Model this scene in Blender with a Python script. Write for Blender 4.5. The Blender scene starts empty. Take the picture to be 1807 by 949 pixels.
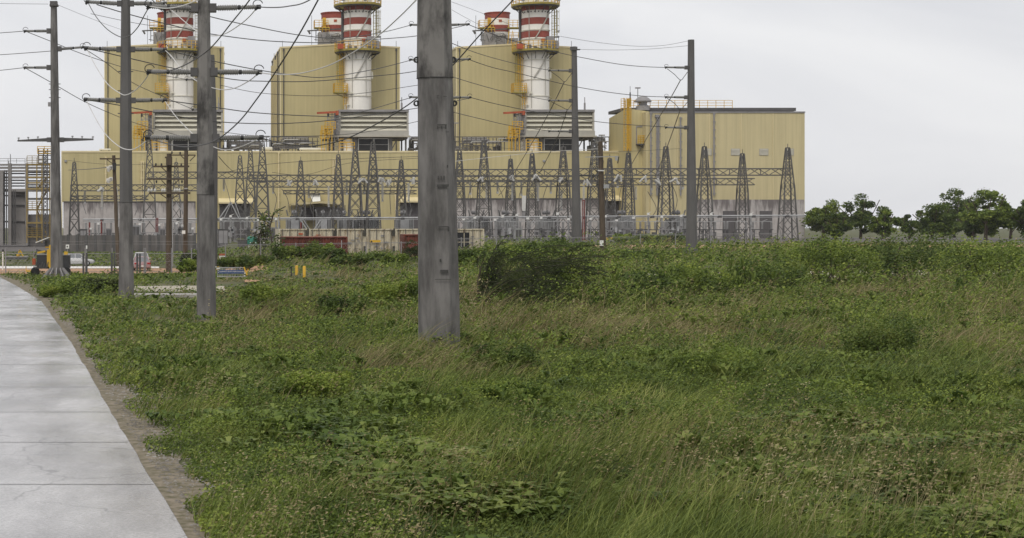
import bpy, math, random
import numpy as np
from mathutils import Vector, Matrix, noise as mnoise
R = math.radians
SC = bpy.context.scene
COL = SC.collection
random.seed(7); RNG = np.random.default_rng(11)

# ------------------------------------------------------------------ camera
F = 2800.0; H = 3.75; PX0 = 300.0; PY0 = 400.0; FW = 1807.0; FH = 949.0
cam = bpy.data.cameras.new('camera'); camo = bpy.data.objects.new('camera', cam); COL.objects.link(camo)
cam.sensor_fit = 'HORIZONTAL'; cam.sensor_width = 36.0; cam.lens = F / FW * 36.0
cam.shift_x = (FW / 2 - PX0) / FW; cam.shift_y = (PY0 - FH / 2) / FW
cam.clip_start = 0.5; cam.clip_end = 9000
camo.location = (0, 0, H); camo.rotation_euler = (R(90), 0, 0)
SC.camera = camo

# ------------------------------------------------------------------ sky and sun (overcast)
SUN_EL, SUN_AZ = 52, 205
w = bpy.data.worlds.new('World'); SC.world = w; w.use_nodes = True
nt = w.node_tree; nt.nodes.clear()
out = nt.nodes.new('ShaderNodeOutputWorld'); bg = nt.nodes.new('ShaderNodeBackground')
sky = nt.nodes.new('ShaderNodeTexSky'); sky.sky_type = 'NISHITA'; sky.sun_disc = False
sky.sun_elevation = R(SUN_EL); sky.sun_rotation = R(SUN_AZ); sky.air_density = 1.5; sky.dust_density = 5.0
tc = nt.nodes.new('ShaderNodeTexCoord'); mp = nt.nodes.new('ShaderNodeMapping'); mp.inputs['Scale'].default_value = (1, 1, 3.2)
nz = nt.nodes.new('ShaderNodeTexNoise'); nz.inputs['Scale'].default_value = 2.6; nz.inputs['Detail'].default_value = 7; nz.inputs['Distortion'].default_value = .6
cr = nt.nodes.new('ShaderNodeValToRGB')
cr.color_ramp.elements[0].position = .3; cr.color_ramp.elements[0].color = (6.5, 6.6, 7.0, 1)
cr.color_ramp.elements[1].position = .72; cr.color_ramp.elements[1].color = (9.0, 9.0, 9.05, 1)
mx = nt.nodes.new('ShaderNodeMix'); mx.data_type = 'RGBA'; mx.inputs[0].default_value = .94
L = nt.links.new
L(tc.outputs['Generated'], mp.inputs[0]); L(mp.outputs[0], nz.inputs[0]); L(nz.outputs[0], cr.inputs[0])
L(sky.outputs[0], mx.inputs[6]); L(cr.outputs[0], mx.inputs[7]); L(mx.outputs[2], bg.inputs[0]); L(bg.outputs[0], out.inputs[0])
bg.inputs[1].default_value = 0.098
sl = bpy.data.lights.new('sun', 'SUN'); sl.energy = 1.3; sl.angle = R(22); sl.color = (1, .96, .88)
so = bpy.data.objects.new('sun', sl); COL.objects.link(so)
az = R(SUN_AZ); el = R(SUN_EL)
dirv = Vector((math.sin(az) * math.cos(el), math.cos(az) * math.cos(el), math.sin(el)))
so.rotation_euler = dirv.to_track_quat('Z', 'Y').to_euler(); so.location = (0, -50, 80)
SC.view_settings.view_transform = 'Standard'; SC.view_settings.look = 'None'
SC.view_settings.exposure = 0.17; SC.view_settings.gamma = 1.0
try: SC.view_settings.use_curve_mapping = False
except Exception: pass
SC.cycles.max_bounces = 5; SC.cycles.diffuse_bounces = 3; SC.cycles.transparent_max_bounces = 12
SC.cycles.use_denoising = True

# ------------------------------------------------------------------ helpers
def P(px, py, D): return Vector(((px - PX0) / F * D, D, H + (PY0 - py) / F * D))
def X(px, D): return (px - PX0) / F * D
def Z(py, D): return H + (PY0 - py) / F * D
def S(v, a, b):
    t = np.clip((np.asarray(v, float) - a) / (b - a), 0, 1); return t * t * (3 - 2 * t)
def vnoise(x, y, seed=0):
    x = np.asarray(x, float); y = np.asarray(y, float)
    xi = np.floor(x).astype(int); yi = np.floor(y).astype(int); fx = x - xi; fy = y - yi
    def h(a, b):
        n = (a * 374761393 + b * 668265263 + seed * 974634777) & 0x7fffffff
        n = ((n ^ (n >> 13)) * 1274126177) & 0x7fffffff
        return ((n ^ (n >> 16)) & 0xffff) / 65535.0
    fx = fx * fx * (3 - 2 * fx); fy = fy * fy * (3 - 2 * fy)
    return (h(xi, yi) * (1 - fx) + h(xi + 1, yi) * fx) * (1 - fy) + (h(xi, yi + 1) * (1 - fx) + h(xi + 1, yi + 1) * fx) * fy
def gz(x, y):
    return 0.9 * S(x, 4, 11) * S(y, 105, 150) + 0.5 * S(x, 4, 14) * S(y, 150, 190) * (1 - 0 * S(x, 0, 1))
def G(x, y): return float(gz(x, y))

OFF = {}
def link(o): COL.objects.link(o); return o
def tag(o, label=None, cat=None, group=None, kind=None):
    if label: o['label'] = label
    if cat: o['category'] = cat
    if group: o['group'] = group
    if kind: o['kind'] = kind
    return o
def thing(name, label, cat, loc=(0, 0, 0), rotz=0, group=None):
    o = bpy.data.objects.new(name, None); link(o); o.empty_display_size = .2
    o.location = loc; o.rotation_euler = (0, 0, rotz); OFF[o.name] = Vector(loc)
    return tag(o, label, cat, group)
def copy_tree(o, parent=None, name=None):
    c = o.copy(); COL.objects.link(c); c.parent = parent
    if parent is not None: c.matrix_parent_inverse = Matrix()
    for ch in list(o.children): copy_tree(ch, c)
    return c
def copy_thing(o, loc, label, group=None, rotz=None, scale=None):
    c = copy_tree(o); c.location = loc; tag(c, label, None, group)
    if rotz is not None: c.rotation_euler[2] = rotz
    if scale: c.scale = scale
    return c

class MB:
    def __init__(s): s.v = []; s.f = []; s.marks = []
    def cut(s): s.marks.append((len(s.v), len(s.f))); return s
    def add(s, vs, fs):
        n = len(s.v); s.v += [tuple(q) for q in vs]; s.f += [tuple(i + n for i in f) for f in fs]; return s
    def box(s, x0, x1, y0, y1, z0, z1):
        if x0 > x1: x0, x1 = x1, x0
        if z0 > z1: z0, z1 = z1, z0
        if y0 > y1: y0, y1 = y1, y0
        return s.add([(x0,y0,z0),(x1,y0,z0),(x1,y1,z0),(x0,y1,z0),(x0,y0,z1),(x1,y0,z1),(x1,y1,z1),(x0,y1,z1)],
            [(0,3,2,1),(4,5,6,7),(0,1,5,4),(1,2,6,5),(2,3,7,6),(3,0,4,7)])
    def bx(s, px0, px1, py0, py1, D, depth, Dz=None):   # box whose front face covers those target pixels at distance D
        return s.box(X(px0, D), X(px1, D), D, D + depth, Z(py1, D), Z(py0, D))
    def bar(s, a, b, w, h=None):
        a = Vector(a); b = Vector(b); d = (b - a)
        if d.length < 1e-6: return s
        d.normalize(); up = Vector((0, 0, 1)) if abs(d.z) < .95 else Vector((0, 1, 0))
        u = d.cross(up).normalized(); v = u.cross(d).normalized(); h = h or w
        u = u * w / 2; v = v * h / 2
        return s.add([a-u-v, a+u-v, a+u+v, a-u+v, b-u-v, b+u-v, b+u+v, b-u+v],
            [(0,1,2,3),(7,6,5,4),(0,4,5,1),(1,5,6,2),(2,6,7,3),(3,7,4,0)])
    def lathe(s, a, b, prof, n=12, cap=True, rot=0):
        a = Vector(a); b = Vector(b); d = (b - a); d0 = d.normalized()
        up = Vector((0, 1, 0)) if abs(d0.y) < .9 else Vector((1, 0, 0))
        u = d0.cross(up).normalized(); v = d0.cross(u).normalized()
        vs = []; fs = []
        for (t, r) in prof:
            c = a + d * t
            for k in range(n):
                an = 2 * math.pi * (k + rot) / n; vs.append(c + u * (r * math.cos(an)) + v * (r * math.sin(an)))
        for i in range(len(prof) - 1):
            for k in range(n):
                k2 = (k + 1) % n; fs.append((i*n+k, i*n+k2, (i+1)*n+k2, (i+1)*n+k))
        if cap: fs.append(tuple(range(n-1, -1, -1))); fs.append(tuple((len(prof)-1)*n + k for k in range(n)))
        return s.add(vs, fs)
    def cyl(s, a, b, r0, r1=None, n=12): return s.lathe(a, b, [(0, r0), (1, r0 if r1 is None else r1)], n)
    def tube(s, pts, r, n=5):
        pts = [Vector(p) for p in pts]; vs = []; fs = []
        for i, p in enumerate(pts):
            d = (pts[min(i+1, len(pts)-1)] - pts[max(i-1, 0)]).normalized()
            up = Vector((0, 0, 1)) if abs(d.z) < .95 else Vector((0, 1, 0))
            u = d.cross(up).normalized(); v = u.cross(d).normalized()
            for k in range(n):
                an = 2 * math.pi * k / n; vs.append(p + u * (r*math.cos(an)) + v * (r*math.sin(an)))
        for i in range(len(pts)-1):
            for k in range(n):
                k2 = (k+1) % n; fs.append((i*n+k, i*n+k2, (i+1)*n+k2, (i+1)*n+k))
        fs.append(tuple(range(n-1, -1, -1))); fs.append(tuple((len(pts)-1)*n + k for k in range(n)))
        return s.add(vs, fs)
    def extrude(s, poly, y0, y1):          # polygon in x,z pushed from y0 to y1
        n = len(poly); vs = [(p[0], y0, p[1]) for p in poly] + [(p[0], y1, p[1]) for p in poly]
        return s.add(vs, [tuple(range(n)), tuple(range(2*n-1, n-1, -1))] + [(i, i+n, (i+1)%n+n, (i+1)%n) for i in range(n)])
    def build(s, name, mat, parent=None, smooth=False, label=None, local=False):
        if s.marks:                      # each piece between two cuts is a mesh of its own
            mk = [(0, 0)] + [m_ for m_ in s.marks if m_[0] < len(s.v)] + [(len(s.v), len(s.f))]; o = None
            for (v0, f0), (v1, f1) in zip(mk[:-1], mk[1:]):
                p = MB(); p.v = s.v[v0:v1]; p.f = [tuple(i-v0 for i in f) for f in s.f[f0:f1]]; o2 = p.build(name, mat, parent, smooth, label, local); o = o or o2
            return o
        me = bpy.data.meshes.new(name)
        off = OFF.get(parent.name, Vector((0,0,0))) if (parent is not None and not local) else Vector((0,0,0))
        me.from_pydata([(q[0]-off[0], q[1]-off[1], q[2]-off[2]) for q in s.v], [], s.f)
        import bmesh
        b = bmesh.new(); b.from_mesh(me); bmesh.ops.recalc_face_normals(b, faces=b.faces); b.to_mesh(me); b.free()
        me.materials.append(mat)
        if smooth:
            me.polygons.foreach_set('use_smooth', [True]*len(me.polygons))
            try: me.set_sharp_from_angle(angle=R(40))
            except Exception: pass
        o = bpy.data.objects.new(name, me); link(o)
        if parent is not None:
            o.parent = parent; OFF[o.name] = off
        if label: o['label'] = label
        return o
def mesh_np(name, verts, faces4=None, mat=None, parent=None):
    me = bpy.data.meshes.new(name); nv = len(verts); nf = len(faces4); k = faces4.shape[1]
    me.vertices.add(nv); me.vertices.foreach_set('co', np.asarray(verts, np.float32).ravel())
    me.loops.add(nf*k); me.loops.foreach_set('vertex_index', faces4.astype(np.int32).ravel())
    me.polygons.add(nf); me.polygons.foreach_set('loop_start', np.arange(0, nf*k, k, dtype=np.int32))
    me.update(calc_edges=True); me.materials.append(mat)
    o = bpy.data.objects.new(name, me); link(o)
    if parent is not None: o.parent = parent
    return o

# ------------------------------------------------------------------ materials
def mat(name, col, rough=.7, var=.12, scale=2.0, stretch=(1,1,1), metal=0, bump=0, bscale=None, spec=.35):
    m = bpy.data.materials.new(name); m.use_nodes = True; n = m.node_tree; p = n.nodes['Principled BSDF']
    p.inputs['Roughness'].default_value = rough; p.inputs['Metallic'].default_value = metal
    p.inputs['Specular IOR Level'].default_value = spec
    t = n.nodes.new('ShaderNodeNewGeometry'); mpp = n.nodes.new('ShaderNodeMapping'); mpp.inputs['Scale'].default_value = stretch
    z = n.nodes.new('ShaderNodeTexNoise'); z.inputs['Scale'].default_value = scale; z.inputs['Detail'].default_value = 6; z.inputs['Roughness'].default_value = .62
    r = n.nodes.new('ShaderNodeValToRGB'); e = r.color_ramp.elements
    e[0].position = .3; e[1].position = .7
    e[0].color = (*[c*(1-var) for c in col], 1); e[1].color = (*[min(1, c*(1+var)) for c in col], 1)
    n.links.new(t.outputs['Position'], mpp.inputs[0]); n.links.new(mpp.outputs[0], z.inputs[0]); n.links.new(z.outputs[0], r.inputs[0]); n.links.new(r.outputs[0], p.inputs['Base Color'])
    if bump:
        b = n.nodes.new('ShaderNodeBump'); b.inputs['Strength'].default_value = bump
        z2 = n.nodes.new('ShaderNodeTexNoise'); z2.inputs['Scale'].default_value = bscale or scale*5; z2.inputs['Detail'].default_value = 5
        n.links.new(t.outputs['Position'], z2.inputs[0]); n.links.new(z2.outputs[0], b.inputs['Height']); n.links.new(b.outputs[0], p.inputs['Normal'])
    return m
def siding(name, col, pitch=.9, dark=.86, var=.07, streak=.1):
    """vertical ribbed metal sheet: rib and seam lines darkened in the colour, faint vertical weather streaks"""
    m = mat(name, col, .55, var, .09, (1, 1, .6), spec=.3); n = m.node_tree; p = n.nodes['Principled BSDF']; ramp = [q for q in n.nodes if q.type == 'VALTORGB'][0]
    g = [q for q in n.nodes if q.type == 'NEW_GEOMETRY'][0]
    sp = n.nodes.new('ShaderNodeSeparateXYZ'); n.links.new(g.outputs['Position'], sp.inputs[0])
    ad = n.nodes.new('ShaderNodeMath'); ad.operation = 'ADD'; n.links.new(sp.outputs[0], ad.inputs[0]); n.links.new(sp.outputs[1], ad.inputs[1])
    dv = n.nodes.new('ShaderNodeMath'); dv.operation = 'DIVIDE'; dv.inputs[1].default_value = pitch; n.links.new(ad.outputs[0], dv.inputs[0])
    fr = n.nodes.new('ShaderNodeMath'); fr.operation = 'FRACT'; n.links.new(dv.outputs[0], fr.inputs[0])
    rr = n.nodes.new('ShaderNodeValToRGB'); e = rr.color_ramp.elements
    e[0].position = .0; e[0].color = (dark,)*3 + (1,); e[1].position = .12; e[1].color = (1, 1, 1, 1); q = e.new(.92); q.color = (1,1,1,1); q = e.new(1.0); q.color = (dark,)*3 + (1,)  # colour darkens towards each rib edge, no relief
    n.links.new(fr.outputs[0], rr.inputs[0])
    mpp = n.nodes.new('ShaderNodeMapping'); mpp.inputs['Scale'].default_value = (1.6, 1.6, .05)
    z = n.nodes.new('ShaderNodeTexNoise'); z.inputs['Scale'].default_value = 1.3; z.inputs['Detail'].default_value = 7
    n.links.new(g.outputs['Position'], mpp.inputs[0]); n.links.new(mpp.outputs[0], z.inputs[0])
    r2 = n.nodes.new('ShaderNodeValToRGB'); e = r2.color_ramp.elements; e[0].position = .3; e[0].color = (1-streak,)*3 + (1,); e[1].position = .6; e[1].color = (1,1,1,1)
    n.links.new(z.outputs[0], r2.inputs[0])
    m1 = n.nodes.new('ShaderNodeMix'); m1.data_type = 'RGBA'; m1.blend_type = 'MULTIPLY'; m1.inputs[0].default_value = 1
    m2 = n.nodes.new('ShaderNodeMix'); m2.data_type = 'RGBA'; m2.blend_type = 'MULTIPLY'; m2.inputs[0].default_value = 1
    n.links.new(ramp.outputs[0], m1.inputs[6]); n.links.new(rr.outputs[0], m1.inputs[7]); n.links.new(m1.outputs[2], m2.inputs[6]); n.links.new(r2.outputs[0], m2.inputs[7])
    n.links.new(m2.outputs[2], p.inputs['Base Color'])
    return m
def stained(name, light, dark, lo=.42, hi=.62, scale=1.0, st=(1.0, 1.0, .12), rough=.85, bump=.15, ztop=None):
    m = mat(name, light, rough, .1, 1.2, bump=bump, bscale=5, spec=.25); n = m.node_tree; p = n.nodes['Principled BSDF']; ramp = [q for q in n.nodes if q.type == 'VALTORGB'][0]
    g = [q for q in n.nodes if q.type == 'NEW_GEOMETRY'][0]
    mpp = n.nodes.new('ShaderNodeMapping'); mpp.inputs['Scale'].default_value = st
    z = n.nodes.new('ShaderNodeTexNoise'); z.inputs['Scale'].default_value = scale; z.inputs['Detail'].default_value = 8; z.inputs['Roughness'].default_value = .65
    n.links.new(g.outputs['Position'], mpp.inputs[0]); n.links.new(mpp.outputs[0], z.inputs[0])
    r2 = n.nodes.new('ShaderNodeValToRGB'); e = r2.color_ramp.elements; e[0].position = lo; e[0].color = (0,0,0,1); e[1].position = hi; e[1].color = (1,1,1,1)
    if ztop is None: n.links.new(z.outputs[0], r2.inputs[0])
    else:                                # run-off stains that start under the wall's top edge and fade down it
        s3 = n.nodes.new('ShaderNodeSeparateXYZ'); n.links.new(g.outputs['Position'], s3.inputs[0])
        mr = n.nodes.new('ShaderNodeMapRange'); mr.inputs[1].default_value = ztop-3.2; mr.inputs[2].default_value = ztop; mr.inputs[3].default_value = .06; mr.inputs[4].default_value = -.17; n.links.new(s3.outputs[2], mr.inputs[0])
        a3 = n.nodes.new('ShaderNodeMath'); a3.operation = 'ADD'; n.links.new(z.outputs[0], a3.inputs[0]); n.links.new(mr.outputs[0], a3.inputs[1]); n.links.new(a3.outputs[0], r2.inputs[0])
    m1 = n.nodes.new('ShaderNodeMix'); m1.data_type = 'RGBA'; m1.inputs[6].default_value = (*dark, 1)
    n.links.new(r2.outputs[0], m1.inputs[0]); n.links.new(ramp.outputs[0], m1.inputs[7]); n.links.new(m1.outputs[2], p.inputs['Base Color'])
    return m
def leafmat(name, cols, scale=.5, trans=.25, rough=.6):
    m = bpy.data.materials.new(name); m.use_nodes = True; n = m.node_tree; p = n.nodes['Principled BSDF']; p.inputs['Roughness'].default_value = rough; p.inputs['Specular IOR Level'].default_value = .25
    g = n.nodes.new('ShaderNodeNewGeometry'); z = n.nodes.new('ShaderNodeTexNoise'); z.inputs['Scale'].default_value = scale; z.inputs['Detail'].default_value = 3
    n.links.new(g.outputs['Position'], z.inputs[0])
    a = n.nodes.new('ShaderNodeMath'); a.operation = 'MULTIPLY_ADD'; a.inputs[1].default_value = .42; n.links.new(g.outputs['Random Per Island'], a.inputs[0])
    b = n.nodes.new('ShaderNodeMath'); b.operation = 'MULTIPLY_ADD'; b.inputs[1].default_value = 2.1; b.inputs[2].default_value = -.78; n.links.new(z.outputs[0], b.inputs[0]); n.links.new(b.outputs[0], a.inputs[2])
    r = n.nodes.new('ShaderNodeValToRGB'); el_ = r.color_ramp.elements
    el_[0].position = 0; el_[1].position = 1
    for i in range(1, len(cols)-1): el_.new(i/(len(cols)-1))
    for i, c in enumerate(cols): el_[i].color = (*c, 1)
    n.links.new(a.outputs[0], r.inputs[0]); n.links.new(r.outputs[0], p.inputs['Base Color'])
    tr = n.nodes.new('ShaderNodeBsdfTranslucent'); n.links.new(r.outputs[0], tr.inputs[0]); ms = n.nodes.new('ShaderNodeMixShader'); ms.inputs[0].default_value = trans
    n.links.new(p.outputs[0], ms.inputs[1]); n.links.new(tr.outputs[0], ms.inputs[2]); n.links.new(ms.outputs[0], n.nodes['Material Output'].inputs[0])
    return m

M = {}
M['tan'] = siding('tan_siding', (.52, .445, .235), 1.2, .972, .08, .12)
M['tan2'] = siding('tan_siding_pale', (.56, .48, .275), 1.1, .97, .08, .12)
M['tantrim'] = mat('tan_trim', (.70, .60, .36), .5, .06, .5)
M['greywall'] = stained('weathered_concrete_wall', (.46, .425, .405), (.17, .15, .145), .33, .53, .9, (1.3, 1.3, .2), ztop=9.3)
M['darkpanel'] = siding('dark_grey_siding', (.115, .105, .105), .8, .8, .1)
M['conc'] = stained('pole_concrete', (.195, .185, .178), (.085, .08, .077), .38, .62, 1.3, (1.6, 1.6, .35), .8, .3)
M['concA'] = stained('stained_pole_concrete', (.19, .18, .17), (.05, .047, .045), .40, .56, 1.1, (1.1, 1.1, .45), .75, .3)
M['plain'] = mat('plain_grey_concrete', (.24, .225, .215), .9, .22, .25, (1, 1, 2), bump=.1)
M['concD'] = mat('dark_pole_steel', (.105, .1, .097), .6, .18, 1.2, (1, 1, .3))
M['steel'] = mat('galvanised_lattice_steel', (.10, .095, .09), .6, .25, .8)
M['steell'] = mat('light_galvanised_steel', (.36, .36, .36), .45, .2, 1.0, metal=.2)
M['dark'] = mat('dark_iron', (.03, .03, .03), .5, .3, 2)
M['ins'] = mat('grey_insulator', (.22, .215, .205), .35, .12, 3)
M['insw'] = mat('pale_insulator', (.62, .61, .58), .3, .08, 3)
M['white'] = mat('chimney_white', (.80, .77, .71), .5, .06, .35, (1, 1, .25))
M['red'] = mat('chimney_red', (.26, .055, .037), .55, .14, .5)
M['cream'] = mat('louvre_cream', (.60, .57, .47), .5, .07, .5)
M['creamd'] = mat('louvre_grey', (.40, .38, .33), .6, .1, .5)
M['yellold'] = mat('aged_yellow_paint', (.28, .20, .065), .6, .2, 1)
M['yellow'] = mat('safety_yellow', (.60, .36, .035), .55, .15, 1)
M['yelgreen'] = mat('weathered_yellow', (.30, .24, .05), .6, .2, 1)
M['firered'] = mat('dull_red_paint', (.16, .03, .025), .6, .2, 1)
M['orange'] = mat('orange_red_paint', (.38, .085, .035), .6, .2, 1)
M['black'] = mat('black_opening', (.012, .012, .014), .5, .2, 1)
M['greyl'] = mat('worn_light_grey', (.30, .295, .29), .6, .25, 1.5)
M['grey'] = mat('grey_paint', (.25, .24, .24), .6, .15, .8)
M['greyd'] = mat('dark_grey_paint', (.09, .086, .085), .6, .2, .8)
M['wire'] = mat('weathered_wire', (.055, .052, .05), .5, .1, 1)
M['wirel'] = mat('bare_aluminium_wire', (.60, .58, .55), .35, .1, 1, metal=.3)
M['wood'] = mat('weathered_pole_timber', (.085, .064, .045), .85, .3, 2.0, (3, 3, .3), bump=.2)
M['contw'] = stained('cream_container_paint', (.56, .5, .38), (.24, .17, .10), .30, .50, 1.6, (1.5, 1.5, .4), .6, 0)
M['contr'] = stained('rust_red_container_paint', (.16, .045, .03), (.07, .025, .018), .35, .55, 1.4, (1, 1, .5), .7, 0)
M['dirt'] = mat('orange_dirt', (.40, .24, .14), .95, .25, 1.2, bump=.3)
M['gravel'] = mat('pale_gravel', (.40, .36, .29), .95, .22, 1.5, bump=.3)
M['kerbc'] = mat('kerb_concrete', (.36, .34, .31), .85, .2, 1.5, bump=.2)
M['pave'] = mat('pale_concrete_road', (.72, .69, .65), .6, .1, .6)
M['carr'] = mat('pink_red_car_paint', (.36, .23, .23), .25, .04, 1, spec=.5)
M['cars'] = mat('silver_car_paint', (.5, .5, .5), .25, .04, 1, spec=.5)
M['glass'] = mat('car_glass', (.16, .17, .18), .08, .05, 1, spec=.8)
M['tyre'] = mat('tyre_rubber', (.02, .02, .02), .8, .1, 1)
M['tail'] = mat('tail_light_red', (.35, .01, .01), .3, .1, 1)
M['blue'] = mat('banner_blue', (.05, .085, .2), .5, .12, 1)
M['paper'] = mat('sign_white', (.75, .74, .7), .5, .05, 1)
M['green'] = mat('tank_green', (.03, .17, .12), .5, .1, 1)
M['bark'] = mat('bark', (.08, .062, .045), .9, .3, 3)

# ================================================================== ground
def ground():
    xs = np.concatenate([np.linspace(-900, -60, 22), np.linspace(-50, 130, 181), np.linspace(140, 1200, 30)])
    ys = np.concatenate([np.linspace(-60, 0, 8), np.linspace(4, 230, 227), np.linspace(240, 420, 30), np.linspace(460, 5000, 30)])
    gx, gy = np.meshgrid(xs, ys); z = gz(gx, gy)
    v = np.stack([gx.ravel(), gy.ravel(), z.ravel()], 1); nx = len(xs)
    i = np.arange(len(ys)-1)[:, None]*nx + np.arange(nx-1)[None]; i = i.ravel()
    f = np.stack([i, i+1, i+nx+1, i+nx], 1)
    m = mat('soil_and_turf', (.075, .082, .03), .95, .35, .5, bump=.5, bscale=6)
    n = m.node_tree; p = n.nodes['Principled BSDF']
    g = n.nodes.new('ShaderNodeNewGeometry'); z2 = n.nodes.new('ShaderNodeTexNoise'); z2.inputs['Scale'].default_value = .12; z2.inputs['Detail'].default_value = 7
    n.links.new(g.outputs['Position'], z2.inputs[0])
    r = n.nodes.new('ShaderNodeValToRGB'); r.color_ramp.elements[0].position = .55; r.color_ramp.elements[0].color = (0,0,0,1); r.color_ramp.elements[1].position = .68; r.color_ramp.elements[1].color = (1,1,1,1)
    n.links.new(z2.outputs[0], r.inputs[0]); mm = n.nodes.new('ShaderNodeMix'); mm.data_type = 'RGBA'; mm.inputs[7].default_value = (.17, .13, .07, 1)
    src = p.inputs['Base Color'].links[0].from_socket
    n.links.new(r.outputs[0], mm.inputs[0]); n.links.new(src, mm.inputs[6]); n.links.new(mm.outputs[2], p.inputs['Base Color'])
    o = mesh_np('ground', v, f, m); tag(o, kind='structure')
ground()
def strip(name, pts_l, pts_r, m, lift=.012, sub=14):
    """sheet between two plan polylines (lists of (x,y)), following the terrain"""
    b = MB(); n = len(pts_l)
    rows = []
    for i in range(n-1):
        for k in range(sub):
            t = k/sub
            rows.append([[pts_l[i][j]*(1-t)+pts_l[i+1][j]*t for j in (0,1)], [pts_r[i][j]*(1-t)+pts_r[i+1][j]*t for j in (0,1)]])
    rows.append([list(pts_l[-1]), list(pts_r[-1])])
    vs = []; W = 10
    for a, c in rows:
        for k in range(W+1):
            t = k/W; x = a[0]*(1-t)+c[0]*t; y = a[1]*(1-t)+c[1]*t; vs.append((x, y, G(x, y)+lift))
    fs = [(i*(W+1)+k, i*(W+1)+k+1, (i+1)*(W+1)+k+1, (i+1)*(W+1)+k) for i in range(len(rows)-1) for k in range(W)]
    b.add(vs, fs); o = b.build(name, m); tag(o, kind='structure'); return o
# wet road at the lower left: right edge runs from (px 0, y 487) to (px 68, y 531) and on towards the camera
def wet_road():
    m = stained('wet_concrete_road', (.50, .485, .48), (.27, .26, .255), .40, .60, .35, (1, .35, 1), .2, .0); n = m.node_tree; p = n.nodes['Principled BSDF']; p.inputs['Specular IOR Level'].default_value = .6
    g = n.nodes.new('ShaderNodeNewGeometry')
    # dry and wet areas differ in gloss; fine aggregate in the relief; cracks darken the surface
    z = n.nodes.new('ShaderNodeTexNoise'); z.inputs['Scale'].default_value = .55; z.inputs['Detail'].default_value = 8; n.links.new(g.outputs['Position'], z.inputs[0])
    r = n.nodes.new('ShaderNodeMapRange'); r.inputs[1].default_value = .38; r.inputs[2].default_value = .62; r.inputs[3].default_value = .04; r.inputs[4].default_value = .24; n.links.new(z.outputs[0], r.inputs[0]); n.links.new(r.outputs[0], p.inputs['Roughness'])
    z2 = n.nodes.new('ShaderNodeTexNoise'); z2.inputs['Scale'].default_value = 28; z2.inputs['Detail'].default_value = 4; n.links.new(g.outputs['Position'], z2.inputs[0])
    bp = n.nodes.new('ShaderNodeBump'); bp.inputs['Strength'].default_value = .25; bp.inputs['Distance'].default_value = .02; n.links.new(z2.outputs[0], bp.inputs['Height']); n.links.new(bp.outputs[0], p.inputs['Normal'])
    wv = n.nodes.new('ShaderNodeTexNoise'); wv.inputs['Scale'].default_value = 1.2; n.links.new(g.outputs['Position'], wv.inputs[0]); vm = n.nodes.new('ShaderNodeVectorMath'); vm.operation = 'ADD'; n.links.new(g.outputs['Position'], vm.inputs[0]); n.links.new(wv.outputs['Color'], vm.inputs[1])
    v = n.nodes.new('ShaderNodeTexVoronoi'); v.feature = 'DISTANCE_TO_EDGE'; v.inputs['Scale'].default_value = .32; n.links.new(vm.outputs[0], v.inputs[0])
    c = n.nodes.new('ShaderNodeMapRange'); c.inputs[1].default_value = .002; c.inputs[2].default_value = .012; c.inputs[3].default_value = .68; c.inputs[4].default_value = 1; n.links.new(v.outputs[0], c.inputs[0])
    a2 = n.nodes.new('ShaderNodeMapRange'); a2.inputs[1].default_value = .3; a2.inputs[2].default_value = .7; a2.inputs[3].default_value = .78; a2.inputs[4].default_value = 1.12; n.links.new(z2.outputs[0], a2.inputs[0])
    mu = n.nodes.new('ShaderNodeMath'); mu.operation = 'MULTIPLY'; n.links.new(c.outputs[0], mu.inputs[0]); n.links.new(a2.outputs[0], mu.inputs[1])
    src = p.inputs['Base Color'].links[0].from_socket; mm = n.nodes.new('ShaderNodeMix'); mm.data_type = 'RGBA'; mm.blend_type = 'MULTIPLY'; mm.inputs[0].default_value = 1; n.links.new(src, mm.inputs[6]); n.links.new(mu.outputs[0], mm.inputs[7]); n.links.new(mm.outputs[2], p.inputs['Base Color'])
    return m
wet = wet_road()
redge = [(.9, 12), (.3, 19), (-.9, 30), (-3.2, 52), (-6.4, 80), (-9.9, 102), (-12.9, 120), (-20, 138)]
strip('road', [(x-8.5, y) for x, y in redge], redge, wet)
M['shoulder'] = stained('muddy_gravel', (.24, .20, .15), (.10, .09, .05), .38, .62, 4.5, (1, 1, 1), .9, .4)
ye = [12+k*1.1 for k in range(115)]; xe = [float(np.interp(q, [p[1] for p in redge], [p[0] for p in redge])) for q in ye]
strip('road_shoulder', [(a_-.05-.05*float(vnoise(q*1.7, 3, 5)), q) for a_, q in zip(xe, ye)], [(a_+.35+.9*float(vnoise(q*.45, 1, 8))+.3*float(vnoise(q*1.9, 1, 9)), q) for a_, q in zip(xe, ye)], M['shoulder'], .016, 1)
for q in (14, 18.5, 23, 27.5, 32, 37, 43, 50, 58, 67, 77, 88, 100):
    xq = float(np.interp(q, [p[1] for p in redge], [p[0] for p in redge])); jb = MB(); jb.add([(xq-8.5, q, .017), (xq-.1, q, .017), (xq-.1, q+.022+q*.0003, .017), (xq-8.5, q+.022+q*.0003, .017)], [(0, 1, 2, 3)]); tag(jb.build('road_joint', M['greyd']), kind='structure')
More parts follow.
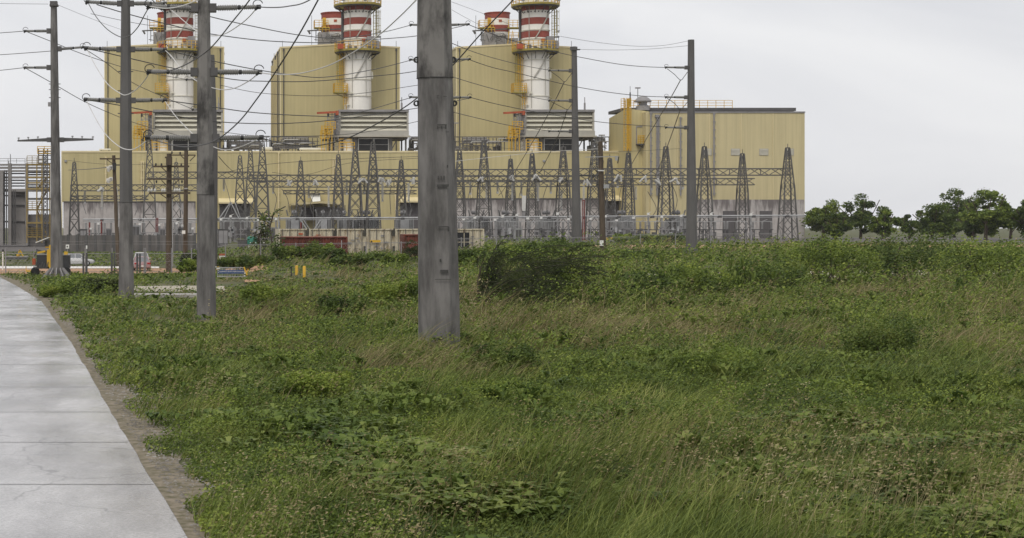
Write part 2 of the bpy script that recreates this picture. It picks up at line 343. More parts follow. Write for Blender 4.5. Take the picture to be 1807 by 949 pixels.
def stones():
    n = 5200; q = RNG.uniform(13, 75, n)**1.0; q = 13+(q-13)**1.0*RNG.random(n); xq = np.interp(q, [p[1] for p in redge], [p[0] for p in redge]); x = xq+RNG.uniform(.05, 1.4, n); s = RNG.uniform(.008, .035, n)*np.maximum(1, q/35)
    V = np.array([(1,0,0),(0,1,0),(-1,0,0),(0,-1,0),(0,0,.7),(0,0,-.4)]); jit = 1+RNG.uniform(-.35, .35, (n, 6, 1)); v = np.stack([x, q, 0*x+.018], 1)[:, None]+V[None]*s[:, None, None]*jit
    f = np.array([(0,1,4),(1,2,4),(2,3,4),(3,0,4)])[None]+np.arange(n)[:, None, None]*6; o = mesh_np('gravel', v.reshape(-1, 3), f.reshape(-1, 3), leafmat('gravel_stone', [(.10,.09,.075),(.2,.18,.155),(.33,.31,.28)], .6, 0)); tag(o, 'loose gravel along the road edge', 'gravel', kind='stuff')
stones()
# bare ground in the middle distance
strip('dirt_road', [(-70, 127), (-10, 126.0), (.5, 128.5), (6.0, 127), (8, 129)], [(-70, 141.5), (-12, 142.0), (.5, 143), (6.0, 141), (8, 138)], M['dirt'], .006)
strip('concrete_road', [(-70, 143), (-12, 142.6), (-1, 143.5)], [(-70, 152), (-12, 150.5), (-1, 149)], M['pave'], .014)
strip('gravel_track', [(-3.2, 92), (1.0, 91.5), (3.4, 93)], [(-2.9, 100), (1, 101), (3.4, 100)], M['gravel'], .01)
strip('dirt_path', [(51, 178), (62, 180), (110, 186)], [(50, 197), (60, 203), (110, 212)], M['dirt'], .03)
strip('sandy_path', [(33, 112), (44, 114), (70, 118)], [(32, 118), (44, 121), (70, 127)], M['gravel'], .03)
k = MB(); k.box(-2.0, 1.55, 84.3, 84.75, -.2, .14); tag(k.build('kerb', M['kerbc']), kind='structure')
k = MB(); k.box(-2.0, 1.55, 84.75, 88.5, -.2, .05); tag(k.build('pavement', M['kerbc']), kind='structure')
strip('yard_gravel', [(-70, 240), (-10, 240), (60, 240), (170, 240)], [(-70, 346), (-10, 346), (60, 346), (170, 346)], mat('yard_gravel', (.11, .10, .095), .95, .2, .6, bump=.3), .02, 10)

# ================================================================== damp air
hz = MB(); hz.box(-925, 1225, -75, 5025, -1.2, 72); hm = bpy.data.materials.new('haze_air'); hm.use_nodes = True; hn = hm.node_tree; hn.nodes.remove(hn.nodes['Principled BSDF'])
pv = hn.nodes.new('ShaderNodeVolumePrincipled'); pv.inputs['Color'].default_value = (.93, .94, .96, 1); pv.inputs['Density'].default_value = .00009; hn.links.new(pv.outputs[0], hn.nodes['Material Output'].inputs['Volume'])
tag(hz.build('haze', hm), kind='stuff')

# ================================================================== turbine hall (long low building)
DH = 330.0
hall = thing('turbine_hall', 'long low tan metal sided building across the whole plant with grey lower walls', 'building', (X(620, DH), DH, 0))
xl, xr = X(109, DH), X(1142, DH); zt = Z(269, DH)
b = MB(); b.box(xl, xr, DH, DH+13, Z(356, DH), zt)
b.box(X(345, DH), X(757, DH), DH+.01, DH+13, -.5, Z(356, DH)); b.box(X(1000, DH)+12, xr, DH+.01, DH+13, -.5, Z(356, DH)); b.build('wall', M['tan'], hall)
b = MB(); b.box(xl-.05, xr+.05, DH-.12, DH+13.1, zt, Z(266, DH)); b.box(X(109, DH)-.08, X(109, DH)+.12, DH-.1, DH, 0, zt); b.build('parapet', M['tantrim'], hall)
b = MB(); b.box(X(112, DH), X(345, DH), DH-.15, DH+12, -.5, Z(355.5, DH)); b.build('lower_wall', M['greywall'], hall)
b = MB(); b.box(X(762, DH), X(1064, DH), DH-.15, DH+12, -.5, Z(350.5, DH)); b.build('lower_wall', M['greywall'], hall)
b = MB(); b.box(X(112, DH), X(345, DH), DH-.22, DH-.13, Z(357, DH), Z(355, DH)); b.cut(); b.box(X(762, DH), X(1064, DH), DH-.22, DH-.13, Z(352, DH), Z(349.5, DH)); b.build('drip_flashing', M['greyd'], hall)
for (a, c, y0, y1) in ((386, 447, 352, 359), (707, 760, 350, 357), (1066, 1138, 347, 354)):
    b = MB(); b.extrude([], 0, 0) if 0 else None
    x0, x1 = X(a, DH-2), X(c, DH-2); z1 = Z(y0, DH-2); z0 = Z(y1, DH-2)
    b.add([(x0,DH-2.2,z0),(x1,DH-2.2,z0),(x1,DH,z0),(x0,DH,z0),(x0,DH-2.2,z0+.35),(x1,DH-2.2,z0+.35),(x1,DH,z1+.3),(x0,DH,z1+.3)],
        [(0,3,2,1),(4,5,6,7),(0,1,5,4),(1,2,6,5),(2,3,7,6),(3,0,4,7)])
    cn = b.build('canopy', M['tantrim'], hall)
    b = MB(); b.box(x0+.2, x1-.6, DH-.3, DH-.01 if a != 1066 else DH-.16, 0, z0-.02); b.build('roller_door', M['darkpanel'], hall)
def pipe_v(px, y0, y1, D, r=.16, m='tantrim', name='downpipe', parent=hall):
    b = MB(); b.cyl(P(px, y1, D-.35), P(px, y0, D-.35), r, n=8)
    for q in np.arange(y0+2, y1, 14): b.box(X(px, D)-r*1.6, X(px, D)+r*1.6, D-.4, D-.01, Z(q, D)-.08, Z(q, D)+.08)
    b.build(name, M[m], parent)
for px, y0, y1 in ((249.5, 284, 354), (253, 284, 354), (588, 280, 352), (591.5, 280, 352), (187, 276, 354), (492, 268, 405), (698, 300, 400), (832, 330, 349), (1123, 276, 345), (1126, 276, 345)): pipe_v(px, y0, y1, DH, .13)
for px in (116, 960, 1114, 1063):
    b = MB(); b.lathe(P(px, 284, DH-.35), P(px, 284, DH), [(0,.18),(.6,.3),(1,.3)], 10); b.build('wall_lamp', M['steell'], hall)
# doors / vents
b = MB(); b.bx(921, 932, 352, 384, DH-.26, .1); b.build('access_door', M['grey'], hall)
b = MB(); b.bx(921, 930, 345, 372, DH-.4, .13); b.build('wall_panel', M['insw'], hall)

# loading shelter in front of the hall
sh = thing('loading_shelter', 'small flat roofed lean-to shelter with pale panels against the tan hall wall', 'shelter', (X(560, DH-8), DH-8, 0))
b = MB()
pz = lambda px, py, D: P(px, py, D)
z_l, z_r, z_m = Z(362, DH-8), Z(362, DH-8), Z(358.5, DH-8)
x0, xm, x1 = X(515, DH-8), X(566, DH-8), X(610, DH-8)
b.extrude([(x0, z_l), (xm, z_m), (x1, z_r), (x1, z_r+.35), (xm, z_m+.45), (x0, z_l+.35)], DH-8, DH-.3); b.build('roof', M['tan2'], sh)
b = MB()
for px in (515, 528, 553, 609): b.cut(); b.bar((X(px, DH-8), DH-7.8, 0), (X(px, DH-8), DH-7.8, z_l), .16)
b.build('post', M['steel'], sh)
b = MB(); b.bx(557, 606, 366, 385, DH-4, 3.2); b.bx(557, 585, 365, 371, DH-4.2, .15); b.build('panel', M['grey'], sh)
b = MB(); b.bx(531, 552, 366, 388, DH-3, 2.2); b.build('recess', M['darkpanel'], sh)
ac = thing('air_handler', 'pale louvred air handling box mounted on the tan wall above the lean-to shelter', 'vent box', (X(555, DH-2), DH-2, Z(356, DH-2)))
b = MB(); x0, x1 = X(547.5, DH-2), X(565, DH-2); b.add([(x0+.5,DH-2.6,Z(356,DH-2)),(x1,DH-2.6,Z(356,DH-2)),(x1,DH,Z(356,DH-2)),(x0+.5,DH,Z(356,DH-2)),(x0,DH-1.6,Z(342,DH-2)),(x1,DH-1.6,Z(342,DH-2)),(x1,DH,Z(342,DH-2)),(x0,DH,Z(342,DH-2))],[(0,3,2,1),(4,5,6,7),(0,1,5,4),(1,2,6,5),(2,3,7,6),(3,0,4,7)]); b.build('casing', M['paper'], ac)
b = MB(); b.box(x0-.12, x1+.12, DH-2.4, DH-.02, Z(342,DH-2), Z(341,DH-2)); b.build('lid', M['grey'], ac)

# ================================================================== railing helper
def rail_pts(b, pts, h=1.1, r=.045, rails=3, gap=1.4):
    for i in range(len(pts)-1):
        a = Vector(pts[i]); c = Vector(pts[i+1]); L_ = (c-a).length; n = max(1, int(L_/gap))
        for k in range(n+1):
            q = a.lerp(c, k/n); b.bar(q, q+Vector((0,0,h)), r*2)
        for k in range(rails):
            zz = Vector((0,0,h*(k+1)/rails)); b.bar(a+zz, c+zz, r*2)

# ================================================================== boiler blocks (three) built once at the middle, then copied
UNIT = 39.1
def block():
    D = 353.0
    t = thing('boiler_building', 'tall windowless tan boiler building in the middle of the plant', 'building', (X(600, D), D, 0), group='three tan boiler buildings')
    x0, x1 = X(495, D), X(705, D); zt = Z(83, D); xm = X(600, D); za = zt + .72; yb = D+27
    b = MB()
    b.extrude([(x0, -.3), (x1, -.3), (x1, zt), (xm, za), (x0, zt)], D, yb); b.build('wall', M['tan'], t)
    b = MB(); b.extrude([(x0-.1, zt-.25), (xm, za-.25), (x1+.1, zt-.25), (x1+.1, zt+.08), (xm, za+.1), (x0-.1, zt+.08)], D-.12, D-.004)
    b.box(x0-.12, x0-.003, D-.1, yb+.1, zt-.3, zt+.1); b.box(x1+.003, x1+.12, D-.1, yb+.1, zt-.3, zt+.1)
    b.box(x0-.1, x0+.12, D-.1, D-.003, 0, zt-.26); b.box(x1-.12, x1+.1, D-.1, D-.003, 0, zt-.26); b.build('edge_trim', M['tantrim'], t)
    b = MB()
    for xx, yy in ((x0+.7, D-.2), (x1-.75, D-.2), (x0-.2, D+6), (x0-.2, D+14.5), (x0-.22, D+25.5), (x1+.25, D+8), (x1+.9, D+26)):
        b.cut(); b.cyl((xx, yy, 15), (xx, yy, zt-.6), .11, n=6)
        b.box(xx-.18, xx+.18, yy-.15, yy+.15, zt-.9, zt-.35)
    b.build('downpipe', M['greyd'], t)
    b = MB()
    for q in range(4): b.cut(); b.box(x0-.32-.3*(q%2), x0-.004, D+9+q*4.6, D+10.2+q*4.6, 14, zt-1.2-.2*q)
    b.build('cladding_rib', M['tan2'], t)
    b = MB()
    for xx, yy in ((x0+.5, D+1), (x1-.6, D+1), (x0+.3, yb-1), (x1-.3, yb-2), (x0+1.5, D+12)): b.cut(); b.cyl((xx, yy, zt), (xx, yy, zt+1.5), .05, n=5)
    b.build('lightning_rod', M['dark'], t)
    return t
blk = block()
def block_top():
    """rear stack, its platforms and the grey boxes below it, standing on the roof"""
    D = 379.0; cx = X(588.5, D); r = 2.9; zb = Z(83, 353)+.1
    t = thing('roof_stack', 'short red and white banded stack on the roof of the middle boiler building', 'chimney', (cx, D, zb), group='short rear stacks')
    def zz(y): return Z(y, D)
    def ring(y0, y1, m, nm, rr=r):
        q = MB(); q.lathe((cx, D, zz(y1)), (cx, D, zz(y0)), [(0, rr), (1, rr)], 28, cap=False); q.build(nm, m, t, smooth=True)
    q = MB(); q.lathe((cx, D, zb), (cx, D, zz(34)), [(0, r), (1, r)], 28); q.build('shaft', M['white'], t, smooth=True)
    ring(24, 34, M['red'], 'red_band', r+.02); ring(46, 58, M['red'], 'red_band', r+.02)
    q = MB(); q.lathe((cx, D, zz(25.5)), (cx, D, zz(23)), [(0, r+.1), (.6, r+.22), (1, r+.22), (1, r-.15), (.2, r-.15)], 28, cap=False); q.build('rim', M['red'], t, smooth=True)
    q = MB(); q.box(cx-3.9, cx-1.4, D-4, D-1, zb, zz(60)); q.box(cx-1.39, cx+1.8, D-3.2, D-1.2, zb, zz(66)); q.box(cx+1.81, cx+4.2, D-3.8, D-1.4, zb, zz(70)); q.box(cx-4.3, cx+4.6, D-4.3, D-4.15, zb, zb+.5); q.build('silencer_housing', M['grey'], t)
    q = MB()
    for k in range(14):
        xx = cx-4+random.random()*8; z0 = zz(78)+random.random()*1.0; q.bar((xx, D-4.4, z0), (xx+random.uniform(-1.5, 1.5), D-4.4, z0+random.uniform(0, 2.2)), .14)
    q.build('pipework', M['greyd'], t)
    q = MB(); q.box(cx-4.8, cx-1.2, D-3.2, D-1, zz(52.5), zz(50.5)); q.cut(); q.box(cx+1.8, cx+5.2, D-3.2, D-1, zz(52.5), zz(50.5)); q.bar((cx-3.4, D-2, zz(52)), (cx-1.6, D-2, zz(58)), .16); q.bar((cx-4.4, D-2, zz(52)), (cx-2.2, D-2, zz(60)), .12)
    for k in range(3):
        rr = r+.35+.0*k; 
    pl = q.build('platform', M['yelgreen'], t)
    q = MB(); rail_pts(q, [(cx-4.8, D-1.2, zz(51)), (cx-4.8, D-3.2, zz(51)), (cx-1.6, D-3.2, zz(51))], 1.7, .055, 3, .9); q.cut(); rail_pts(q, [(cx+2.0, D-3.2, zz(51)), (cx+5.2, D-3.2, zz(51)), (cx+5.2, D-1.2, zz(51))], 1.7, .055, 3, .9)
    q.box(cx-2.9, cx-2.1, D-3.1, D-2.9, zz(52), zz(34)); q.build('railing', M['yellow'], pl)
    q = MB(); q.bar((cx-6.6, D-3.5, zz(57.5)), (cx+1.6, D-3.5, zz(54)), .28); q.bar((cx-6.3, D-3.5, zz(57)), (cx-5.9, D-3.5, zz(63)), .4); q.bar((cx-4.5, D-3.4, zz(57)), (cx-4.5, D-3.4, zz(76)), .18); q.bar((cx+2, D-3.4, zz(76)), (cx+2, D-3.4, zz(54)), .16); q.bar((cx-4.5, D-3.4, zz(66)), (cx+5, D-3.4, zz(66)), .12); q.build('davit_arm', M['greyd'], t)
    q = MB(); q.box(cx-.2, cx+.5, D-r-.12, D-r+.1, zz(41), zz(37)); q.build('beacon_box', M['orange'], t)
    q = MB(); q.cyl((cx-5.3, D-1, zb), (cx-5.3, D-1, zz(28)), .05, n=5); q.build('aerial', M['dark'], t)
    q = MB(); rail_pts(q, [(cx-4.4, D-4.6, zb), (cx+6, D-4.6, zb)], 1.3, .05, 3, .9); rail_pts(q, [(cx-3.8, D-4.02, zz(60)), (cx-1.4, D-4.02, zz(60))], 1.1, .05, 2, .8); rail_pts(q, [(cx+1.9, D-3.82, zz(70)), (cx+4.2, D-3.82, zz(70))], 1.3, .05, 3, .8)
    q.bar((cx+1.2, D-4.5, zb), (cx+1.9, D-4.5, zz(58)), .14); q.bar((cx+2.0, D-4.5, zb), (cx+2.7, D-4.5, zz(58)), .14); q.build('roof_railing', M['yellow'], t)
    q = MB(); q.tube([(cx-1.2, D-3.6, zb), (cx-1.2, D-3.6, zz(64)), (cx+.6, D-3.6, zz(61)), (cx+1.4, D-3.4, zz(66)), (cx+1.4, D-3.4, zb)], .22, 8); q.build('steam_pipe', M['steell'], t)
    return t
rst = block_top()

def chimney():
    D = 349.0; cx = X(631, D); r = 3.0; zb = 0
    t = thing('exhaust_stack', 'tall white stack with red bands standing before the middle boiler building', 'chimney', (cx, D, 0), group='tall banded stacks')
    def zz(y): return Z(y, D)
    def ring(y0, y1, m, nm, rr, n=40):
        q = MB(); q.lathe((cx, D, zz(y1)), (cx, D, zz(y0)), [(0, rr), (1, rr)], n, cap=False); return q.build(nm, m, t, smooth=True)
    q = MB(); q.lathe((cx, D, 0), (cx, D, zz(-78)), [(0, r+.06), (.6, r), (1, r)], 40); q.build('shaft', M['white'], t, smooth=True)
    for y0, y1 in ((9, 20), (33, 45), (56.5, 68), (-16, -3), (-42, -29), (-70, -56)): ring(y0, y1, M['red'], 'red_band', r+.025)
    q = MB(); q.lathe((cx, D, zz(-76)), (cx, D, zz(-80)), [(0, r+.05), (0, r+.3), (1, r+.3), (1, r-.2), (.1, r-.2)], 40, cap=False); q.build('rim', M['red'], t, smooth=True)
    q = MB()
    for y in (54.5, 70, 107, 141.5, 170.5): q.cut(); q.lathe((cx, D, zz(y+.8)), (cx, D, zz(y-.3)), [(0, r+.05), (0, r+.17), (1, r+.17), (1, r+.05)], 40, cap=False)
    q.build('stiffener_ring', M['cream'], t)
    for (yd, R_, gap) in ((91, 5.1, 17), (10.5, 5.25, 17)):
        zt = zz(yd-2); q = MB(); q.lathe((cx, D, zt-.42), (cx, D, zt), [(0, r+.04), (0, R_), (1, R_), (1, r+.04)], 22, cap=False); pl = q.build('platform', M['yelgreen'], t)
        q = MB()
        for k in range(13):
            a = 2*math.pi*(k+.3)/13; ca, sa = math.cos(a), math.sin(a)
            q.bar((cx+ca*(r+.05), D+sa*(r+.05), zt-2.0), (cx+ca*(R_-.3), D+sa*(R_-.3), zt-.4), .13)
        q.lathe((cx, D, zt-.75), (cx, D, zt-.43), [(0, R_-.35), (1, R_-.1)], 22, cap=False)
        q.build('bracket', M['greyd'], pl)
        q = MB(); n = 30
        ring_ = [(cx+math.cos(2*math.pi*k/n)*(R_-.08), D+math.sin(2*math.pi*k/n)*(R_-.08), zt) for k in range(n+1)]
        for k in range(n):
            a = Vector(ring_[k]); c = Vector(ring_[k+1]); q.bar(a, a+Vector((0,0,1.7)), .11)
            for h in (.5, 1.1, 1.7): q.bar(a+Vector((0,0,h)), c+Vector((0,0,h)), .1)
        q.build('railing', M['yellow'], pl)
    # clutter on the lower platform
    q = MB(); q.box(cx-4.7, cx-3.1, D-3.6, D-2.6, zz(89), zz(80)); q.cut(); q.box(cx+.6, cx+1.3, D-r-.5, D-r+.02, zz(76), zz(71)); q.build('equipment_box', M['orange'], t)
    q = MB(); q.box(cx+1.7, cx+3.3, D-3.6, D-2.2, zz(84), zz(67)); q.cut(); q.box(cx+3.5, cx+4.4, D-3.2, D-2.2, zz(88), zz(74)); q.cut(); q.box(cx-2.6, cx-1.7, D-3.9, D-3.1, zz(89), zz(83)); q.build('cabinet', M['grey'], t)
    # diagonal grey tubes winding round the shaft
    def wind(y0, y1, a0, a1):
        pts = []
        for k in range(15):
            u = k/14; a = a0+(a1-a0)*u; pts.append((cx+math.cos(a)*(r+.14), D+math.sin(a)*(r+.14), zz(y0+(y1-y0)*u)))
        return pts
    q = MB(); q.tube(wind(94, 139, R(-42), R(-108)), .17, 5); q.cut(); q.tube(wind(18, 70, R(-30), R(-103)), .15, 5); q.cut(); q.tube(wind(-40, 6, R(-30), R(-103)), .15, 5); q.build('wound_tube', M['creamd'], t)
    # caged ladders
    def ladder(x, y, p0, p1, nm='ladder', cage=True, m='yellow'):
        q = MB(); z0, z1 = zz(p1), zz(p0)
        for s in (-.28, .28): q.bar((x+s, y, z0), (x+s, y, z1), .1)
        for z in np.arange(z0, z1, .6): q.bar((x-.28, y, z), (x+.28, y, z), .06)
        if cage:
            for z in np.arange(z0+1, z1, 1.5):
                q.bar((x-.5, y, z), (x-.5, y-.7, z), .07); q.bar((x+.5, y, z), (x+.5, y-.7, z), .07); q.bar((x-.5, y-.7, z), (x+.5, y-.7, z), .07)
            for s in (-.5, 0, .5): q.bar((x+s, y-.7, z0+.8), (x+s, y-.7, z1), .07)
        q.build(nm, M[m], t)
    ladder(cx+3.7, D-1.0, 12, 86, m='yelgreen'); ladder(cx+4.4, D-.6, 18, 66, m='yelgreen')
    q = MB(); q.box(cx+3.9, cx+4.9, D-1.8, D-.6, zz(67), zz(65.5)); q.box(cx+4.7, cx+5, D-1.5, D-.8, zz(56.5), zz(55)); rail_pts(q, [(cx+5, D-.5, zz(86)), (cx+5, D-.5, zz(64))], .1); q.build('rest_platform', M['greyd'], t)
    ladder(cx-3.6, D-.6, 94, 150); ladder(cx-2.9, D-1.6, 150, 193); ladder(cx-4.2, D-.5, 94, 150, m='yelgreen')
    q = MB(); q.box(cx-5.4, cx-2.6, D-3, D-.4, zz(166), zz(164)); q.bar((cx-5, D-1, zz(165)), (cx-2.9, D-1, zz(173)), .2); pl = q.build('platform', M['yelgreen'], t)
    q = MB(); rail_pts(q, [(cx-5.4, D-.4, zz(164)), (cx-5.4, D-3, zz(164)), (cx-2.6, D-3, zz(164))], 1.9, .06, 4, .7); q.bar((cx-4.9, D-3, zz(164)), (cx-4.9, D-3, zz(128)), .07); q.bar((cx-4.9, D-3, zz(129)), (cx-4.1, D-3, zz(128.5)), .1); q.build('railing', M['yellow'], pl)
    q = MB(); q.box(cx-2.1, cx-1.4, D-r-.12, D-r+.3, zz(167), zz(163.5)); q.cut(); q.box(cx+2.9, cx+3.3, D-1, D-.3, zz(139), zz(127)); q.cut(); q.box(cx-2.7, cx-2.1, D-2.6, D-2.1, zz(187), zz(185)); q.build('sampling_port', M['cream'], t)
    q = MB()
    for k, (aa, y0, y1) in enumerate(((R(-118), 96, 192), (R(-60), 100, 170), (R(-128), 14, 88))): q.cut(); q.cyl((cx+math.cos(aa)*(r+.14), D+math.sin(aa)*(r+.14), zz(y1)), (cx+math.cos(aa)*(r+.14), D+math.sin(aa)*(r+.14), zz(y0)), .07, n=5)
    q.build('conduit', M['creamd'], t)
    q = MB()
    for k, (dx, y0, y1) in enumerate(((-2.2, 88, 82), (-.9, 88, 84), (.5, 88, 81), (2.6, 89, 85), (4.2, 6, 1), (-3.6, 6, 0), (1.2, 6, 2))): q.cut(); q.box(cx+dx-.3, cx+dx+.3, D-4.3, D-3.9, zz(y0), zz(y1))
    q.build('junction_box', M['grey'], t)
    q = MB(); q.tube([(cx-3.2, D+.6, zz(100)), (cx-3.25, D+.6, zz(20)), (cx-2.4, D+.6, zz(12))], .32, 8); q.build('riser_pipe', M['greyd'], t)
    q = MB()
    for k in range(9): 
        a = R(-150+k*15); q.cut(); q.box(cx+math.cos(a)*(r+.1)-.1, cx+math.cos(a)*(r+.1)+.1, D+math.sin(a)*(r+.1)-.1, D+math.sin(a)*(r+.1)+.1, zz(24), zz(22))
    q.build('lug', M['greyd'], t)
    return t
chm = chimney()

def intake():
    """louvred air intake on its dark steel frame above the hall roof"""
    D = 334.0; t = thing('air_intake', 'louvred air intake house on a dark steel frame in front of the middle stack', 'air intake', (X(658, D), D, Z(268, D)), group='louvred air intakes')
    def zz(y): return Z(y, D)
    x0, x1 = X(599, D), X(720, D)
    q = MB(); q.box(x0, x1, D+1.2, D+9, zz(240), zz(194)); q.box(x0-.12, x0+.25, D-.1, D+1.3, zz(240), zz(194)); q.box(x1-.25, x1+.12, D-.1, D+1.3, zz(240), zz(194)); q.build('housing', M['creamd'], t)
    q = MB(); q.box(x0-.15, x1+.15, D-.3, D+9.2, zz(197.3), zz(193.3)); q.build('roof_trim', M['grey'], t)
    for k in range(4):
        ya = 197.5 + k*8.0; q = MB()
        za, zb_ = zz(ya+.7), zz(ya+8.0); yo = D+.1
        q.add([(x0,D+1.1,za),(x1,D+1.1,za),(x1,yo,zb_),(x0,yo,zb_),(x0,D+1.1,za-.15),(x1,D+1.1,za-.15),(x1,yo,zb_-.1),(x0,yo,zb_-.1)],[(0,1,2,3),(7,6,5,4),(0,3,7,4),(1,5,6,2),(3,2,6,7),(0,4,5,1)])
        q.build('louvre_hood', M['cream'], t)
    q = MB(); q.box(x0-.1, x1+.1, D-.6, D+1.2, zz(241.5), zz(231)); q.box(X(580, D), x1+.3, D-1.2, D+9, zz(241.8), zz(239.4)); q.build('sill', M['creamd'], t)
    q = MB()
    for px in (604, 626, 629, 688, 691, 716): q.bar((X(px, D), D, zz(266)), (X(px, D), D, zz(241.8)), .35)
    for px in (586, 593, 716): q.bar((X(px, D), D+6, zz(266)), (X(px, D), D+6, zz(241.8)), .3)
    q.bar((X(692, D), D, zz(262)), (X(702, D), D, zz(243)), .2); q.bar((X(600, D), D, zz(243)), (X(626, D), D, zz(243)), .4); q.box(X(575, D), X(720, D), D+.5, D+8.8, zz(245), zz(241.8)); q.build('support_frame', M['greyd'], t)
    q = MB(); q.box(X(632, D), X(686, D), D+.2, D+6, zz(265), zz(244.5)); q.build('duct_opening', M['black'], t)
    q = MB()
    for px in (632.5, 660, 685.5): q.bar((X(px, D), D+.1, zz(265)), (X(px, D), D+.1, zz(244)), .18)
    q.bar((X(632, D), D+.1, zz(244.3)), (X(686, D), D+.1, zz(244.3)), .18); q.bar((X(632, D), D+.1, zz(255)), (X(686, D), D+.1, zz(255)), .06); q.build('opening_frame', M['steell'], t)
    q = MB(); q.box(X(704, D), X(709, D), D+4, D+6, zz(192), zz(176)); q.cyl((X(715, D), D+5, zz(194)), (X(715, D), D+5, zz(168)), .09, n=6); q.cyl((X(715, D), D+5, zz(193)), (X(715, D), D+5, zz(178)), .2, n=6)
    q.v = q.v[8:]; q.f = [tuple(i-8 for i in f) for f in q.f[6:]]
    q.build('roof_mast', M['grey'], t)
    return t
itk = intake()
def hoist():
    D = 333.0; t = thing('hoist_tower', 'caged steel hoist tower with a red jib left of the middle air intake', 'hoist tower', (X(583, D), D, Z(268, D)), group='hoist towers with red jibs')
    zz = lambda y: Z(y, D)
    q = MB()
    for px in (578, 586, 590, 597): q.bar((X(px, D), D, zz(266)), (X(px, D), D, zz(200)), .18)
    for k in range(8):
        y0 = 202+k*8; q.bar((X(578, D), D, zz(y0)), (X(597, D), D, zz(y0)), .12); q.bar((X(578, D), D, zz(y0)), (X(586, D), D, zz(y0+8)), .1); q.bar((X(597, D), D, zz(y0)), (X(589, D), D, zz(y0+8)), .1)
    q.box(X(590, D), X(596, D), D+.3, D+1.8, zz(238), zz(203)); q.build('tower_frame', M['grey'], t)
    q = MB(); q.bar((X(559, D), D-.3, zz(199.5)), (X(597, D), D-.3, zz(197.5)), .42); q.box(X(592, D), X(597, D), D-.6, D+.2, zz(203), zz(195.5)); q.build('jib', M['orange'], t)
    q = MB(); q.bar((X(579, D), D-.3, zz(200)), (X(579, D), D-.3, zz(206)), .35); q.build('hook_block', M['dark'], t)
    q = MB()
    for (a, c, y) in ((564, 580, 244), (567, 585, 236), (572, 590, 228)): q.box(X(a, D), X(c, D), D-2, D-.2, zz(y+1), zz(y)); rail_pts(q, [(X(a, D), D-2, zz(y)), (X(c, D), D-2, zz(y))], 1.5, .07, 3, .8)
    for px in (566, 571, 577, 584): q.bar((X(px, D), D-1.9, zz(266)), (X(px, D), D-1.9, zz(222)), .16)
    q.box(X(573, D), X(578, D), D-1.2, D-.5, zz(240), zz(226)); pl = q.build('stair_platform', M['yellow'], t)
    q = MB(); rail_pts(q, [(X(597, D), D-1.5, zz(266)), (X(624, D), D-1.5, zz(266))], 1.7, .07, 3, 1.1); rail_pts(q, [(X(597, D), D-1.5, zz(256)), (X(618, D), D-1.5, zz(256))], 1.2, .06, 2, 1.2); q.build('railing', M['yellow'], t)
    q = MB(); q.lathe((X(615, D), D+3, zz(266)), (X(615, D), D+3, zz(243)), [(0, 1.9), (1, 1.9)], 20); q.build('vessel', M['white'], t, smooth=True)
    return t
hst = hoist()
for src, lab in ((blk, 'tan windowless boiler building %s'), (rst, 'short red and white banded stack on the roof of the %s boiler building'), (chm, 'tall white stack with red bands standing before the %s boiler building'),
                 (itk, 'louvred air intake house on a dark frame before the %s boiler building'), (hst, 'steel hoist tower with a red jib beside the %s air intake')):
    for s, wd in ((-1, 'left'), (1, 'right')):
        l = lab % wd if src is not blk else ('tall windowless tan boiler building at the left, behind two near poles' if s < 0 else 'tall windowless tan boiler building at the right of the thickest pole')
        copy_thing(src, src.location + Vector((s*UNIT, 0, 0)), l)

# ================================================================== pipe racks on the hall roof
def piperack(px0, px1, label, seed):
    D = 338.0; rr = random.Random(seed); t = thing('pipe_rack', label, 'pipe rack', (X((px0+px1)/2, D), D, Z(268, D)), group='pipe racks on the hall roof')
    zz = lambda y: Z(y, D)
    q = MB(); px = px0
    while px < px1: q.bar((X(px, D), D, zz(267)), (X(px, D), D, zz(241+rr.random()*3)), .16); px += rr.uniform(5, 9)
    q.bar((X(px0, D), D, zz(241.5)), (X(px1, D), D, zz(241.5)), .2); q.bar((X(px0, D), D+.3, zz(249)), (X(px1, D), D+.3, zz(249)), .14); q.build('frame', M['greyd'], t)
    q = MB()
    for k in range(7):
        y = 243+k*3.1+rr.uniform(-.6, .6); a = rr.uniform(px0, px0+(px1-px0)*.35); c = rr.uniform(px0+(px1-px0)*.6, px1); yy = D+.8+rr.random()*1.5
        q.tube([(X(a, D), yy, zz(y+6)), (X(a+1, D), yy, zz(y+.5)), (X(a+3, D), yy, zz(y)), (X(c-3, D), yy, zz(y)), (X(c, D), yy, zz(y+rr.uniform(1, 8)))], rr.uniform(.13, .3), 6)
    q.build('pipe', M['grey'], t)
    q = MB()
    for k in range(3):
        a = rr.uniform(px0, px1-20); y = rr.uniform(244, 258); q.tube([(X(a, D), D-.3, zz(y+3)), (X(a+2, D), D-.3, zz(y)), (X(a+rr.uniform(15, 40), D), D-.3, zz(y))], .12, 5)
    q.build('lagged_pipe', M['steell'], t)
    q = MB()
    for k in range(int((px1-px0)/9)):
        a = rr.uniform(px0, px1-6); y = rr.uniform(246, 260); q.box(X(a, D), X(a+rr.uniform(2, 7), D), D+2.5, D+4, zz(267), zz(y))
    q.build('equipment_box', M['greyd'], t)
    return t
piperack(388, 476, 'grey pipe rack on the hall roof between the left and middle boiler buildings', 3)
piperack(478, 563, 'grey pipe rack on the hall roof at the foot of the middle boiler building', 4)
piperack(722, 800, 'grey pipe rack on the hall roof behind the thickest pole', 5)
piperack(802, 898, 'grey pipe rack on the hall roof at the foot of the right boiler building', 6)
piperack(1040, 1082, 'short grey pipe rack on the hall roof beside the small right building', 9)
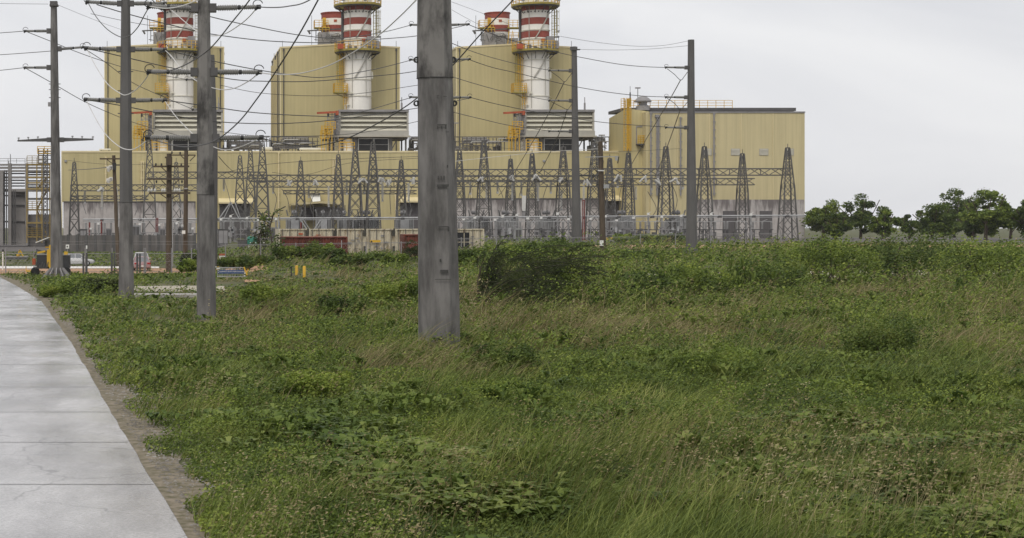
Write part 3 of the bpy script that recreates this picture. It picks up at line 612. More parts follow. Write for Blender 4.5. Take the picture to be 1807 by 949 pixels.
for (a, c, y0, l) in ((462, 481, 259, 'pale horizontal tank on the hall roof left of the middle boiler building'), (528, 576, 260.5, 'long pale horizontal tank on the hall roof before the middle boiler building'), (175, 196, 262, 'pale horizontal tank on the hall roof at its left end')):
    t = thing('roof_tank', l, 'tank', (X((a+c)/2, 332), 332, Z(266, 332)))
    rr_ = (266-y0)*.119/2; q = MB(); q.lathe((X(a, 332), 332, Z(266, 332)+rr_), (X(c, 332), 332, Z(266, 332)+rr_), [(0,rr_*.4),(.03,rr_*.9),(.06,rr_),(.94,rr_),(.97,rr_*.9),(1,rr_*.4)], 12); q.build('shell', M['cream'], t, smooth=True)
    q = MB(); q.box(X(a+3, 332), X(a+4.5, 332), 331.7, 332.3, Z(266, 332), Z(266, 332)+rr_*.5); q.cut(); q.box(X(c-4.5, 332), X(c-3, 332), 331.7, 332.3, Z(266, 332), Z(266, 332)+rr_*.5); q.build('saddle', M['greyd'], t)

# ================================================================== small building at the right
DR = 324.0
rb = thing('annex_building', 'tan annex with a sloped left roof, mushroom vent and yellow roof railings at the right', 'building', (X(1150, DR), DR, 0))
zz = lambda y: Z(y, DR)
q = MB(); x0, x1, x2 = X(1106, DR), X(1148, DR), X(1148, DR)
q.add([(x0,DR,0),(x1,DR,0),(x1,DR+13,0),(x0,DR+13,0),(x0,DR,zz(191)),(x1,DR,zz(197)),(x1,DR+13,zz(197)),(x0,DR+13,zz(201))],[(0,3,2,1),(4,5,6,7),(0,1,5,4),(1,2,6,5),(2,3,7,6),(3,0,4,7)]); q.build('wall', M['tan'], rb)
DN = DR-3
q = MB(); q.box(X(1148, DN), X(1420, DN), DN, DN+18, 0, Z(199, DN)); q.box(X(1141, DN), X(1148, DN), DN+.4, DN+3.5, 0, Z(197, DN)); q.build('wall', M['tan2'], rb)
q = MB(); q.box(X(1147, DN), X(1420.5, DN), DN-.15, DN+18.1, Z(199, DN), Z(196.5, DN)); q.build('parapet', M['grey'], rb)
q = MB(); q.box(X(1106, DR)+.1, X(1415, DR), DR+3, DR+14, zz(193.5), zz(188)); q.build('roof_deck', M['greyd'], rb)
q = MB(); zc = zz(193)
q.lathe((X(1142, DR), DR+3, zc), (X(1142, DR), DR+3, zz(168)), [(0,1.4),(.3,1.4),(.32,1.15),(.42,.85),(.6,.85),(.62,1.75),(.7,1.75),(.88,1.2),(1,.7)], 16); vt = q.build('mushroom_vent', M['grey'], rb)
q = MB(); rail_pts(q, [(X(1096, DR), DR+.6, zz(200)), (X(1096, DR), DR+.6, zz(199))], 1); q.v = []; q.f = []
rail_pts(q, [(X(1110, DR), DR+2.5, zz(189)), (X(1300, DR), DR+2.5, zz(189))], 1.6, .045, 3, 1.6)
q.build('roof_railing', M['yellow'], rb)
q = MB(); x = X(1104, DR)
for s in (-.5, .1, .5, .9): q.bar((x+s, DR-.6, zz(266)), (x+s, DR-.6, zz(173)), .14)
for y in np.arange(175, 266, 4.5): q.bar((x-.5, DR-.6, zz(y)), (x+.9, DR-.6, zz(y)), .09); q.bar((x-.5, DR-.3, zz(y)), (x-.5, DR-1.1, zz(y)), .08)
q.box(x+.2, x+.7, DR-.5, DR-.35, zz(266), zz(174)); rail_pts(q, [(X(1095, DR), DR-.4, zz(195)), (X(1102, DR), DR-.4, zz(195))], 2.4, .05, 5, .5); q.build('caged_ladder', M['yellow'], rb)
q = MB(); q.box(X(1122, DR), X(1146, DR), DR-1.6, DR, zz(256), zz(254)); q.bar((X(1124, DR), DR-.8, zz(256)), (X(1146, DR), DR-.4, zz(266)), .16); pl = q.build('landing', M['greyd'], rb)
q = MB(); rail_pts(q, [(X(1122, DR), DR-1.6, zz(254)), (X(1135, DR), DR-1.6, zz(254))], 1.6, .08, 4, .5); q.build('railing', M['yellow'], pl)
q = MB(); q.bx(1122.5, 1124, 222, 256, DR-.1, .09); q.bx(1124, 1143, 222, 224, DR-.12, .1); q.bx(1142, 1146, 226, 254, DR-.15, .14); q.build('door_frame', M['grey'], rb)
for px, D_ in ((1159.5, DN), (1162.5, DN), (1201, DN), (1260, DN), (1148.5, DN)): pipe_v(px, 206 if px < 1250 and px > 1150 else 199, 345, D_, .16, 'grey', 'downpipe', rb)
q = MB(); q.box(X(1230, DN), X(1419, DN), DN-.12, DN-.004, 0, Z(352, DN)); q.build('lower_wall', M['greywall'], rb)
for a_, c_ in ((1275, 1300), (1340, 1362)):
    q = MB(); q.box(X(a_, DN), X(c_, DN), DN-.2, DN-.125, 0, Z(372, DN)); q.build('roller_door', M['darkpanel'], rb)
for a_ in (1240, 1290, 1340, 1385):
    q = MB(); q.bx(a_, a_+16, 262, 274, DN-.08, .075); wv = q.build('wall_louvre', M['creamd'], rb)
    q = MB(); [q.bx(a_+1, a_+15, 263.5+k*2.2, 264.6+k*2.2, DN-.14, .058) for k in range(5)]; q.build('slats', M['cream'], wv)
q = MB(); [q.bx(a_, a_+.8, 200, 352, DN-.1, .096) for a_ in (1196, 1252, 1308, 1364)]; q.build('seam_cover', M['tantrim'], rb)
q = MB(); q.bx(1157, 1164, 202, 207, DN-.6, .58); q.build('vent_box', M['grey'], rb)
def lampmast(px, y0, y1, D, label, head=1.1):
    t = thing('roof_lamp_mast' , label, 'lamp mast', (X(px, D), D, Z(y1, D)))
    q = MB(); q.cyl(P(px, y1, D), P(px, y0+2, D), .07, n=6); q.build('mast', M['greyd'], t)
    q = MB(); x = X(px, D); q.box(x-head*.55, x+head*.55, D-.3, D+.3, Z(y0+2, D), Z(y0, D)); q.build('lamp_head', M['grey'], t)
lampmast(1125.5, 154, 188, DR+3, 'thin mast with a flat lamp head beside the mushroom vent on the annex', .9)
lampmast(1062, 237.5, 262, 336, 'small flat headed lamp mast on the hall roof just left of the annex')
lampmast(804, 216, 262, 336, 'lamp mast at the left corner of the right boiler building')
t = thing('aerial_mast', 'plain thin aerial mast at the left end of the annex roof', 'aerial', (X(1112, DR+3), DR+3, Z(189, DR+3)))
q = MB(); q.cyl(P(1112, 188, DR+3), P(1112, 163, DR+3), .14, n=6); q.cyl(P(1112, 163, DR+3), P(1112, 152, DR+3), .05, n=5); q.build('mast', M['greyd'], t)

# ================================================================== concrete framed unit at the far left
DL = 300.0
zz = lambda y: Z(y, DL)
lf = thing('process_structure', 'open grey concrete and steel process structure at the left edge with sky showing through', 'process structure', (X(40, DL), DL, 0))
q = MB()
for px, wd in ((14, 6), (-30, 6), (44.5, 5), (-80, 6)): q.bx(px, px+wd, 288, 432, DL, 1)
for y0, y1 in ((289, 292), (294, 297.5), (300, 303), (311, 314.5), (333, 338)): q.bx(-120, 88, y0, y1, DL+.1, .9)
q.build('concrete_frame', M['plain'], lf)
q = MB(); q.bx(20, 44, 338, 432, DL+1.2, 6); q.bx(-8, 5.5, 303, 432, DL-1, 3); q.bx(48, 90, 378, 435, DL+1.5, 4); q.bx(-130, -8, 338, 432, DL+1.2, 6); q.build('infill_wall', M['plain'], lf)
q = MB()
for px in (8, 11.5, 23.5, 27): q.cyl(P(px, 432, DL-.3), P(px, 336 if px > 20 else 300, DL-.3), .12, n=6)
for y in (306, 318, 323, 328, 345, 362, 391): q.cyl(P(6, y, DL+1), P(44, y, DL+1), .13, n=6)
for y in (304, 308, 319, 326, 330): q.cyl(P(48, y, DL+2), P(88, y, DL+2), .14, n=6)
q.build('pipework', M['greyd'], lf)
q = MB(); rail_pts(q, [(X(-120, DL), DL, zz(288)), (X(44, DL), DL, zz(288))], .9, .04, 2, 1.5); rail_pts(q, [(X(46, DL), DL, zz(287)), (X(84, DL), DL, zz(287))], .9, .04, 2, 1.5); q.build('roof_railing', M['grey'], lf)
st = thing('stair_tower', 'yellow railed stair tower beside the first tall pole at the left', 'stair tower', (X(64, DL-2), DL-2, 0))
D = DL-2; zz = lambda y: Z(y, D)
q = MB()
for px in (47.5, 65, 74, 88): q.bar(P(px, 428, D), P(px, 288, D), .22)
for y in (290, 312.5, 322.5, 333, 370, 393, 417.5): q.bar(P(47, y, D), P(88, y, D), .3)
q.build('frame', M['yellold'], st)
q = MB()
for y in (290, 370, 417.5): q.cut(); rail_pts(q, [(X(48, D), D-.3, zz(y)), (X(75, D), D-.3, zz(y))], 1.6, .05, 4, .8)
for a, c in (((65, 370), (84, 333)), ((84, 417), (66, 372)), ((66, 333), (84, 312))): q.bar(P(*a, D+.8), P(*c, D+.8), .3); q.bar(P(a[0], a[1]-9, D+.8), P(c[0], c[1]-9, D+.8), .1)
q.build('railing', M['yellold'], st)
q = MB(); q.box(X(48, D), X(88, D), D, D+3, zz(352), zz(349)); q.cut(); q.box(X(48, D), X(88, D), D, D+3, zz(398), zz(395)); q.build('landing', M['greyd'], st)
tt = thing('access_tower', 'small scaffold tower with a yellow top railing rising above the process structure', 'scaffold tower', (X(79, DL+3), DL+3, Z(290, DL+3)))
D = DL+3; zz = lambda y: Z(y, D)
q = MB()
for px in (68, 77, 84, 91): q.bar(P(px, 292, D), P(px, 262, D), .2)
for y in (267, 274, 281, 288): q.bar(P(68, y, D), P(91, y, D), .16)
for k in range(3): q.bar(P(77, 288-8*k, D), P(84, 280-8*k, D), .12); q.bar(P(84, 288-8*k, D), P(77, 280-8*k, D), .12)
q.build('frame', M['greyd'], tt)
q = MB(); q.box(X(66, D), X(96, D), D-.5, D+2, zz(271), zz(270)); rail_pts(q, [(X(66.5, D), D-.5, zz(270)), (X(91, D), D-.5, zz(270))], 1.25, .06, 3, .9); q.bar(P(106, 262, D), P(118, 269, D), .16); q.v = q.v[:-8]; q.f = q.f[:-6]; q.build('top_railing', M['yellow'], tt)
lm = thing('ladder_mast', 'narrow dark lattice mast in front of the stair tower by the first tall pole', 'lattice mast', (X(80, DL-4), DL-4, 0))
D = DL-4; q = MB()
for px in (76.5, 83.5): q.bar(P(px, 432, D), P(px, 272, D), .2)
for k in range(22): y = 430-k*7; q.bar(P(76.5, y, D), P(83.5, y-7, D), .12); q.bar(P(83.5, y, D), P(76.5, y-7, D), .12)
q.build('lattice', M['greyd'], lm)
for px, y0, lab in ((18.5, 272, 'taller thin aerial on the process structure roof'), (15.5, 284, 'shorter thin aerial on the process structure roof')):
    q = MB(); q.cyl(P(px, 291, DL+2), P(px, y0, DL+2), .07, n=5); tag(q.build('aerial', M['greyd']), lab, 'aerial')

# ================================================================== lattice masts of the substation
def lattice_mast(h, wb, ww, name='lattice_mast'):
    """four legged tapered mast; ww = width at the beam level, spire above"""
    t = thing(name, 'lattice mast', 'lattice mast')
    zw = h*.60; ws = .55
    def half(z): 
        return (wb + (ww-wb)*z/zw)/2 if z < zw else (ww + (ws-ww)*(z-zw)/(h-zw))/2
    for sx in (-1, 1):
        for sy in (-1, 1):
            q = MB(); 
            for z0, z1 in ((0, zw), (zw, h)): q.bar((sx*half(z0), sy*half(z0), z0), (sx*half(z1), sy*half(z1), z1), .22 if z0 == 0 else .17)
            q.build('leg', M['steel'], t)
    q = MB(); zs = [0]; 
    while zs[-1] < h-.7: zs.append(min(h, zs[-1] + max(.9, half(zs[-1])*2*1.25)))
    for i in range(len(zs)-1):
        a, c = zs[i], zs[i+1]; ha, hc = half(a), half(c)
        for s in (-1, 1):
            q.bar((-ha, s*ha, a), (hc, s*hc, c), .11); q.bar((ha, s*ha, a), (-hc, s*hc, c), .11)
            q.bar((s*ha, -ha, a), (s*hc, hc, c), .06)
            if i % 2 == 1: q.bar((-hc, s*hc, c), (hc, s*hc, c), .12); q.bar((s*hc, -hc, c), (s*hc, hc, c), .1)
    q.build('bracing', M['steel'], t)
    q = MB(); q.box(-ws*.55, ws*.55, -ws*.55, ws*.55, h-.02, h+.14); q.cyl((0, 0, h+.1), (0, 0, h+.9), .06, n=5); q.build('peak_cap', M['steel'], t)
    return t
pr_big = lattice_mast(19.4, 2.7, 1.7); pr_mid = lattice_mast(16.6, 2.2, 1.5); pr_small = lattice_mast(15.2, 2.1, 1.4)
masts = [ # px, top y, kind, label
 (131, 279, 's', 'lattice mast nearest the left end of the tan hall, beside the first tall pole'),
 (264, 245, 'b', 'tall lattice mast between the second near pole and the timber poles'),
 (311, 279, 's', 'short lattice mast seen between the two thick timber poles'),
 (423.5, 267, 'm', 'leftmost lattice mast of the close cluster of three right of the paired near poles'),
 (442, 257, 'm', 'middle lattice mast of the close cluster of three right of the paired near poles'),
 (463, 241, 'b', 'tallest lattice mast of the close cluster of three, nearest the cream containers'),
 (530.5, 276, 's', 'short lattice mast just left of the pale vent box'),
 (597, 265, 'm', 'lattice mast standing before the right end of the lean-to shelter'),
 (627, 249, 'b', 'lattice mast under the left side of the middle air intake'),
 (658, 242, 'b', 'tall lattice mast before the middle of the black duct opening of the middle air intake'),
 (708, 275, 's', 'short lattice mast just left of the thickest pole'),
 (811, 257, 'm', 'first lattice mast right of the thickest pole'),
 (854, 241, 'b', 'tall broad lattice mast second to the right of the thickest pole'),
 (901, 273, 's', 'short lattice mast third to the right of the thickest pole'),
 (939, 263, 'm', 'lattice mast under the left edge of the right air intake'),
 (994, 250, 'b', 'lattice mast just left of the slim concrete pole at the right'),
 (1049, 244, 'b', 'tall lattice mast just behind the timber pole with the white tag'),
 (1076, 272, 's', 'short lattice mast just right of the timber pole with the white tag'),
 (1109, 262, 'm', 'lattice mast in front of the right end of the hall before the annex'),
 (1175, 250, 'b', 'lattice mast in front of the annex near the far right'),
 (1243, 250, 'b', 'lattice mast standing right of the concrete pole whose arms point left'),
 (1310, 263, 'm', 'second lattice mast from the right end of the gantry beams'), (1390, 252, 'b', 'last lattice mast at the right end of the gantry beams')]
used = {'s': False, 'm': False, 'b': False}
for px, yt, kd, lab in masts:
    pr, hh, D = {'b': (pr_big, 19.4, 280.0), 'm': (pr_mid, 16.6, 296.0), 's': (pr_small, 15.2, 306.0)}[kd]
    zt = Z(yt, D); x = X(px, D)
    if not used[kd]: o = pr; used[kd] = True; tag(o, lab, None, 'lattice masts of the substation')
    else: o = copy_thing(pr, (0, 0, 0), lab, 'lattice masts of the substation')
    o.location = (x, D, zt-hh-.9)       # the foot stands in the yard gravel
    g0 = G(x, D); sc = (zt-.9-g0+.15)/hh; o.scale = (1, 1, sc); o.location = (x, D, g0-.15)

def truss(px0, px1, y0, y1, D, label, w=1.1):
    t = thing('gantry_beam', label, 'gantry beam', (X((px0+px1)/2, D), D, Z(y1, D)), group='lattice gantry beams of the substation')
    x0, x1 = X(px0, D), X(px1, D); z0, z1 = Z(y1, D), Z(y0, D); q = MB()
    for yy in (D-w/2, D+w/2):
        for z in (z0, z1): q.bar((x0, yy, z), (x1, yy, z), .18)
    q.build('chord', M['steel'], t); q = MB(); n = max(2, int((x1-x0)/1.75)); st = (x1-x0)/n
    for k in range(n):
        a = x0+k*st; c = a+st; up = k % 2
        q.bar((a, D-w/2, z1 if up else z0), (c, D-w/2, z0 if up else z1), .12); q.bar((a, D+w/2, z0 if up else z1), (c, D+w/2, z1 if up else z0), .12)
        for z in (z0, z1): q.bar((a, D-w/2, z), (c, D+w/2, z), .07)
        if k % 3 == 0: q.bar((a, D-w/2, z0), (a, D-w/2, z1), .13)
    q.build('web_bracing', M['steel'], t)
truss(125, 352, 326, 336.5, 306, 'low lattice gantry beam running from the leftmost mast behind the second near pole')
truss(262, 470, 303.5, 314.5, 296, 'lattice gantry beam crossing behind the paired near poles to the cluster of three masts')
truss(440, 738, 309, 320, 281.2, 'front upper lattice gantry beam between the cluster of three masts and the thickest pole')
truss(448, 760, 319, 330, 306, 'rear lower lattice gantry beam left of the thickest pole, just under the front upper beam')
truss(655, 1010, 299, 311, 296, 'upper lattice gantry beam passing behind the thickest pole')
truss(770, 1062, 310, 320.5, 280, 'middle lattice gantry beam right of the thickest pole')
truss(800, 1118, 318, 329, 306, 'lowest rear lattice gantry beam across the stained grey wall')
truss(1012, 1395, 297.5, 309, 280, 'upper lattice gantry beam running out past the annex at the right')
truss(125, 262, 345.5, 352, 310, 'slim lower strut beam at the left end, just above the stained wall', .5)
truss(500, 735, 336, 342, 312, 'slim lower strut beam before the tan wall at the lean-to shelter', .5)
truss(1060, 1330, 315, 326, 296, 'lower lattice gantry beam in front of the annex at the right')

# hanging insulator strings, with the dropper wire each carries
def ins_string(px, y0, y1, D, label, pale=True):
    t = thing('insulator_string', label, 'insulator string', P(px, y0, D), group='hanging insulator strings'); L_ = Z(y0, D)-Z(y1, D); n = max(5, int(L_/.2)); pr = []
    for k in range(n): pr += [((k+.1)/n, .07), ((k+.35)/n, .27), ((k+.55)/n, .27), ((k+.8)/n, .07)]
    q = MB(); q.lathe(P(px, y0, D), P(px, y1, D), pr, 8); q.build('disc_stack', M['insw' if pale else 'ins'], t, smooth=False)
    q = MB(); q.box(X(px, D)-.16, X(px, D)+.16, D-.16, D+.16, Z(y1, D)-.35, Z(y1, D)); q.build('clamp', M['steell'], t)
strs = [(180, 337, 366, 306, 'white insulator string hanging under the leftmost gantry beam'), (580, 329, 362, 304, 'white insulator string above the lean-to shelter roof'),
 (675, 322, 352, 281, 'white insulator string right of the mast under the middle duct opening'), (721, 323, 352, 281, 'white insulator string just left of the thickest pole'),
 (858.5, 321, 350, 280, 'white insulator string hanging within the tall broad mast'), (904, 322, 350, 281, 'white insulator string in front of the short mast third from the thickest pole'),
 (949.5, 321, 351, 281, 'white insulator string right of the mast under the right air intake'), (990.5, 336, 368, 281, 'low white insulator string left of the slim concrete pole'),
 (1030, 329, 357, 295, 'white insulator string just right of the slim concrete pole'), (1122, 329, 349, 296, 'short white insulator string before the door canopy at the right')]
for a in strs: ins_string(*a)
# equipment on the beams: tilted post insulators and pale clamps
k = 0
equip = [(512, 323, 'left of the short mast'), (557, 322, 'left of the pale vent box'), (640, 318, 'between the masts under the middle intake'), (675, 318, 'at the first long white string'), (688, 322, 'left of the mast by the thickest pole'), (727, 319, 'touching the left side of the thickest pole'),
 (850, 316, 'on the tall broad mast'), (902, 314, 'at the third mast from the thickest pole'), (946, 314, 'beside the mast under the right intake'), (990, 316, 'left of the slim concrete pole'), (1036, 322, 'right of the slim concrete pole'), (1092, 314, 'left of the mast before the annex'), (1137, 316, 'at the left corner of the annex'), (1160, 320, 'below the annex vent box'), (1190, 318, 'right of the mast before the annex'), (180, 334, 'under the leftmost gantry beam')]
for px, y, wh in equip:
    D = 279.0; t = thing('bushing_cluster', 'pale angled bushing cluster on the beam ' + wh, 'insulator', P(px, y, D), group='angled bushings on the gantry beams')
    rr = random.Random(px); q = MB()
    for s in range(3):
        a = P(px+rr.uniform(-4, 4), y-rr.uniform(2, 7), D-.3*s); c = P(px+rr.uniform(-9, 9), y+rr.uniform(3, 7), D-.3*s); pr = []
        for i in range(8): pr += [((i+.1)/8, .09), ((i+.4)/8, .2), ((i+.7)/8, .2), ((i+.95)/8, .09)]
        q.lathe(a, c, pr, 7)
    q.build('bushing', M['insw'], t); q = MB(); q.bx(px-3, px+3, y-3, y+1, D, .6); q.build('mounting_plate', M['steell'], t)
# dropper wires (curved jumpers) down to the switches
def catm(pts, n=10):
    out_ = []; P_ = [pts[0]] + list(pts) + [pts[-1]]
    for i in range(1, len(P_)-2):
        p0, p1, p2, p3 = [np.array(q, float) for q in P_[i-1:i+3]]
        for k in range(n):
            t = k/n; out_.append(.5*((2*p1)+(-p0+p2)*t+(2*p0-5*p1+4*p2-p3)*t*t+(-p0+3*p1-3*p2+p3)*t**3))
    out_.append(np.array(P_[-2], float)); return out_
def wire(pts, D0, D1, r, label, m='wire', name='power_line', group='power lines', cat='wire'):
    pp = catm(pts); a = pp[0][0]; c = pp[-1][0]
    # inverse distance varies linearly across the picture for a wire that is straight in plan
    L_ = [0]
    for i in range(1, len(pp)): L_.append(L_[-1]+math.hypot(*(pp[i]-pp[i-1])))
    q = []
    for i, p in enumerate(pp):
        t = (p[0]-a)/(c-a) if abs(c-a) > 30 else L_[i]/L_[-1]
        q.append(P(p[0], p[1], 1/((1-t)/D0+t/D1)))
    b = MB(); b.tube(q, r, 5); o = b.build(name, M[m], smooth=True); tag(o, label, cat, group); return o
drops = [((482, 336), (488, 350), (484, 372), 'left of the tall insulated mast, in front of plain tan wall'), ((497, 333), (507, 350), (511, 374), 'just left of the short mast by the vent box'), ((640, 325), (648, 345), (646, 370), 'between the two masts under the middle intake'),
 ((690, 330), (688, 345), (690, 378), 'left of the short mast near the thickest pole'), ((727, 328), (722, 350), (727, 372), 'against the left side of the thickest pole'), ((966, 325), (958, 350), (952, 378), 'right of the mast under the right intake'),
 ((1020, 325), (1012, 350), (1008, 372), 'against the slim concrete pole'), ((1143, 338), (1158, 366), (1152, 380), 'curling down the annex wall'), ((1188, 330), (1195, 352), (1190, 376), 'right of the mast before the annex'), ((560, 330), (548, 360), (552, 378), 'in front of the shelter posts')]
for a, b_, c, wh in drops: wire([a, b_, c], 280, 276, .055, 'thin curved dropper wire ' + wh, name='dropper_wire', group='dropper wires')

# bus bars and switchgear
def bus(px0, px1, y0, y1, label, D=274.0):
    t = thing('bus_bar', label, 'bus bar', P((px0+px1)/2, (y0+y1)/2, D), group='pale tubular bus bars'); q = MB(); q.cyl(P(px0, y0, D), P(px1, y1, D), .14, n=8); q.build('tube', M['steell'], t, smooth=True)
    q = MB(); q.cyl(P(px0, y0+3.0, D+3), P(px1, y1+3.0, D+3), .05, n=6); q.build('rear_tube', M['steell'], t)
    q = MB(); n = max(2, int((px1-px0)/55))
    for k in range(n): q.cut(); px = px0+(k+.5)*(px1-px0)/n; yy = y0+(y1-y0)*(k+.5)/n; q.bx(px-3, px+3, yy-.6, yy+3.5, D-.3, .6)
    q.build('clamp', M['greyd'], t)
bus(146, 348, 387, 386, 'pale tubular bus bar across the left part of the substation')
bus(352, 492, 386, 385, 'pale tubular bus bar behind the paired near poles')
bus(494, 742, 385, 384, 'pale tubular bus bar above the cream containers')
bus(760, 1000, 383.5, 382.5, 'pale tubular bus bar right of the thickest pole')
bus(1003, 1420, 382, 380, 'pale tubular bus bar below the annex at the right')

def switch_unit():
    t = thing('disconnect_switch', 'switch', 'switchgear'); q = MB()
    for s in (-1.5, 1.5): 
        for d in (-.4, .4): q.bar((s, d, 0), (s, d, 2.6), .14)
        for k in range(3): q.bar((s, -.4, .2+k*.8), (s, .4, 1+k*.8), .08)
    q.bar((-1.9, 0, 2.65), (1.9, 0, 2.65), .22); q.box(-.5, .1, -.3, .3, 1.2, 2.1); q.bar((-1.5, 0, 1), (1.5, 0, 1), .1); q.build('stand', M['greyd'], t)
    for s in (-1.6, 0, 1.6):
        pr = []
        for i in range(9): pr += [((i+.05)/9, .11), ((i+.35)/9, .22), ((i+.6)/9, .22), ((i+.9)/9, .11)]
        q = MB(); q.lathe((s, 0, 2.78), (s, 0, 4.5), pr, 8); q.build('post_insulator', M['greyl'], t)
    q = MB(); q.bar((-1.7, 0, 4.58), (1.7, 0, 4.58), .13); q.bar((0, 0, 4.6), (.9, 0, 5.05), .1); q.build('blade', M['steell'], t)
    return t
sw = switch_unit(); swspots = [(168, 0), (196, 1), (238, 2), (292, 0), (318, 1), (336, 2), (395, 0), (425, 1), (449, 2), (476, 0), (778, 1), (826, 0), (866, 1), (892, 2), (918, 0), (948, 1), (977, 2), (1010, 0), (1056, 1), (1080, 2), (1101, 0), (1130, 1), (1156, 2), (1186, 0), (1225, 1), (1262, 0), (1300, 2), (1345, 1)]
for i, (px, kx) in enumerate(swspots):
    D = (272, 277, 268)[kx]; x = X(px, D)
    where = [l for p_, l in ((205, 'left of the second near pole'), (350, 'among the timber poles'), (480, 'below the cluster of three masts'), (745, 'above the containers'), (830, 'right of the thickest pole'), (905, 'under the tall broad mast'), (1000, 'under the right air intake'), (1070, 'by the tagged timber pole'), (1145, 'below the door canopy at the right'), (1220, 'below the annex'), (2000, 'at the right end of the yard')) if px < p_][0]
    rows = {0: 'front row', 1: 'middle row', 2: 'rear-most pale'}
    lab = 'insulator switch %s, %s' % (where, '%s from the left' % ['first','second','third','fourth','fifth','sixth','seventh','eighth','ninth','tenth','eleventh','twelfth','13th','14th','15th','16th','17th','18th','19th','20th','21st','22nd','23rd','24th','25th','26th','27th','28th'][i])
    if i == 0: o = sw; tag(o, lab, None, 'disconnect switches')
    else: o = copy_thing(sw, (0,0,0), lab, 'disconnect switches')
    o.location = (x, D, G(x, D)-.1); o.scale = (1, 1, (Z(387, D)-G(x, D)+.1)/5.05)

def transformer(px, D, label, m='grey', wide=5.2):
    x = X(px, D); g = G(x, D); t = thing('power_transformer', label, 'transformer', (x, D, g), group='oil filled transformers')
    q = MB(); q.box(x-wide*.32, x+wide*.32, D-1.2, D+1.6, g, g+4.3); q.box(x-wide*.4, x+wide*.4, D-1.5, D+2, g-.1, g+.35); q.build('tank', M['greyd'], t)
    for s in (-1, 1):
        q = MB(); 
        for k in range(4): q.box(x+s*wide*.36+s*k*.24-.05, x+s*wide*.36+s*k*.24+.05, D-1.6, D+.8, g+.8, g+3.9+.2*s)
        q.build('radiator', M['steell'], t)
    q = MB()
    for k in range(8): q.box(x-wide*.3+k*wide*.6/7-.07, x-wide*.3+k*wide*.6/7+.07, D-1.9, D-1.21, g+.9, g+4.0)
    q.build('radiator', M['steell'], t)
    for k in (-1, 0, 1):
        pr = []
        for i in range(7): pr += [((i+.05)/7, .1), ((i+.35)/7, .24), ((i+.6)/7, .24), ((i+.9)/7, .1)]
        q = MB(); q.lathe((x+k*1.1, D, g+4.3), (x+k*1.4, D-.3, g+5.4), [(u_, r_*.7) for u_, r_ in pr], 8); q.build('bushing', M['ins'], t)
    q = MB(); q.lathe((x-wide*.2, D+.9, g+4.9), (x+wide*.25, D+.9, g+4.9), [(0, .15), (.04, .35), (.96, .35), (1, .15)], 12); q.build('conservator', M[m], t)
for px, lab in ((519, 'grey finned transformer under the left side of the lean-to shelter'), (570, 'small grey finned transformer under the lean-to shelter'), (644, 'wide grey finned transformer behind the cream containers, under the middle intake'), (608, 'narrow grey finned transformer left of the wide one behind the cream containers'), (712, 'grey finned transformer just left of the thickest pole'),
    (840, 'grey finned transformer before the stained wall by the tall broad mast'), (893, 'grey finned transformer in the middle of the stained wall'), (965, 'grey finned transformer left of the slim concrete pole'), (1098, 'grey finned transformer below the right door canopy'), (1195, 'grey finned transformer below the annex')):
    transformer(px, 284 if px != 608 else 288, lab, wide={519: 1.9, 570: 1.6, 644: 4.0, 608: 1.4, 712: 2.2}.get(px, 3.2))
# white V braces
for px, w1, lab in ((536, 6, 'left pale V brace over the cream containers'), (560, -6, 'second pale V brace over the cream containers, leaning right'), (899, 5, 'pale brace leaning right under the right intake'), (937, -6, 'pale brace leaning left under the right intake'), (321, 7, 'pale brace right of the short mast between the timber poles'), (396, -7, 'pale brace behind the paired near poles'), (415, 5, 'pale brace before the dark roller door at the left')):
    D = 273.0; q = MB(); up = 30 if px in (321, 396, 415) else 0
    q.bar(P(px-w1*(1.5 if up else 1), 387-up, D), P(px+w1*(1.5 if up else 1), 405-up*.6, D), .17); q.bar(P(px-w1+5, 387-up, D+1), P(px+w1+5, 405-up*.6, D+1), .13); tag(q.build('brace_strut', M['steell']), lab, 'strut', 'pale brace struts')
# red fire water pipes, cabinets and low walls
for px, y0, y1, lab in ((158, 392, 440, 'thin red riser pipe by the leftmost lattice mast'), (179, 388, 438, 'thin red riser pipe left of the first timber pole'), (277, 384, 412, 'red riser pipe before the tall mast left of the timber poles'), (1030, 352, 420, 'twin red fire pipes just right of the slim concrete pole'), (531, 392, 404, 'small red valve frame under the shelter')):
    D = 262.0 if px < 500 else 268; q = MB(); w_ = 1.5 if px in (1030, 277) else .5
    for s in (-w_, w_): q.cyl(P(px+s, y1+6, D), P(px+s, y0, D), .085, n=6)
    for y in (y0+2, (y0+y1)/2): q.bar(P(px-w_, y, D), P(px+w_, y, D), .12)
    tag(q.build('fire_pipe', M['firered']), lab, 'pipe', 'red fire pipes')
def cabinet(px, y0, y1, wpx, D, lab, m='grey', nm='control_cabinet', cat='cabinet'):
    x = X(px, D); g = G(x, D); t = thing(nm, lab, cat, (x, D, g)); zt_ = Z(y0, D); hw = wpx/2/F*D
    q = MB(); q.box(x-hw, x+hw, D, D+1.2, g-.05, zt_); q.box(x-hw-.08, x+hw+.08, D-.08, D+1.28, zt_, zt_+.09); q.build('casing', M[m], t)
    q = MB(); q.box(x-hw*.85, x-hw*.05, D-.04, D-.003, g+.3, zt_-.15); q.box(x+hw*.05, x+hw*.85, D-.04, D-.003, g+.3, zt_-.15); q.build('door', M['greyd' if m != 'greyd' else 'grey'], t)
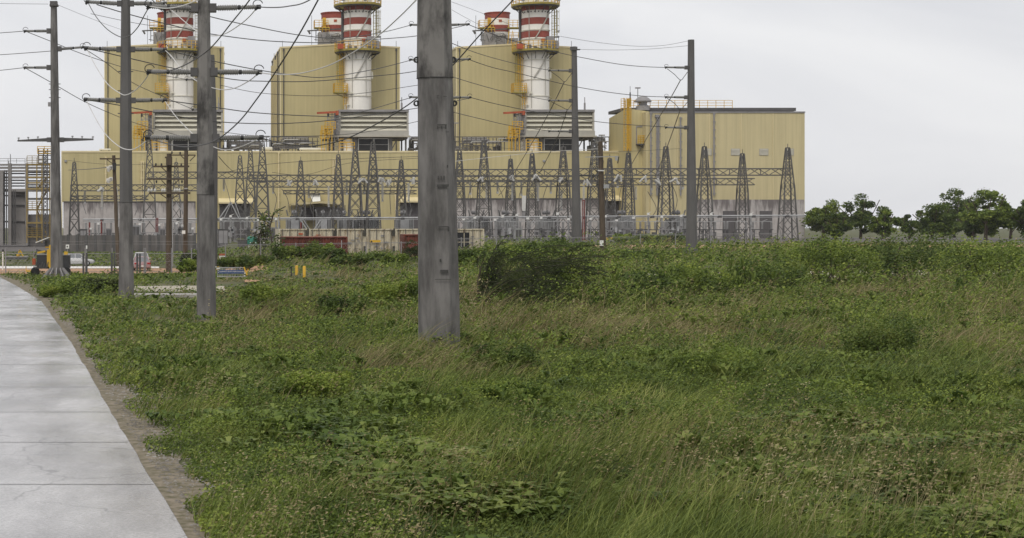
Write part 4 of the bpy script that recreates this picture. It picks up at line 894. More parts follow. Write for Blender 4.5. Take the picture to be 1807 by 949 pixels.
for a in ((147, 405, 440, 12, 250, 'dark grey cabinet beside the leftmost lattice mast', 'greyd'), (192, 404, 440, 10, 250, 'narrow grey cabinet left of the first timber pole'), (240, 398, 440, 14, 255, 'pale grey cabinet right of the second near pole', 'steell'), (287, 404, 440, 10, 252, 'grey cabinet left of the thick timber pole'),
          (394, 405, 440, 18, 250, 'dark framed cabinet right of the paired near poles', 'greyd'), (484, 402, 440, 12, 255, 'grey cabinet left of the cream containers'), (1108, 404, 425, 10, 255, 'grey cabinet among weeds below the right door canopy'), (440, 424, 445, 40, 200, 'low pale grey wall panel behind the yellow barrier post', 'conc'), (915, 404, 425, 12, 240, 'pale cabinet peeking over the scrub right of the thickest pole', 'steell')):
    cabinet(*a)
gw = thing('yard_wall', 'low dark grey block wall behind the fence at the left', 'wall', (X(150, 240), 240, 0)); q = MB(); q.box(X(101, 240), X(345, 240), 240, 240.4, -.1, Z(415, 240)); q.build('blockwork', stained('dim_blockwork', (.17,.155,.15), (.08,.075,.07), .35, .6, 1.0), gw)
q = MB()
for px in range(104, 345, 16): q.box(X(px, 240)-.2, X(px, 240)+.2, 239.9, 239.99, -.1, Z(413.5, 240))
q.build('pier', M['greyd'], gw)
# many thin posts and pipes clutter
cl = random.Random(5)
for i, (px, lab) in enumerate(((150, 'by the leftmost mast'), (187, 'left of the first timber pole'), (226, 'behind the second near pole'), (262, 'below the tall mast near the timber poles'), (305, 'between the timber poles'), (400, 'right of the paired near poles'), (430, 'beside the green tank'), (465, 'below the cluster of three masts'), (860, 'below the tall broad mast'), (905, 'below the third mast from the thickest pole'), (960, 'below the right intake'), (1075, 'right of the tagged timber pole'), (1130, 'below the right door canopy'), (1180, 'below the annex'))):
    D = 258.0; x = X(px, D); g = G(x, D); t = thing('equipment_frame', 'grey steel equipment frame with brackets ' + lab, 'equipment frame', (x, D, g), group='steel equipment frames')
    q = MB(); hh = Z(cl.uniform(396, 404), D)-g
    for s in np.linspace(-1.5, 1.5, 4): q.bar((x+s, D, g-.1), (x+s, D, g+hh*cl.uniform(.7, 1)), .12)
    for s in (.45, .75): q.bar((x-1.6, D, g+hh*s), (x+1.6, D, g+hh*s), .13)
    q.bar((x-1.5, D, g), (x, D, g+hh*.7), .08); q.build('frame', M['grey'], t)
    q = MB()
    for s in range(5): q.cut(); xx = x+cl.uniform(-1.6, 1.6); z_ = g+hh*cl.uniform(.3, .8); q.box(xx-cl.uniform(.1, .35), xx+cl.uniform(.1, .35), D-.35, D-.07, z_, z_+cl.uniform(.2, .8))
    q.build('box', M['steell' if i % 2 else 'greyd'], t)
t = thing('storage_tank', 'green round shouldered tank behind the fence right of the paired near poles', 'tank', (X(445, 200), 200, .9)); D = 200
q = MB(); q.lathe((X(436, D), D, Z(424, D)), (X(454, D), D, Z(424, D)), [(0, .45), (.05, .5), (.95, .5), (1, .45)], 14); q.v = []; q.f = []
q.lathe((X(445, D), D, Z(431, D)), (X(445, D), D, Z(416.5, D)), [(0, .64), (.75, .64), (.92, .55), (1, .3)], 16); q.build('body', M['green'], t, smooth=True)
q = MB(); q.bx(441, 452, 427.6, 428.8, D-.7, .2); q.bx(456, 467, 427.4, 428.6, D-.7, .2); q.cyl((X(445, D), D, G(X(445,D), D)-.1), (X(445, D), D, Z(431, D)), .5, n=10); q.build('stand', M['paper'], t)

# ================================================================== containers
def container(x0, x1, y, ztop, hgt, m, label, depth=6.06, rib=.28, door=True, group=None):
    z0 = ztop-hgt; t = thing('shipping_container', label, 'container', ((x0+x1)/2, y, z0), group=group); n = int((x1-x0)/rib)
    q = MB(); st = (x1-x0-.3)/n; pts = []
    for k in range(n):
        a = x0+.15+k*st; pts += [(a, .09), (a+st*.3, .09), (a+st*.5, .14), (a+st*.8, .14)]
    pts.append((x1-.15, .09)); vs = []; fs = []
    for (xx, d) in pts: vs += [(xx, y+d, z0+.15), (xx, y+d, ztop-.12)]
    for i in range(len(pts)-1): fs.append((2*i, 2*i+2, 2*i+3, 2*i+1))
    q.add(vs, fs); q.box(x0+.06, x1-.06, y+.15, y+depth, z0+.1, ztop-.04); q.build('corrugated_wall', M[m], t)
    q = MB(); q.box(x0, x0+.15, y, y+.15, z0, ztop); q.box(x1-.15, x1, y, y+.15, z0, ztop); q.box(x0+.15, x1-.15, y+.01, y+.14, ztop-.12, ztop-.005); q.box(x0+.15, x1-.15, y+.01, y+.14, z0+.01, z0+.15)
    q.box(x0, x0+.06, y+.15, y+depth, z0, ztop); q.box(x1-.06, x1, y+.15, y+depth, z0, ztop); q.build('frame', M[m], t)
    return t, z0
DC = 165.0; zct = Z(403.5, DC); gw_ = 'cream shipping containers in a row'
ed = [492, 545, 594, 646, 697, 748, 800, 855]
labs = ['cream container end at the left of the row, behind the red containers', 'second cream container from the left, behind the red containers', 'third cream container, above the right half of the red containers', 'cream container with a clean upper corner just right of the red containers',
        'cream container with a white diamond and an orange warning strip', 'cream container just left of the thickest pole, with a small warning triangle', 'cream container right of the thickest pole with a dark open front']
for i in range(7):
    x0, x1 = X(ed[i]+.4, DC), X(ed[i+1]-.4, DC); t, z0 = container(x0, x1, DC, zct, 2.6, 'contw', labs[i], group=gw_)
    q = MB()
    for fx in (.12, .36, .62, .86): xx = x0+(x1-x0)*fx; q.bar((xx, DC-.05, z0+.1), (xx, DC-.05, zct-.05), .06)
    for fx in (.36, .62):
        for z_ in (.5, 1.1): q.box(x0+(x1-x0)*fx-.02, x0+(x1-x0)*fx+.35, DC-.08, DC-.02, z0+z_, z0+z_+.05)
    q.build('lock_rod', M['greyd'], t)
    q = MB(); xx = x1 - .02
    q.box(xx-.28, xx, DC-.1, DC+.0-.005, zct-.75, zct-.2); q.box(xx-.15, xx+.02, DC-.12, DC-.101, zct-.5, zct+.03); q.box(xx-.22, xx+.0, DC-.09, DC-.02, z0+.1, z0+.8); q.build('corner_casting', mat('container_fitting', (.06,.055,.045), .7, .3, 2), t) if i < 6 else None
    if i == 4:
        q = MB(); cx, cz = x0+(x1-x0)*.66, Z(418.5, DC); q.extrude([(cx-.2, cz), (cx, cz-.2), (cx+.2, cz), (cx, cz+.2)], DC-.1, DC-.092); q.build('diamond_placard', M['paper'], t)
        q = MB(); q.bx(653, 671.5, 423.5, 427.8, DC-.1, .01); q.build('warning_strip', M['yellow'], t)
        q = MB(); cx, cz = X(655.5, DC), Z(427.2, DC); q.extrude([(cx-.13, cz), (cx+.13, cz), (cx, cz+.2)], DC-.115, DC-.106); q.build('warning_triangle', M['dark'], t)
    if i == 5:
        q = MB(); cx, cz = X(707, DC), Z(427.5, DC); q.extrude([(cx-.16, cz), (cx+.16, cz), (cx, cz+.25)], DC-.1, DC-.09); q.build('warning_triangle', M['yellow'], t)
    if i == 6:
        q = MB(); q.bx(804, 829, 410, 437, DC-.12, .1); q.build('open_front', M['black'], t)
        q = MB(); q.bx(818.5, 819.6, 411, 437, DC-.16, .03); q.bx(804, 829, 426.5, 427.5, DC-.16, .03); q.bx(828.6, 830, 409.5, 437, DC-.16, .14); q.build('door_post', M['contw'], t)
    q = MB(); rs = random.Random(i)
    for s in range(5): q.cut(); xx = x0+rs.uniform(.3, 2.2); z_ = z0+rs.uniform(.4, 2.0); q.box(xx, xx+rs.uniform(.2, .5), DC-.012, DC+.004, z_, z_+rs.uniform(.08, .2))
    q.build('decal', M['orange' if i in (0, 1) else 'grey'], t)
DR_ = 150.0
t, z0 = container(X(497, DR_), X(613.5, DR_), DR_, Z(417.5, DR_), 2.35, 'contr', 'long rust red container in the grass in front of the cream row', depth=2.4)
q = MB(); q.box(X(497, DR_)+.1, X(613.5, DR_)-.1, DR_+.16, DR_+2.4, Z(417.5, DR_)-.03, Z(417.5, DR_)+.03); q.build('roof', mat('faded_red_roof', (.36,.19,.15), .7, .15, 1.2), t)
q = MB(); q.bar((X(602.5, DR_), DR_-.1, z0), (X(602.5, DR_), DR_-.1, Z(424, DR_)), .07); q.build('rod', M['steell'], t)
t, z0 = container(X(712, DR_), X(792, DR_), DR_, Z(413.5, DR_), 2.45, 'contr', 'rust red container partly hidden by the thickest pole', depth=2.4)
q = MB(); q.box(X(712, DR_)+.1, X(792, DR_)-.1, DR_+.16, DR_+2.4, Z(413.5, DR_)-.03, Z(413.5, DR_)+.03); q.build('roof', mat('dusty_red_roof', (.34,.2,.16), .7, .15, 1.2), t)

# ================================================================== poles
def arm(q_parent, base, tip, r, m='ins', nm='line_post_insulator', ring=True, dz=0):
    """ribbed horizontal post insulator from bracket to tip"""
    base = Vector(base); tip = Vector(tip); L_ = (tip-base).length; pr = []
    def ribs(a, c, n, r0, r1):
        o = []
        for i in range(n):
            u = a+(c-a)*i/n; s = (c-a)/n; o += [(u+s*.05, r0), (u+s*.35, r1), (u+s*.6, r1), (u+s*.95, r0)]
        return o
    n = max(8, int(L_/.075)); pr = [(0, r*.8), (.03, r*.8)] + ribs(.04, .50, n//2, r*.72, r*1.08) + [(.51, r*.6), (.6, r*.6)] + ribs(.61, .95, int(n*.36), r*.6, r*.85) + [(.97, r*.5), (1, r*.5)]
    q = MB(); q.lathe(base, tip, pr, 10); o = q.build(nm, M[m], q_parent)
    q = MB(); d = (tip-base).normalized(); q.cyl(base+d*L_*.515, base+d*L_*.585, r*.85, n=10); q.cyl(tip-d*.06, tip+d*.12, r*.8, n=8)
    if ring:
        pts = []
        for k in range(11):
            a = math.pi*(.05+1.5*k/10); pts.append(tip+Vector((math.cos(a)*r*1.7, 0, math.sin(a)*r*1.5+r*1.0)))
        q.tube(pts, r*.17, 5)
        q.bar(tip+Vector((-.12, 0, -.12)), tip+Vector((.12, 0, .05)), r*.8)
    q.build('end_fitting', M['dark'], o); return o
def big_pole(name, label, cat, D, prof, arms, n=8, rot=.5, m='conc', seg='shaft_section', r_arm=.13, splice=None, group=None, steps=False, blk=.3):
    """prof: list of (y, left px, right px) down the pole"""
    yb = prof[-1][0]; cxb = (prof[-1][1]+prof[-1][2])/2; xb = X(cxb, D); g = G(xb, D)
    t = thing(name, label, cat, (xb, D, g), group=group)
    secs = splice or []; P_ = [(Z(y, D), X((a+c)/2, D), (c-a)/2/F*D) for y, a, c in prof]
    # extend to the ground
    (z1, x1, r1), (z2, x2, r2) = P_[-2], P_[-1]
    k = (g-.1-z2)/(z2-z1) if abs(z2-z1) > 1e-6 else 0
    P_.append((g-.1, x2+(x2-x1)*k*.5, r2+(r2-r1)*min(k, 1.5)*.6))
    q = MB(); cut = secs[0] if secs else None
    def section(pl, nm, mm):
        q = MB(); vs = []; fs = []
        for (z, x, r) in pl:
            for j in range(n):
                a = 2*math.pi*(j+rot)/n; vs.append((x+r/math.cos(math.pi/n)*math.cos(a) if n <= 8 else x+r*math.cos(a), D+r*math.sin(a), z))
        for i in range(len(pl)-1):
            for j in range(n): fs.append((i*n+j, i*n+(j+1)%n, (i+1)*n+(j+1)%n, (i+1)*n+j))
        fs += [tuple(range(n)), tuple(reversed(range((len(pl)-1)*n, len(pl)*n)))]
        q.add(vs, fs); return q.build(nm, M[mm], t)
    if cut is not None:
        zc = Z(cut, D); up = [p for p in P_ if p[0] >= zc]; lo = [p for p in P_ if p[0] < zc]
        a, b_ = up[-1], lo[0]; u = (a[0]-zc)/(a[0]-b_[0]) if a[0] != b_[0] else 0; xc = a[1]+(b_[1]-a[1])*u; rc = a[2]+(b_[2]-a[2])*u
        section(up+[(zc, xc, rc*1.035)], 'upper_section', m[0]); section([(zc+.5, xc, rc*.97)]+lo, 'lower_section', m[1])
        q = MB(); vs = []; q.lathe((xc, D, zc-.03), (xc, D, zc+.02), [(0, rc*1.02), (1, rc*1.07)], n, rot=rot); q.v = []; q.f = []
    else: section(P_, seg, m if isinstance(m, str) else m[0])
    for (y, cl_, cr_, tipL, tipR) in arms:
        z = Z(y, D)
        for s, e, tp in ((-1, cl_, tipL), (1, cr_, tipR)):
            if tp is None: continue
            xe = X(e, D); ty = tp[1]; tx = tp[0]
            q = MB(); q.box(xe-(.02 if s > 0 else blk), xe+(blk if s > 0 else .02), D-.2*blk/.3, D+.2*blk/.3, z-blk*.62, z+blk*.62); br = q.build('arm_bracket', M['dark' if m != 'concD' else 'concD'] if False else M['greyd'], t)
            arm(t, (xe+s*blk, D, z), (X(tx, D), D, Z(ty, D)), r_arm)
    if steps:
        q = MB()
        for i, yy in enumerate(steps): 
            z = Z(yy, D); pl = min(P_, key=lambda p: abs(p[0]-z)); q.bar((pl[1]-pl[2]-.12, D, z), (pl[1]+pl[2]+.12, D, z), .05)
        q.build('step_bolt', M['greyd'], t)
    return t, P_
# A thickest pole
pa, PA = big_pole('concrete_pole', 'thickest and nearest grey concrete pole, stained darker above its joint', 'utility pole', 46,
    [(-560, 745, 786), (0, 738, 794), (138, 737, 797.5), (139, 738.8, 796.8), (531, 740, 808.5)], [], m=('concA', 'conc'), splice=[138], rot=.5)
D = 46
q = MB()
for (px, y, s) in ((737, 105, -1), (737, 182, -1), (798.5, 105, 1), (800.5, 182, 1)):
    q.lathe(P(px+s*1.5, y, D-.05), P(px+s*1.5, y, D+.05)+Vector((0, .1, 0)), [(0, .05), (0, .09), (1, .09), (1, .05)], 10, cap=False); q.bar(P(px-s*1, y-3, D), P(px-s*1, y+3, D), .06)
q.build('eye_bracket', M['dark'], pa)
q = MB(); zc = Z(138, D); q.lathe((X(767.3, D), D, zc-.012), (X(767.3, D), D, zc+.012), [(0, X(797.8, D)-X(767.3, D)), (1, X(797.8, D)-X(767.3, D))], 8, rot=.5)
q.build('joint_ring', M['greyd'], pa)
q = MB(); gA = G(X(775, D), D); q.lathe((X(775.5, D), D, gA-.1), (X(775.5, D), D, gA+.16), [(0, 1.0), (.7, .98), (1, .9)], 20); q.build('footing', M['plain'], pa)
q = MB()
for k in range(9): a = 2*math.pi*k/9; q.cyl((X(775.5, D)+math.cos(a)*.82, D+math.sin(a)*.82, gA+.1), (X(775.5, D)+math.cos(a)*.82, D+math.sin(a)*.82, gA+.26), .03, n=6)
q.build('anchor_bolts', M['greyd'], pa)
# stencilled marks (weathered black digits and plates) on the front face
fr = lambda y: D-((X(797, D)-X(738, D))/2)-.012 - (y-138)*.00022
sten = mat('worn_stencil', (.06, .058, .055), .8, .3, 6)
def txt(name, s, x, y, z, size, m, parent, rotz=0, vert=False, extr=.004):
    cu = bpy.data.curves.new(name, 'FONT'); cu.body = s; cu.size = size; cu.extrude = extr; cu.align_x = 'CENTER'; cu.align_y = 'CENTER'
    tmp = bpy.data.objects.new('tmp', cu); link(tmp); dg = bpy.context.evaluated_depsgraph_get(); me = bpy.data.meshes.new_from_object(tmp.evaluated_get(dg)); bpy.data.objects.remove(tmp)
    off = OFF.get(parent.name, Vector((0,0,0))) if parent is not None else Vector((0,0,0))
    Mx = Matrix.Translation(Vector((x, y, z))-off) @ Matrix.Rotation(R(90), 4, 'X')
    if rotz: Mx = Matrix.Translation(Vector((x, y, z))-off) @ Matrix.Rotation(rotz, 4, 'Z') @ Matrix.Rotation(R(90), 4, 'X')
    me.transform(Mx); me.materials.clear(); me.materials.append(m); o = bpy.data.objects.new(name, me); link(o); o.parent = parent; return o
for (px0, px1, y0, y1) in ((766, 783, 221, 223), (766, 768, 224, 229), (773, 775, 224, 229), (780, 782.5, 221, 229), (781, 787, 234, 235), (766, 786, 326, 330), (767, 769, 311, 318), (772, 774, 311, 318), (777, 779, 311, 318), (783, 785, 292, 297), (768, 786, 399, 400.5), (768, 771, 401, 404), (784, 787, 400, 408), (770, 773, 456, 461), (771, 785, 475, 480), (766, 770, 170, 171), (767, 768, 171, 176), (777, 783, 172, 173), (762, 790, 491, 492)):
    ym = (y0+y1)/2; q = MB(); q.box(X(px0, D), X(px1, D), fr(ym), fr(ym)+.009, Z(y1, D), Z(y0, D)); q.build('worn_marking', sten, pa)
# B paired poles in front
pb, _ = big_pole('concrete_pole', 'nearer pole of the overlapping pair, grey concrete with three pairs of ribbed insulator arms', 'utility pole', 64,
    [(-70, 350, 369), (0, 349, 370.5), (127, 348, 372), (260, 347.5, 376.5), (343, 347, 378.5), (344, 347.5, 377.5), (531, 347.2, 381)],
    [(14, 349, 370, (264, 11), (455, 12)), (127, 348, 372, (264, 126), (457, 127)), (243.5, 347.5, 375.5, (262, 242), (460, 242))], m=('concA', 'conc'), splice=[343], r_arm=.115, blk=.27)
q = MB(); q.box(X(368, 64), X(374, 64), 63.55, 63.64, Z(342, 64), Z(70, 64)); 
pc, _ = big_pole('concrete_pole', 'grey concrete pole second from the left with three pairs of long arms', 'utility pole', 80,
    [(-45, 215, 228), (0, 214, 229.5), (87, 213, 231), (178, 212, 232), (357, 211, 234), (358, 211.5, 233.7), (531, 209, 236.8)],
    [(6, 214, 229, (155, 3), (290, 5.5)), (87, 213, 231, (153, 84.5), (290, 87)), (177, 212, 232, (152, 175), (290, 176))], m=('concD', 'conc'), splice=[357], r_arm=.115, blk=.22, steps=[126, 160, 200])
# B2 behind
pb2, _ = big_pole('concrete_pole', 'farther pole of the overlapping pair, dark and square topped with short left arms', 'utility pole', 150,
    [(97, 362, 378.5), (103, 362, 379), (260, 361, 384.5), (531, 358, 384)], [(140, 362, 379, (330, 140), None), (193, 362, 380, (341, 193), None)], m='concD', n=12, r_arm=.12, blk=.3, steps=[112, 135, 158, 170, 190, 210, 222])
# D hidden behind the thickest pole, its arms showing on both sides
pd_, _ = big_pole('concrete_pole', 'pole hidden behind the thickest pole with three pairs of arm tips showing', 'utility pole', 127,
    [(20, 768, 782), (43, 768, 782), (430, 764, 788), (470, 763, 789)], [(44, 768, 782, (726, 43.5), (826, 42.5)), (105, 767, 783, (725, 105), (828, 104)), (172, 766, 784, (725, 171), (829, 171.5))], m='concD', n=12, r_arm=.11, blk=.3)
# E first at left
pe, _ = big_pole('concrete_pole', 'leftmost tall pole with staggered short arms and a gusseted base', 'utility pole', 115,
    [(3, 89.5, 100.5), (45, 89, 101.5), (166, 89, 104), (167, 89.3, 103.8), (326, 89.5, 107), (327, 89.7, 106.8), (440, 89, 110.5), (478, 89, 112)],
    [(54.5, 89, 101.5, (45, 54.5), None), (86, 89, 102, None, (146, 83)), (119, 89, 102.5, (45, 119), None)], m='conc', n=12, r_arm=.11, blk=.28, steps=[148, 158, 172])
D = 115
q = MB(); q.box(X(88, D), X(103, D), D-.35, D+.35, Z(11, D), Z(8, D)); q.box(X(88.5, D), X(101.5, D), D-.3, D+.3, Z(8, D), Z(2.5, D)); q.build('cap', M['greyd'], pe)
q = MB(); q.bx(84.5, 90, 180, 187, D-.2, .4); q.build('meter_box', M['grey'], pe)
q = MB()
q.add([(X(83,D),D-.14,Z(249.5,D)),(X(83,D),D-.14,Z(243.5,D)),(X(31,D),D-.14,Z(249.5,D)),(X(31,D),D-.14,Z(247,D)),(X(83,D),D+.14,Z(249.5,D)),(X(83,D),D+.14,Z(243.5,D)),(X(31,D),D+.14,Z(249.5,D)),(X(31,D),D+.14,Z(247,D))],[(0,1,3,2),(4,6,7,5),(0,2,6,4),(1,5,7,3),(2,3,7,6),(0,4,5,1)])
q.add([(X(113,D),D-.14,Z(249.5,D)),(X(113,D),D-.14,Z(243,D)),(X(165,D),D-.14,Z(247,D)),(X(165,D),D-.14,Z(244.5,D)),(X(113,D),D+.14,Z(249.5,D)),(X(113,D),D+.14,Z(243,D)),(X(165,D),D+.14,Z(247,D)),(X(165,D),D+.14,Z(244.5,D))],[(0,2,3,1),(4,5,7,6),(0,4,6,2),(1,3,7,5),(2,6,7,3),(0,1,5,4)])
q.box(X(83, D), X(90, D), D-.25, D+.25, Z(250.5, D), Z(242.5, D)); q.box(X(105, D), X(113, D), D-.25, D+.25, Z(250.5, D), Z(242.5, D)); ca = q.build('crossarm', M['greyd'], pe)
q = MB()
for px, y in ((33, 247), (50, 246), (67, 245), (128, 244), (145, 244.5), (164, 245)):
    q.cyl(P(px, y, D), P(px, y-3.2, D), .035, n=5); q.tube([P(px-1.4, y-2.4, D), P(px-1.4, y-4, D), P(px+1.4, y-4, D), P(px+1.4, y-2.4, D)], .028, 4)
q.build('pin_insulator', M['ins'], ca)
q = MB(); cx = X(100.5, D); zb = G(cx, D)
for k in range(12):
    a = 2*math.pi*k/12; c_, s_ = math.cos(a), math.sin(a); r0 = .46
    q.bar((cx+c_*r0, D+s_*r0, zb+.75), (cx+c_*1.05, D+s_*1.05, zb+.05), .07, .14)
q.lathe((cx, D, zb-.05), (cx, D, zb+.08), [(0, 1.15), (1, 1.15)], 16); q.build('base_gusset', M['grey'], pe)
pf, _ = big_pole('concrete_pole', 'slim dark concrete pole at the right before the right air intake, arms to the left', 'utility pole', 160,
    [(82, 1009, 1017), (90, 1009, 1018), (200, 1009, 1020), (430, 1009.5, 1026)], [(124.5, 1009, 1018, (970, 124), None), (177.5, 1009, 1019, (970, 177), None), (231.5, 1009, 1021, (970, 231), None)], m='concD', n=12, r_arm=.11, blk=.28)
q = MB(); q.bx(1007, 1019, 82, 88, 159.6, .3); q.bx(1019, 1024, 86, 88, 159.8, .3); q.build('cap', M['greyd'], pf)
pg, _ = big_pole('concrete_pole', 'dark concrete pole at the right whose arms point left over the annex', 'utility pole', 150,
    [(70, 1214, 1225), (200, 1213, 1226), (430, 1211, 1230), (450, 1211, 1231)], [(119, 1214, 1225, (1176, 118.5), None), (171.5, 1213, 1226, (1176, 171), None), (225, 1213, 1226, (1176, 224.5), None)], m='concD', n=12, r_arm=.11, blk=.28)

# timber poles
def timber(px_t, y_t, px_b, y_b, D, wt, wb, label):
    x = X(px_b, D); g = G(x, D); t = thing('timber_pole', label, 'utility pole', (x, D, g)); zb = Z(y_b, D); top = P(px_t, y_t, D); bot = P(px_b, y_b, D); d = bot-top; k = (g-.1-top.z)/d.z; bot = top+d*k
    q = MB(); q.lathe(bot, top, [(0, wb/2/F*D), (.5, (wb+wt)/4/F*D*1.02), (1, wt/2/F*D)], 12); q.build('pole_shaft', M['wood'], t, smooth=True); return t
w1 = timber(200.5, 274, 208, 447, 150, 6, 7.5, 'timber pole left of the second near pole, leaning slightly, with pale insulators on its side')
D = 150; q = MB(); q.bar(P(176, 280, D-.2), P(214, 280, D-.2), .14); q.bar(P(187, 280, D-.2), P(199, 289, D-.2), .08); q.build('crossarm', M['wood'], w1)
q = MB()
for y in (292, 296, 313, 316):
    pr = []
    for i in range(6): pr += [((i+.1)/6, .06), ((i+.4)/6, .13), ((i+.7)/6, .13), ((i+.95)/6, .06)]
    q.lathe(P(199, y+1, D-.2), P(187+(y%3), y+4, D-.3), pr, 8)
    q.lathe(P(195, y, D-.4), P(191, y+7, D-.4), pr, 8)
q.build('cutout_insulator', M['insw'], w1)
q = MB(); q.bx(199, 205, 287, 300, D-.45, .25); q.bx(205, 212, 290, 292, D-.4, .2); q.build('bracket', M['dark'], w1)
q = MB(); q.tube([P(206, 330, D-.3), P(208.5, 345, D-.3), P(209, 400, D-.3)], .03, 4); q.build('conduit', M['steell'], w1)
w2 = timber(298.5, 271, 298, 479, 131, 9, 11, 'thickest timber pole, left one of the pair joined by wooden crossarms')
D = 131; q = MB(); q.bx(293, 304, 276, 291, D-.75, .5); q.bx(291, 294, 276, 279, D-.6, .2); q.build('switch_box', M['wood'], w2)
q = MB()
for (a, c, y, th) in ((270, 334, 293.5, .15), (263, 336, 340.5, .17), (258, 326, 316, .12), (303, 345, 273.5, .1)): q.bar(P(a, y, D-.35), P(c, y, D-.35), th)
for (a, ya, c, yc) in ((284, 294, 296, 305), (283, 342, 296, 351), (316, 342, 303, 351), (285, 318, 297, 330), (315, 318, 303, 328), (333, 274, 325, 283), (318, 273, 325, 280), (345, 274, 335, 284)): q.bar(P(a, ya, D-.4), P(c, yc, D-.4), .08)
ca = q.build('crossarm', M['wood'], w2)
q = MB()
for px, y in ((262, 340), (267, 340), (273, 340), (286, 340), (290, 340), (308, 340), (312, 340), (316, 340)):
    q.lathe(P(px, y-.8, D-.35), P(px+.8, y-8, D-.35), [(0,.05),(.2,.05),(.25,.13),(.4,.05),(.45,.13),(.6,.05),(.65,.11),(.8,.05),(1,.04)], 8)
q.build('pin_insulator', M['insw'], ca)
q = MB()
for px, y in ((285, 293), (275, 293), (320, 293), (318, 273), (303.5, 272)): q.lathe(P(px, y-.8, D-.35), P(px, y-5, D-.35), [(0,.05),(.3,.1),(.6,.05),(1,.08)], 7)
for px, y in ((276, 318), (321, 318)): q.lathe(P(px, y, D-.35), P(px, y+5, D-.35), [(0,.05),(.3,.1),(.6,.05),(1,.08)], 7)
q.build('pin_insulator', M['dark'], ca)
q = MB(); q.tube([P(304, 350, D-.4), P(304.5, 420, D-.4), P(305, 470, D-.4)], .035, 5); q.build('conduit', M['steell'], w2)
w3 = timber(328.5, 266, 327, 465, 140, 7, 8.5, 'thinner timber pole, right one of the pair joined by wooden crossarms, with a white plate')
q = MB(); q.bx(321, 327, 406.5, 412.5, 139.4, .08); q.build('white_plate', M['paper'], w3)
q = MB(); q.bar(P(325, 332.5, 139.6), P(331, 332.5, 139.6), .1); q.build('band', M['steell'], w3)
w4 = timber(1059.5, 249, 1064.5, 458, 146, 8, 11, 'dark timber pole with a white tag and an orange band near its foot')
D = 146; q = MB(); q.bx(1058.5, 1065, 424, 433.5, D-.33, .03); q.build('white_tag', M['paper'], w4)
q = MB(); q.lathe(P(1064.2, 447.5, D), P(1064.2, 445.5, D), [(0, .3), (1, .3)], 12); q.build('orange_band', M['yellow'], w4, smooth=True)
q = MB(); q.bar(P(1033, 277, D-.3), P(1092, 276, D-.3), .07); q.bx(1086, 1090, 275, 283, D-.4, .12); q.bx(1066, 1075, 325, 332, D-.4, .3); q.build('side_arm', M['steell'], w4)
q = MB(); q.bar(P(1092, 276, D-.3), P(1090, 288, D-.3), .08); q.build('hanger', M['dark'], w4)
q = MB(); q.bar(P(1055, 300.5, D-.35), P(1066, 301, D-.35), .1); q.build('band', M['insw'], w4)
# small leaning timber lever left of shelter
t = thing('switch_post', 'slim pale post with a slanting dark switch arm left of the shelter', 'switch post', (X(491.5, 200), 200, G(X(491.5, 200), 200))); D = 200
q = MB(); q.bar((X(491.5, D), D, G(X(491.5, D), D)-.1), P(491.5, 376, D), .12); q.build('post', M['steell'], t)
q = MB(); q.bar(P(482, 375.5, D), P(504, 364, D), .13); q.bar(P(493, 372, D), P(500, 371, D), .1); q.build('switch_arm', M['dark'], t)

# ================================================================== overhead wires
W = wire; LG = 'heavy power lines overhead'
W([(264,243.5),(290,252),(320,258.5),(352,256.5),(385,245),(422,214),(452,176),(480,136),(525,65),(561,0),(600,-75)], 64, 40, .022, 'thick black line rising steeply from the near pair across the middle boiler building', group=LG)
W([(265,127),(285,127.5),(305,123),(335,110),(372,84),(410,38),(440,0),(480,-60)], 64, 44, .022, 'thick line curving steeply up from the middle left arm of the near pair', group=LG)
W([(264,11),(290,14.5),(315,12),(342,3),(365,-8),(400,-30)], 64, 46, .022, 'line sagging just under the top left arm of the near pair', 'wirel', group=LG)
W([(460,242.5),(490,251),(530,257),(565,256),(610,245),(660,221),(700,198),(738,171),(797,117),(850,58),(907,-2),(960,-62)], 64, 50, .022, 'line from the lowest right arm of the near pair rising behind the thickest pole', group=LG)
W([(457,127.5),(480,130.5),(520,130.5),(560,122),(600,106),(660,68),(700,34),(736,-2),(790,-60)], 64, 50, .022, 'pale line sagging from the middle right arm of the near pair across the middle stack', 'wirel', group=LG)
W([(455,12),(475,13),(496,12.5),(514,10),(530,7),(546,0),(570,-14)], 64, 52, .022, 'line from the top right arm of the near pair leaving over the sky', group=LG)
JG = 'slack lines between the second pole and the near pair'
W([(156,6),(170,30),(190,52),(213,65),(228,63),(243,48),(254,28),(263,12)], 80, 64, .022, 'slack line looping from the top left arm of the second pole to the near pair', group=JG)
W([(154,87),(168,115),(190,148),(213,165),(224,167),(240,158),(254,143),(264,128)], 80, 64, .022, 'pale slack line looping from the middle left arm of the second pole', 'wirel', group=JG)
W([(153,178),(165,202),(185,235),(210,258),(230,264),(246,258),(262,245)], 80, 64, .022, 'pale slack line looping from the lowest left arm of the second pole', 'wirel', group=JG)
W([(291,6),(305,20),(346,54),(362,60),(376,63),(398,59),(425,42),(440,29),(453,14)], 80, 64, .022, 'slack line passing behind the near pair at the top, right of the left stack', 'wirel', group=JG)
W([(291,88),(305,102),(320,122),(346,142),(370,153),(392,158),(415,155),(440,142),(456,129)], 80, 64, .022, 'pale slack line passing behind the near pair at mid height', 'wirel', group=JG)
W([(291,178),(310,205),(340,236),(360,250),(385,262),(405,264),(430,257),(458,244)], 80, 64, .022, 'pale slack line passing behind the near pair just above the hall roof', 'wirel', group=JG)
TG = 'thin lines running to the far poles'
W([(171,8),(213,21),(269,36),(340,53),(373,60),(460,71),(544,75),(600,74),(667,69),(736,63),(797,50),(826,43)], 80, 127, .028, 'thin line across the sky above the middle boiler building to the hidden pole, right tip', group=TG)
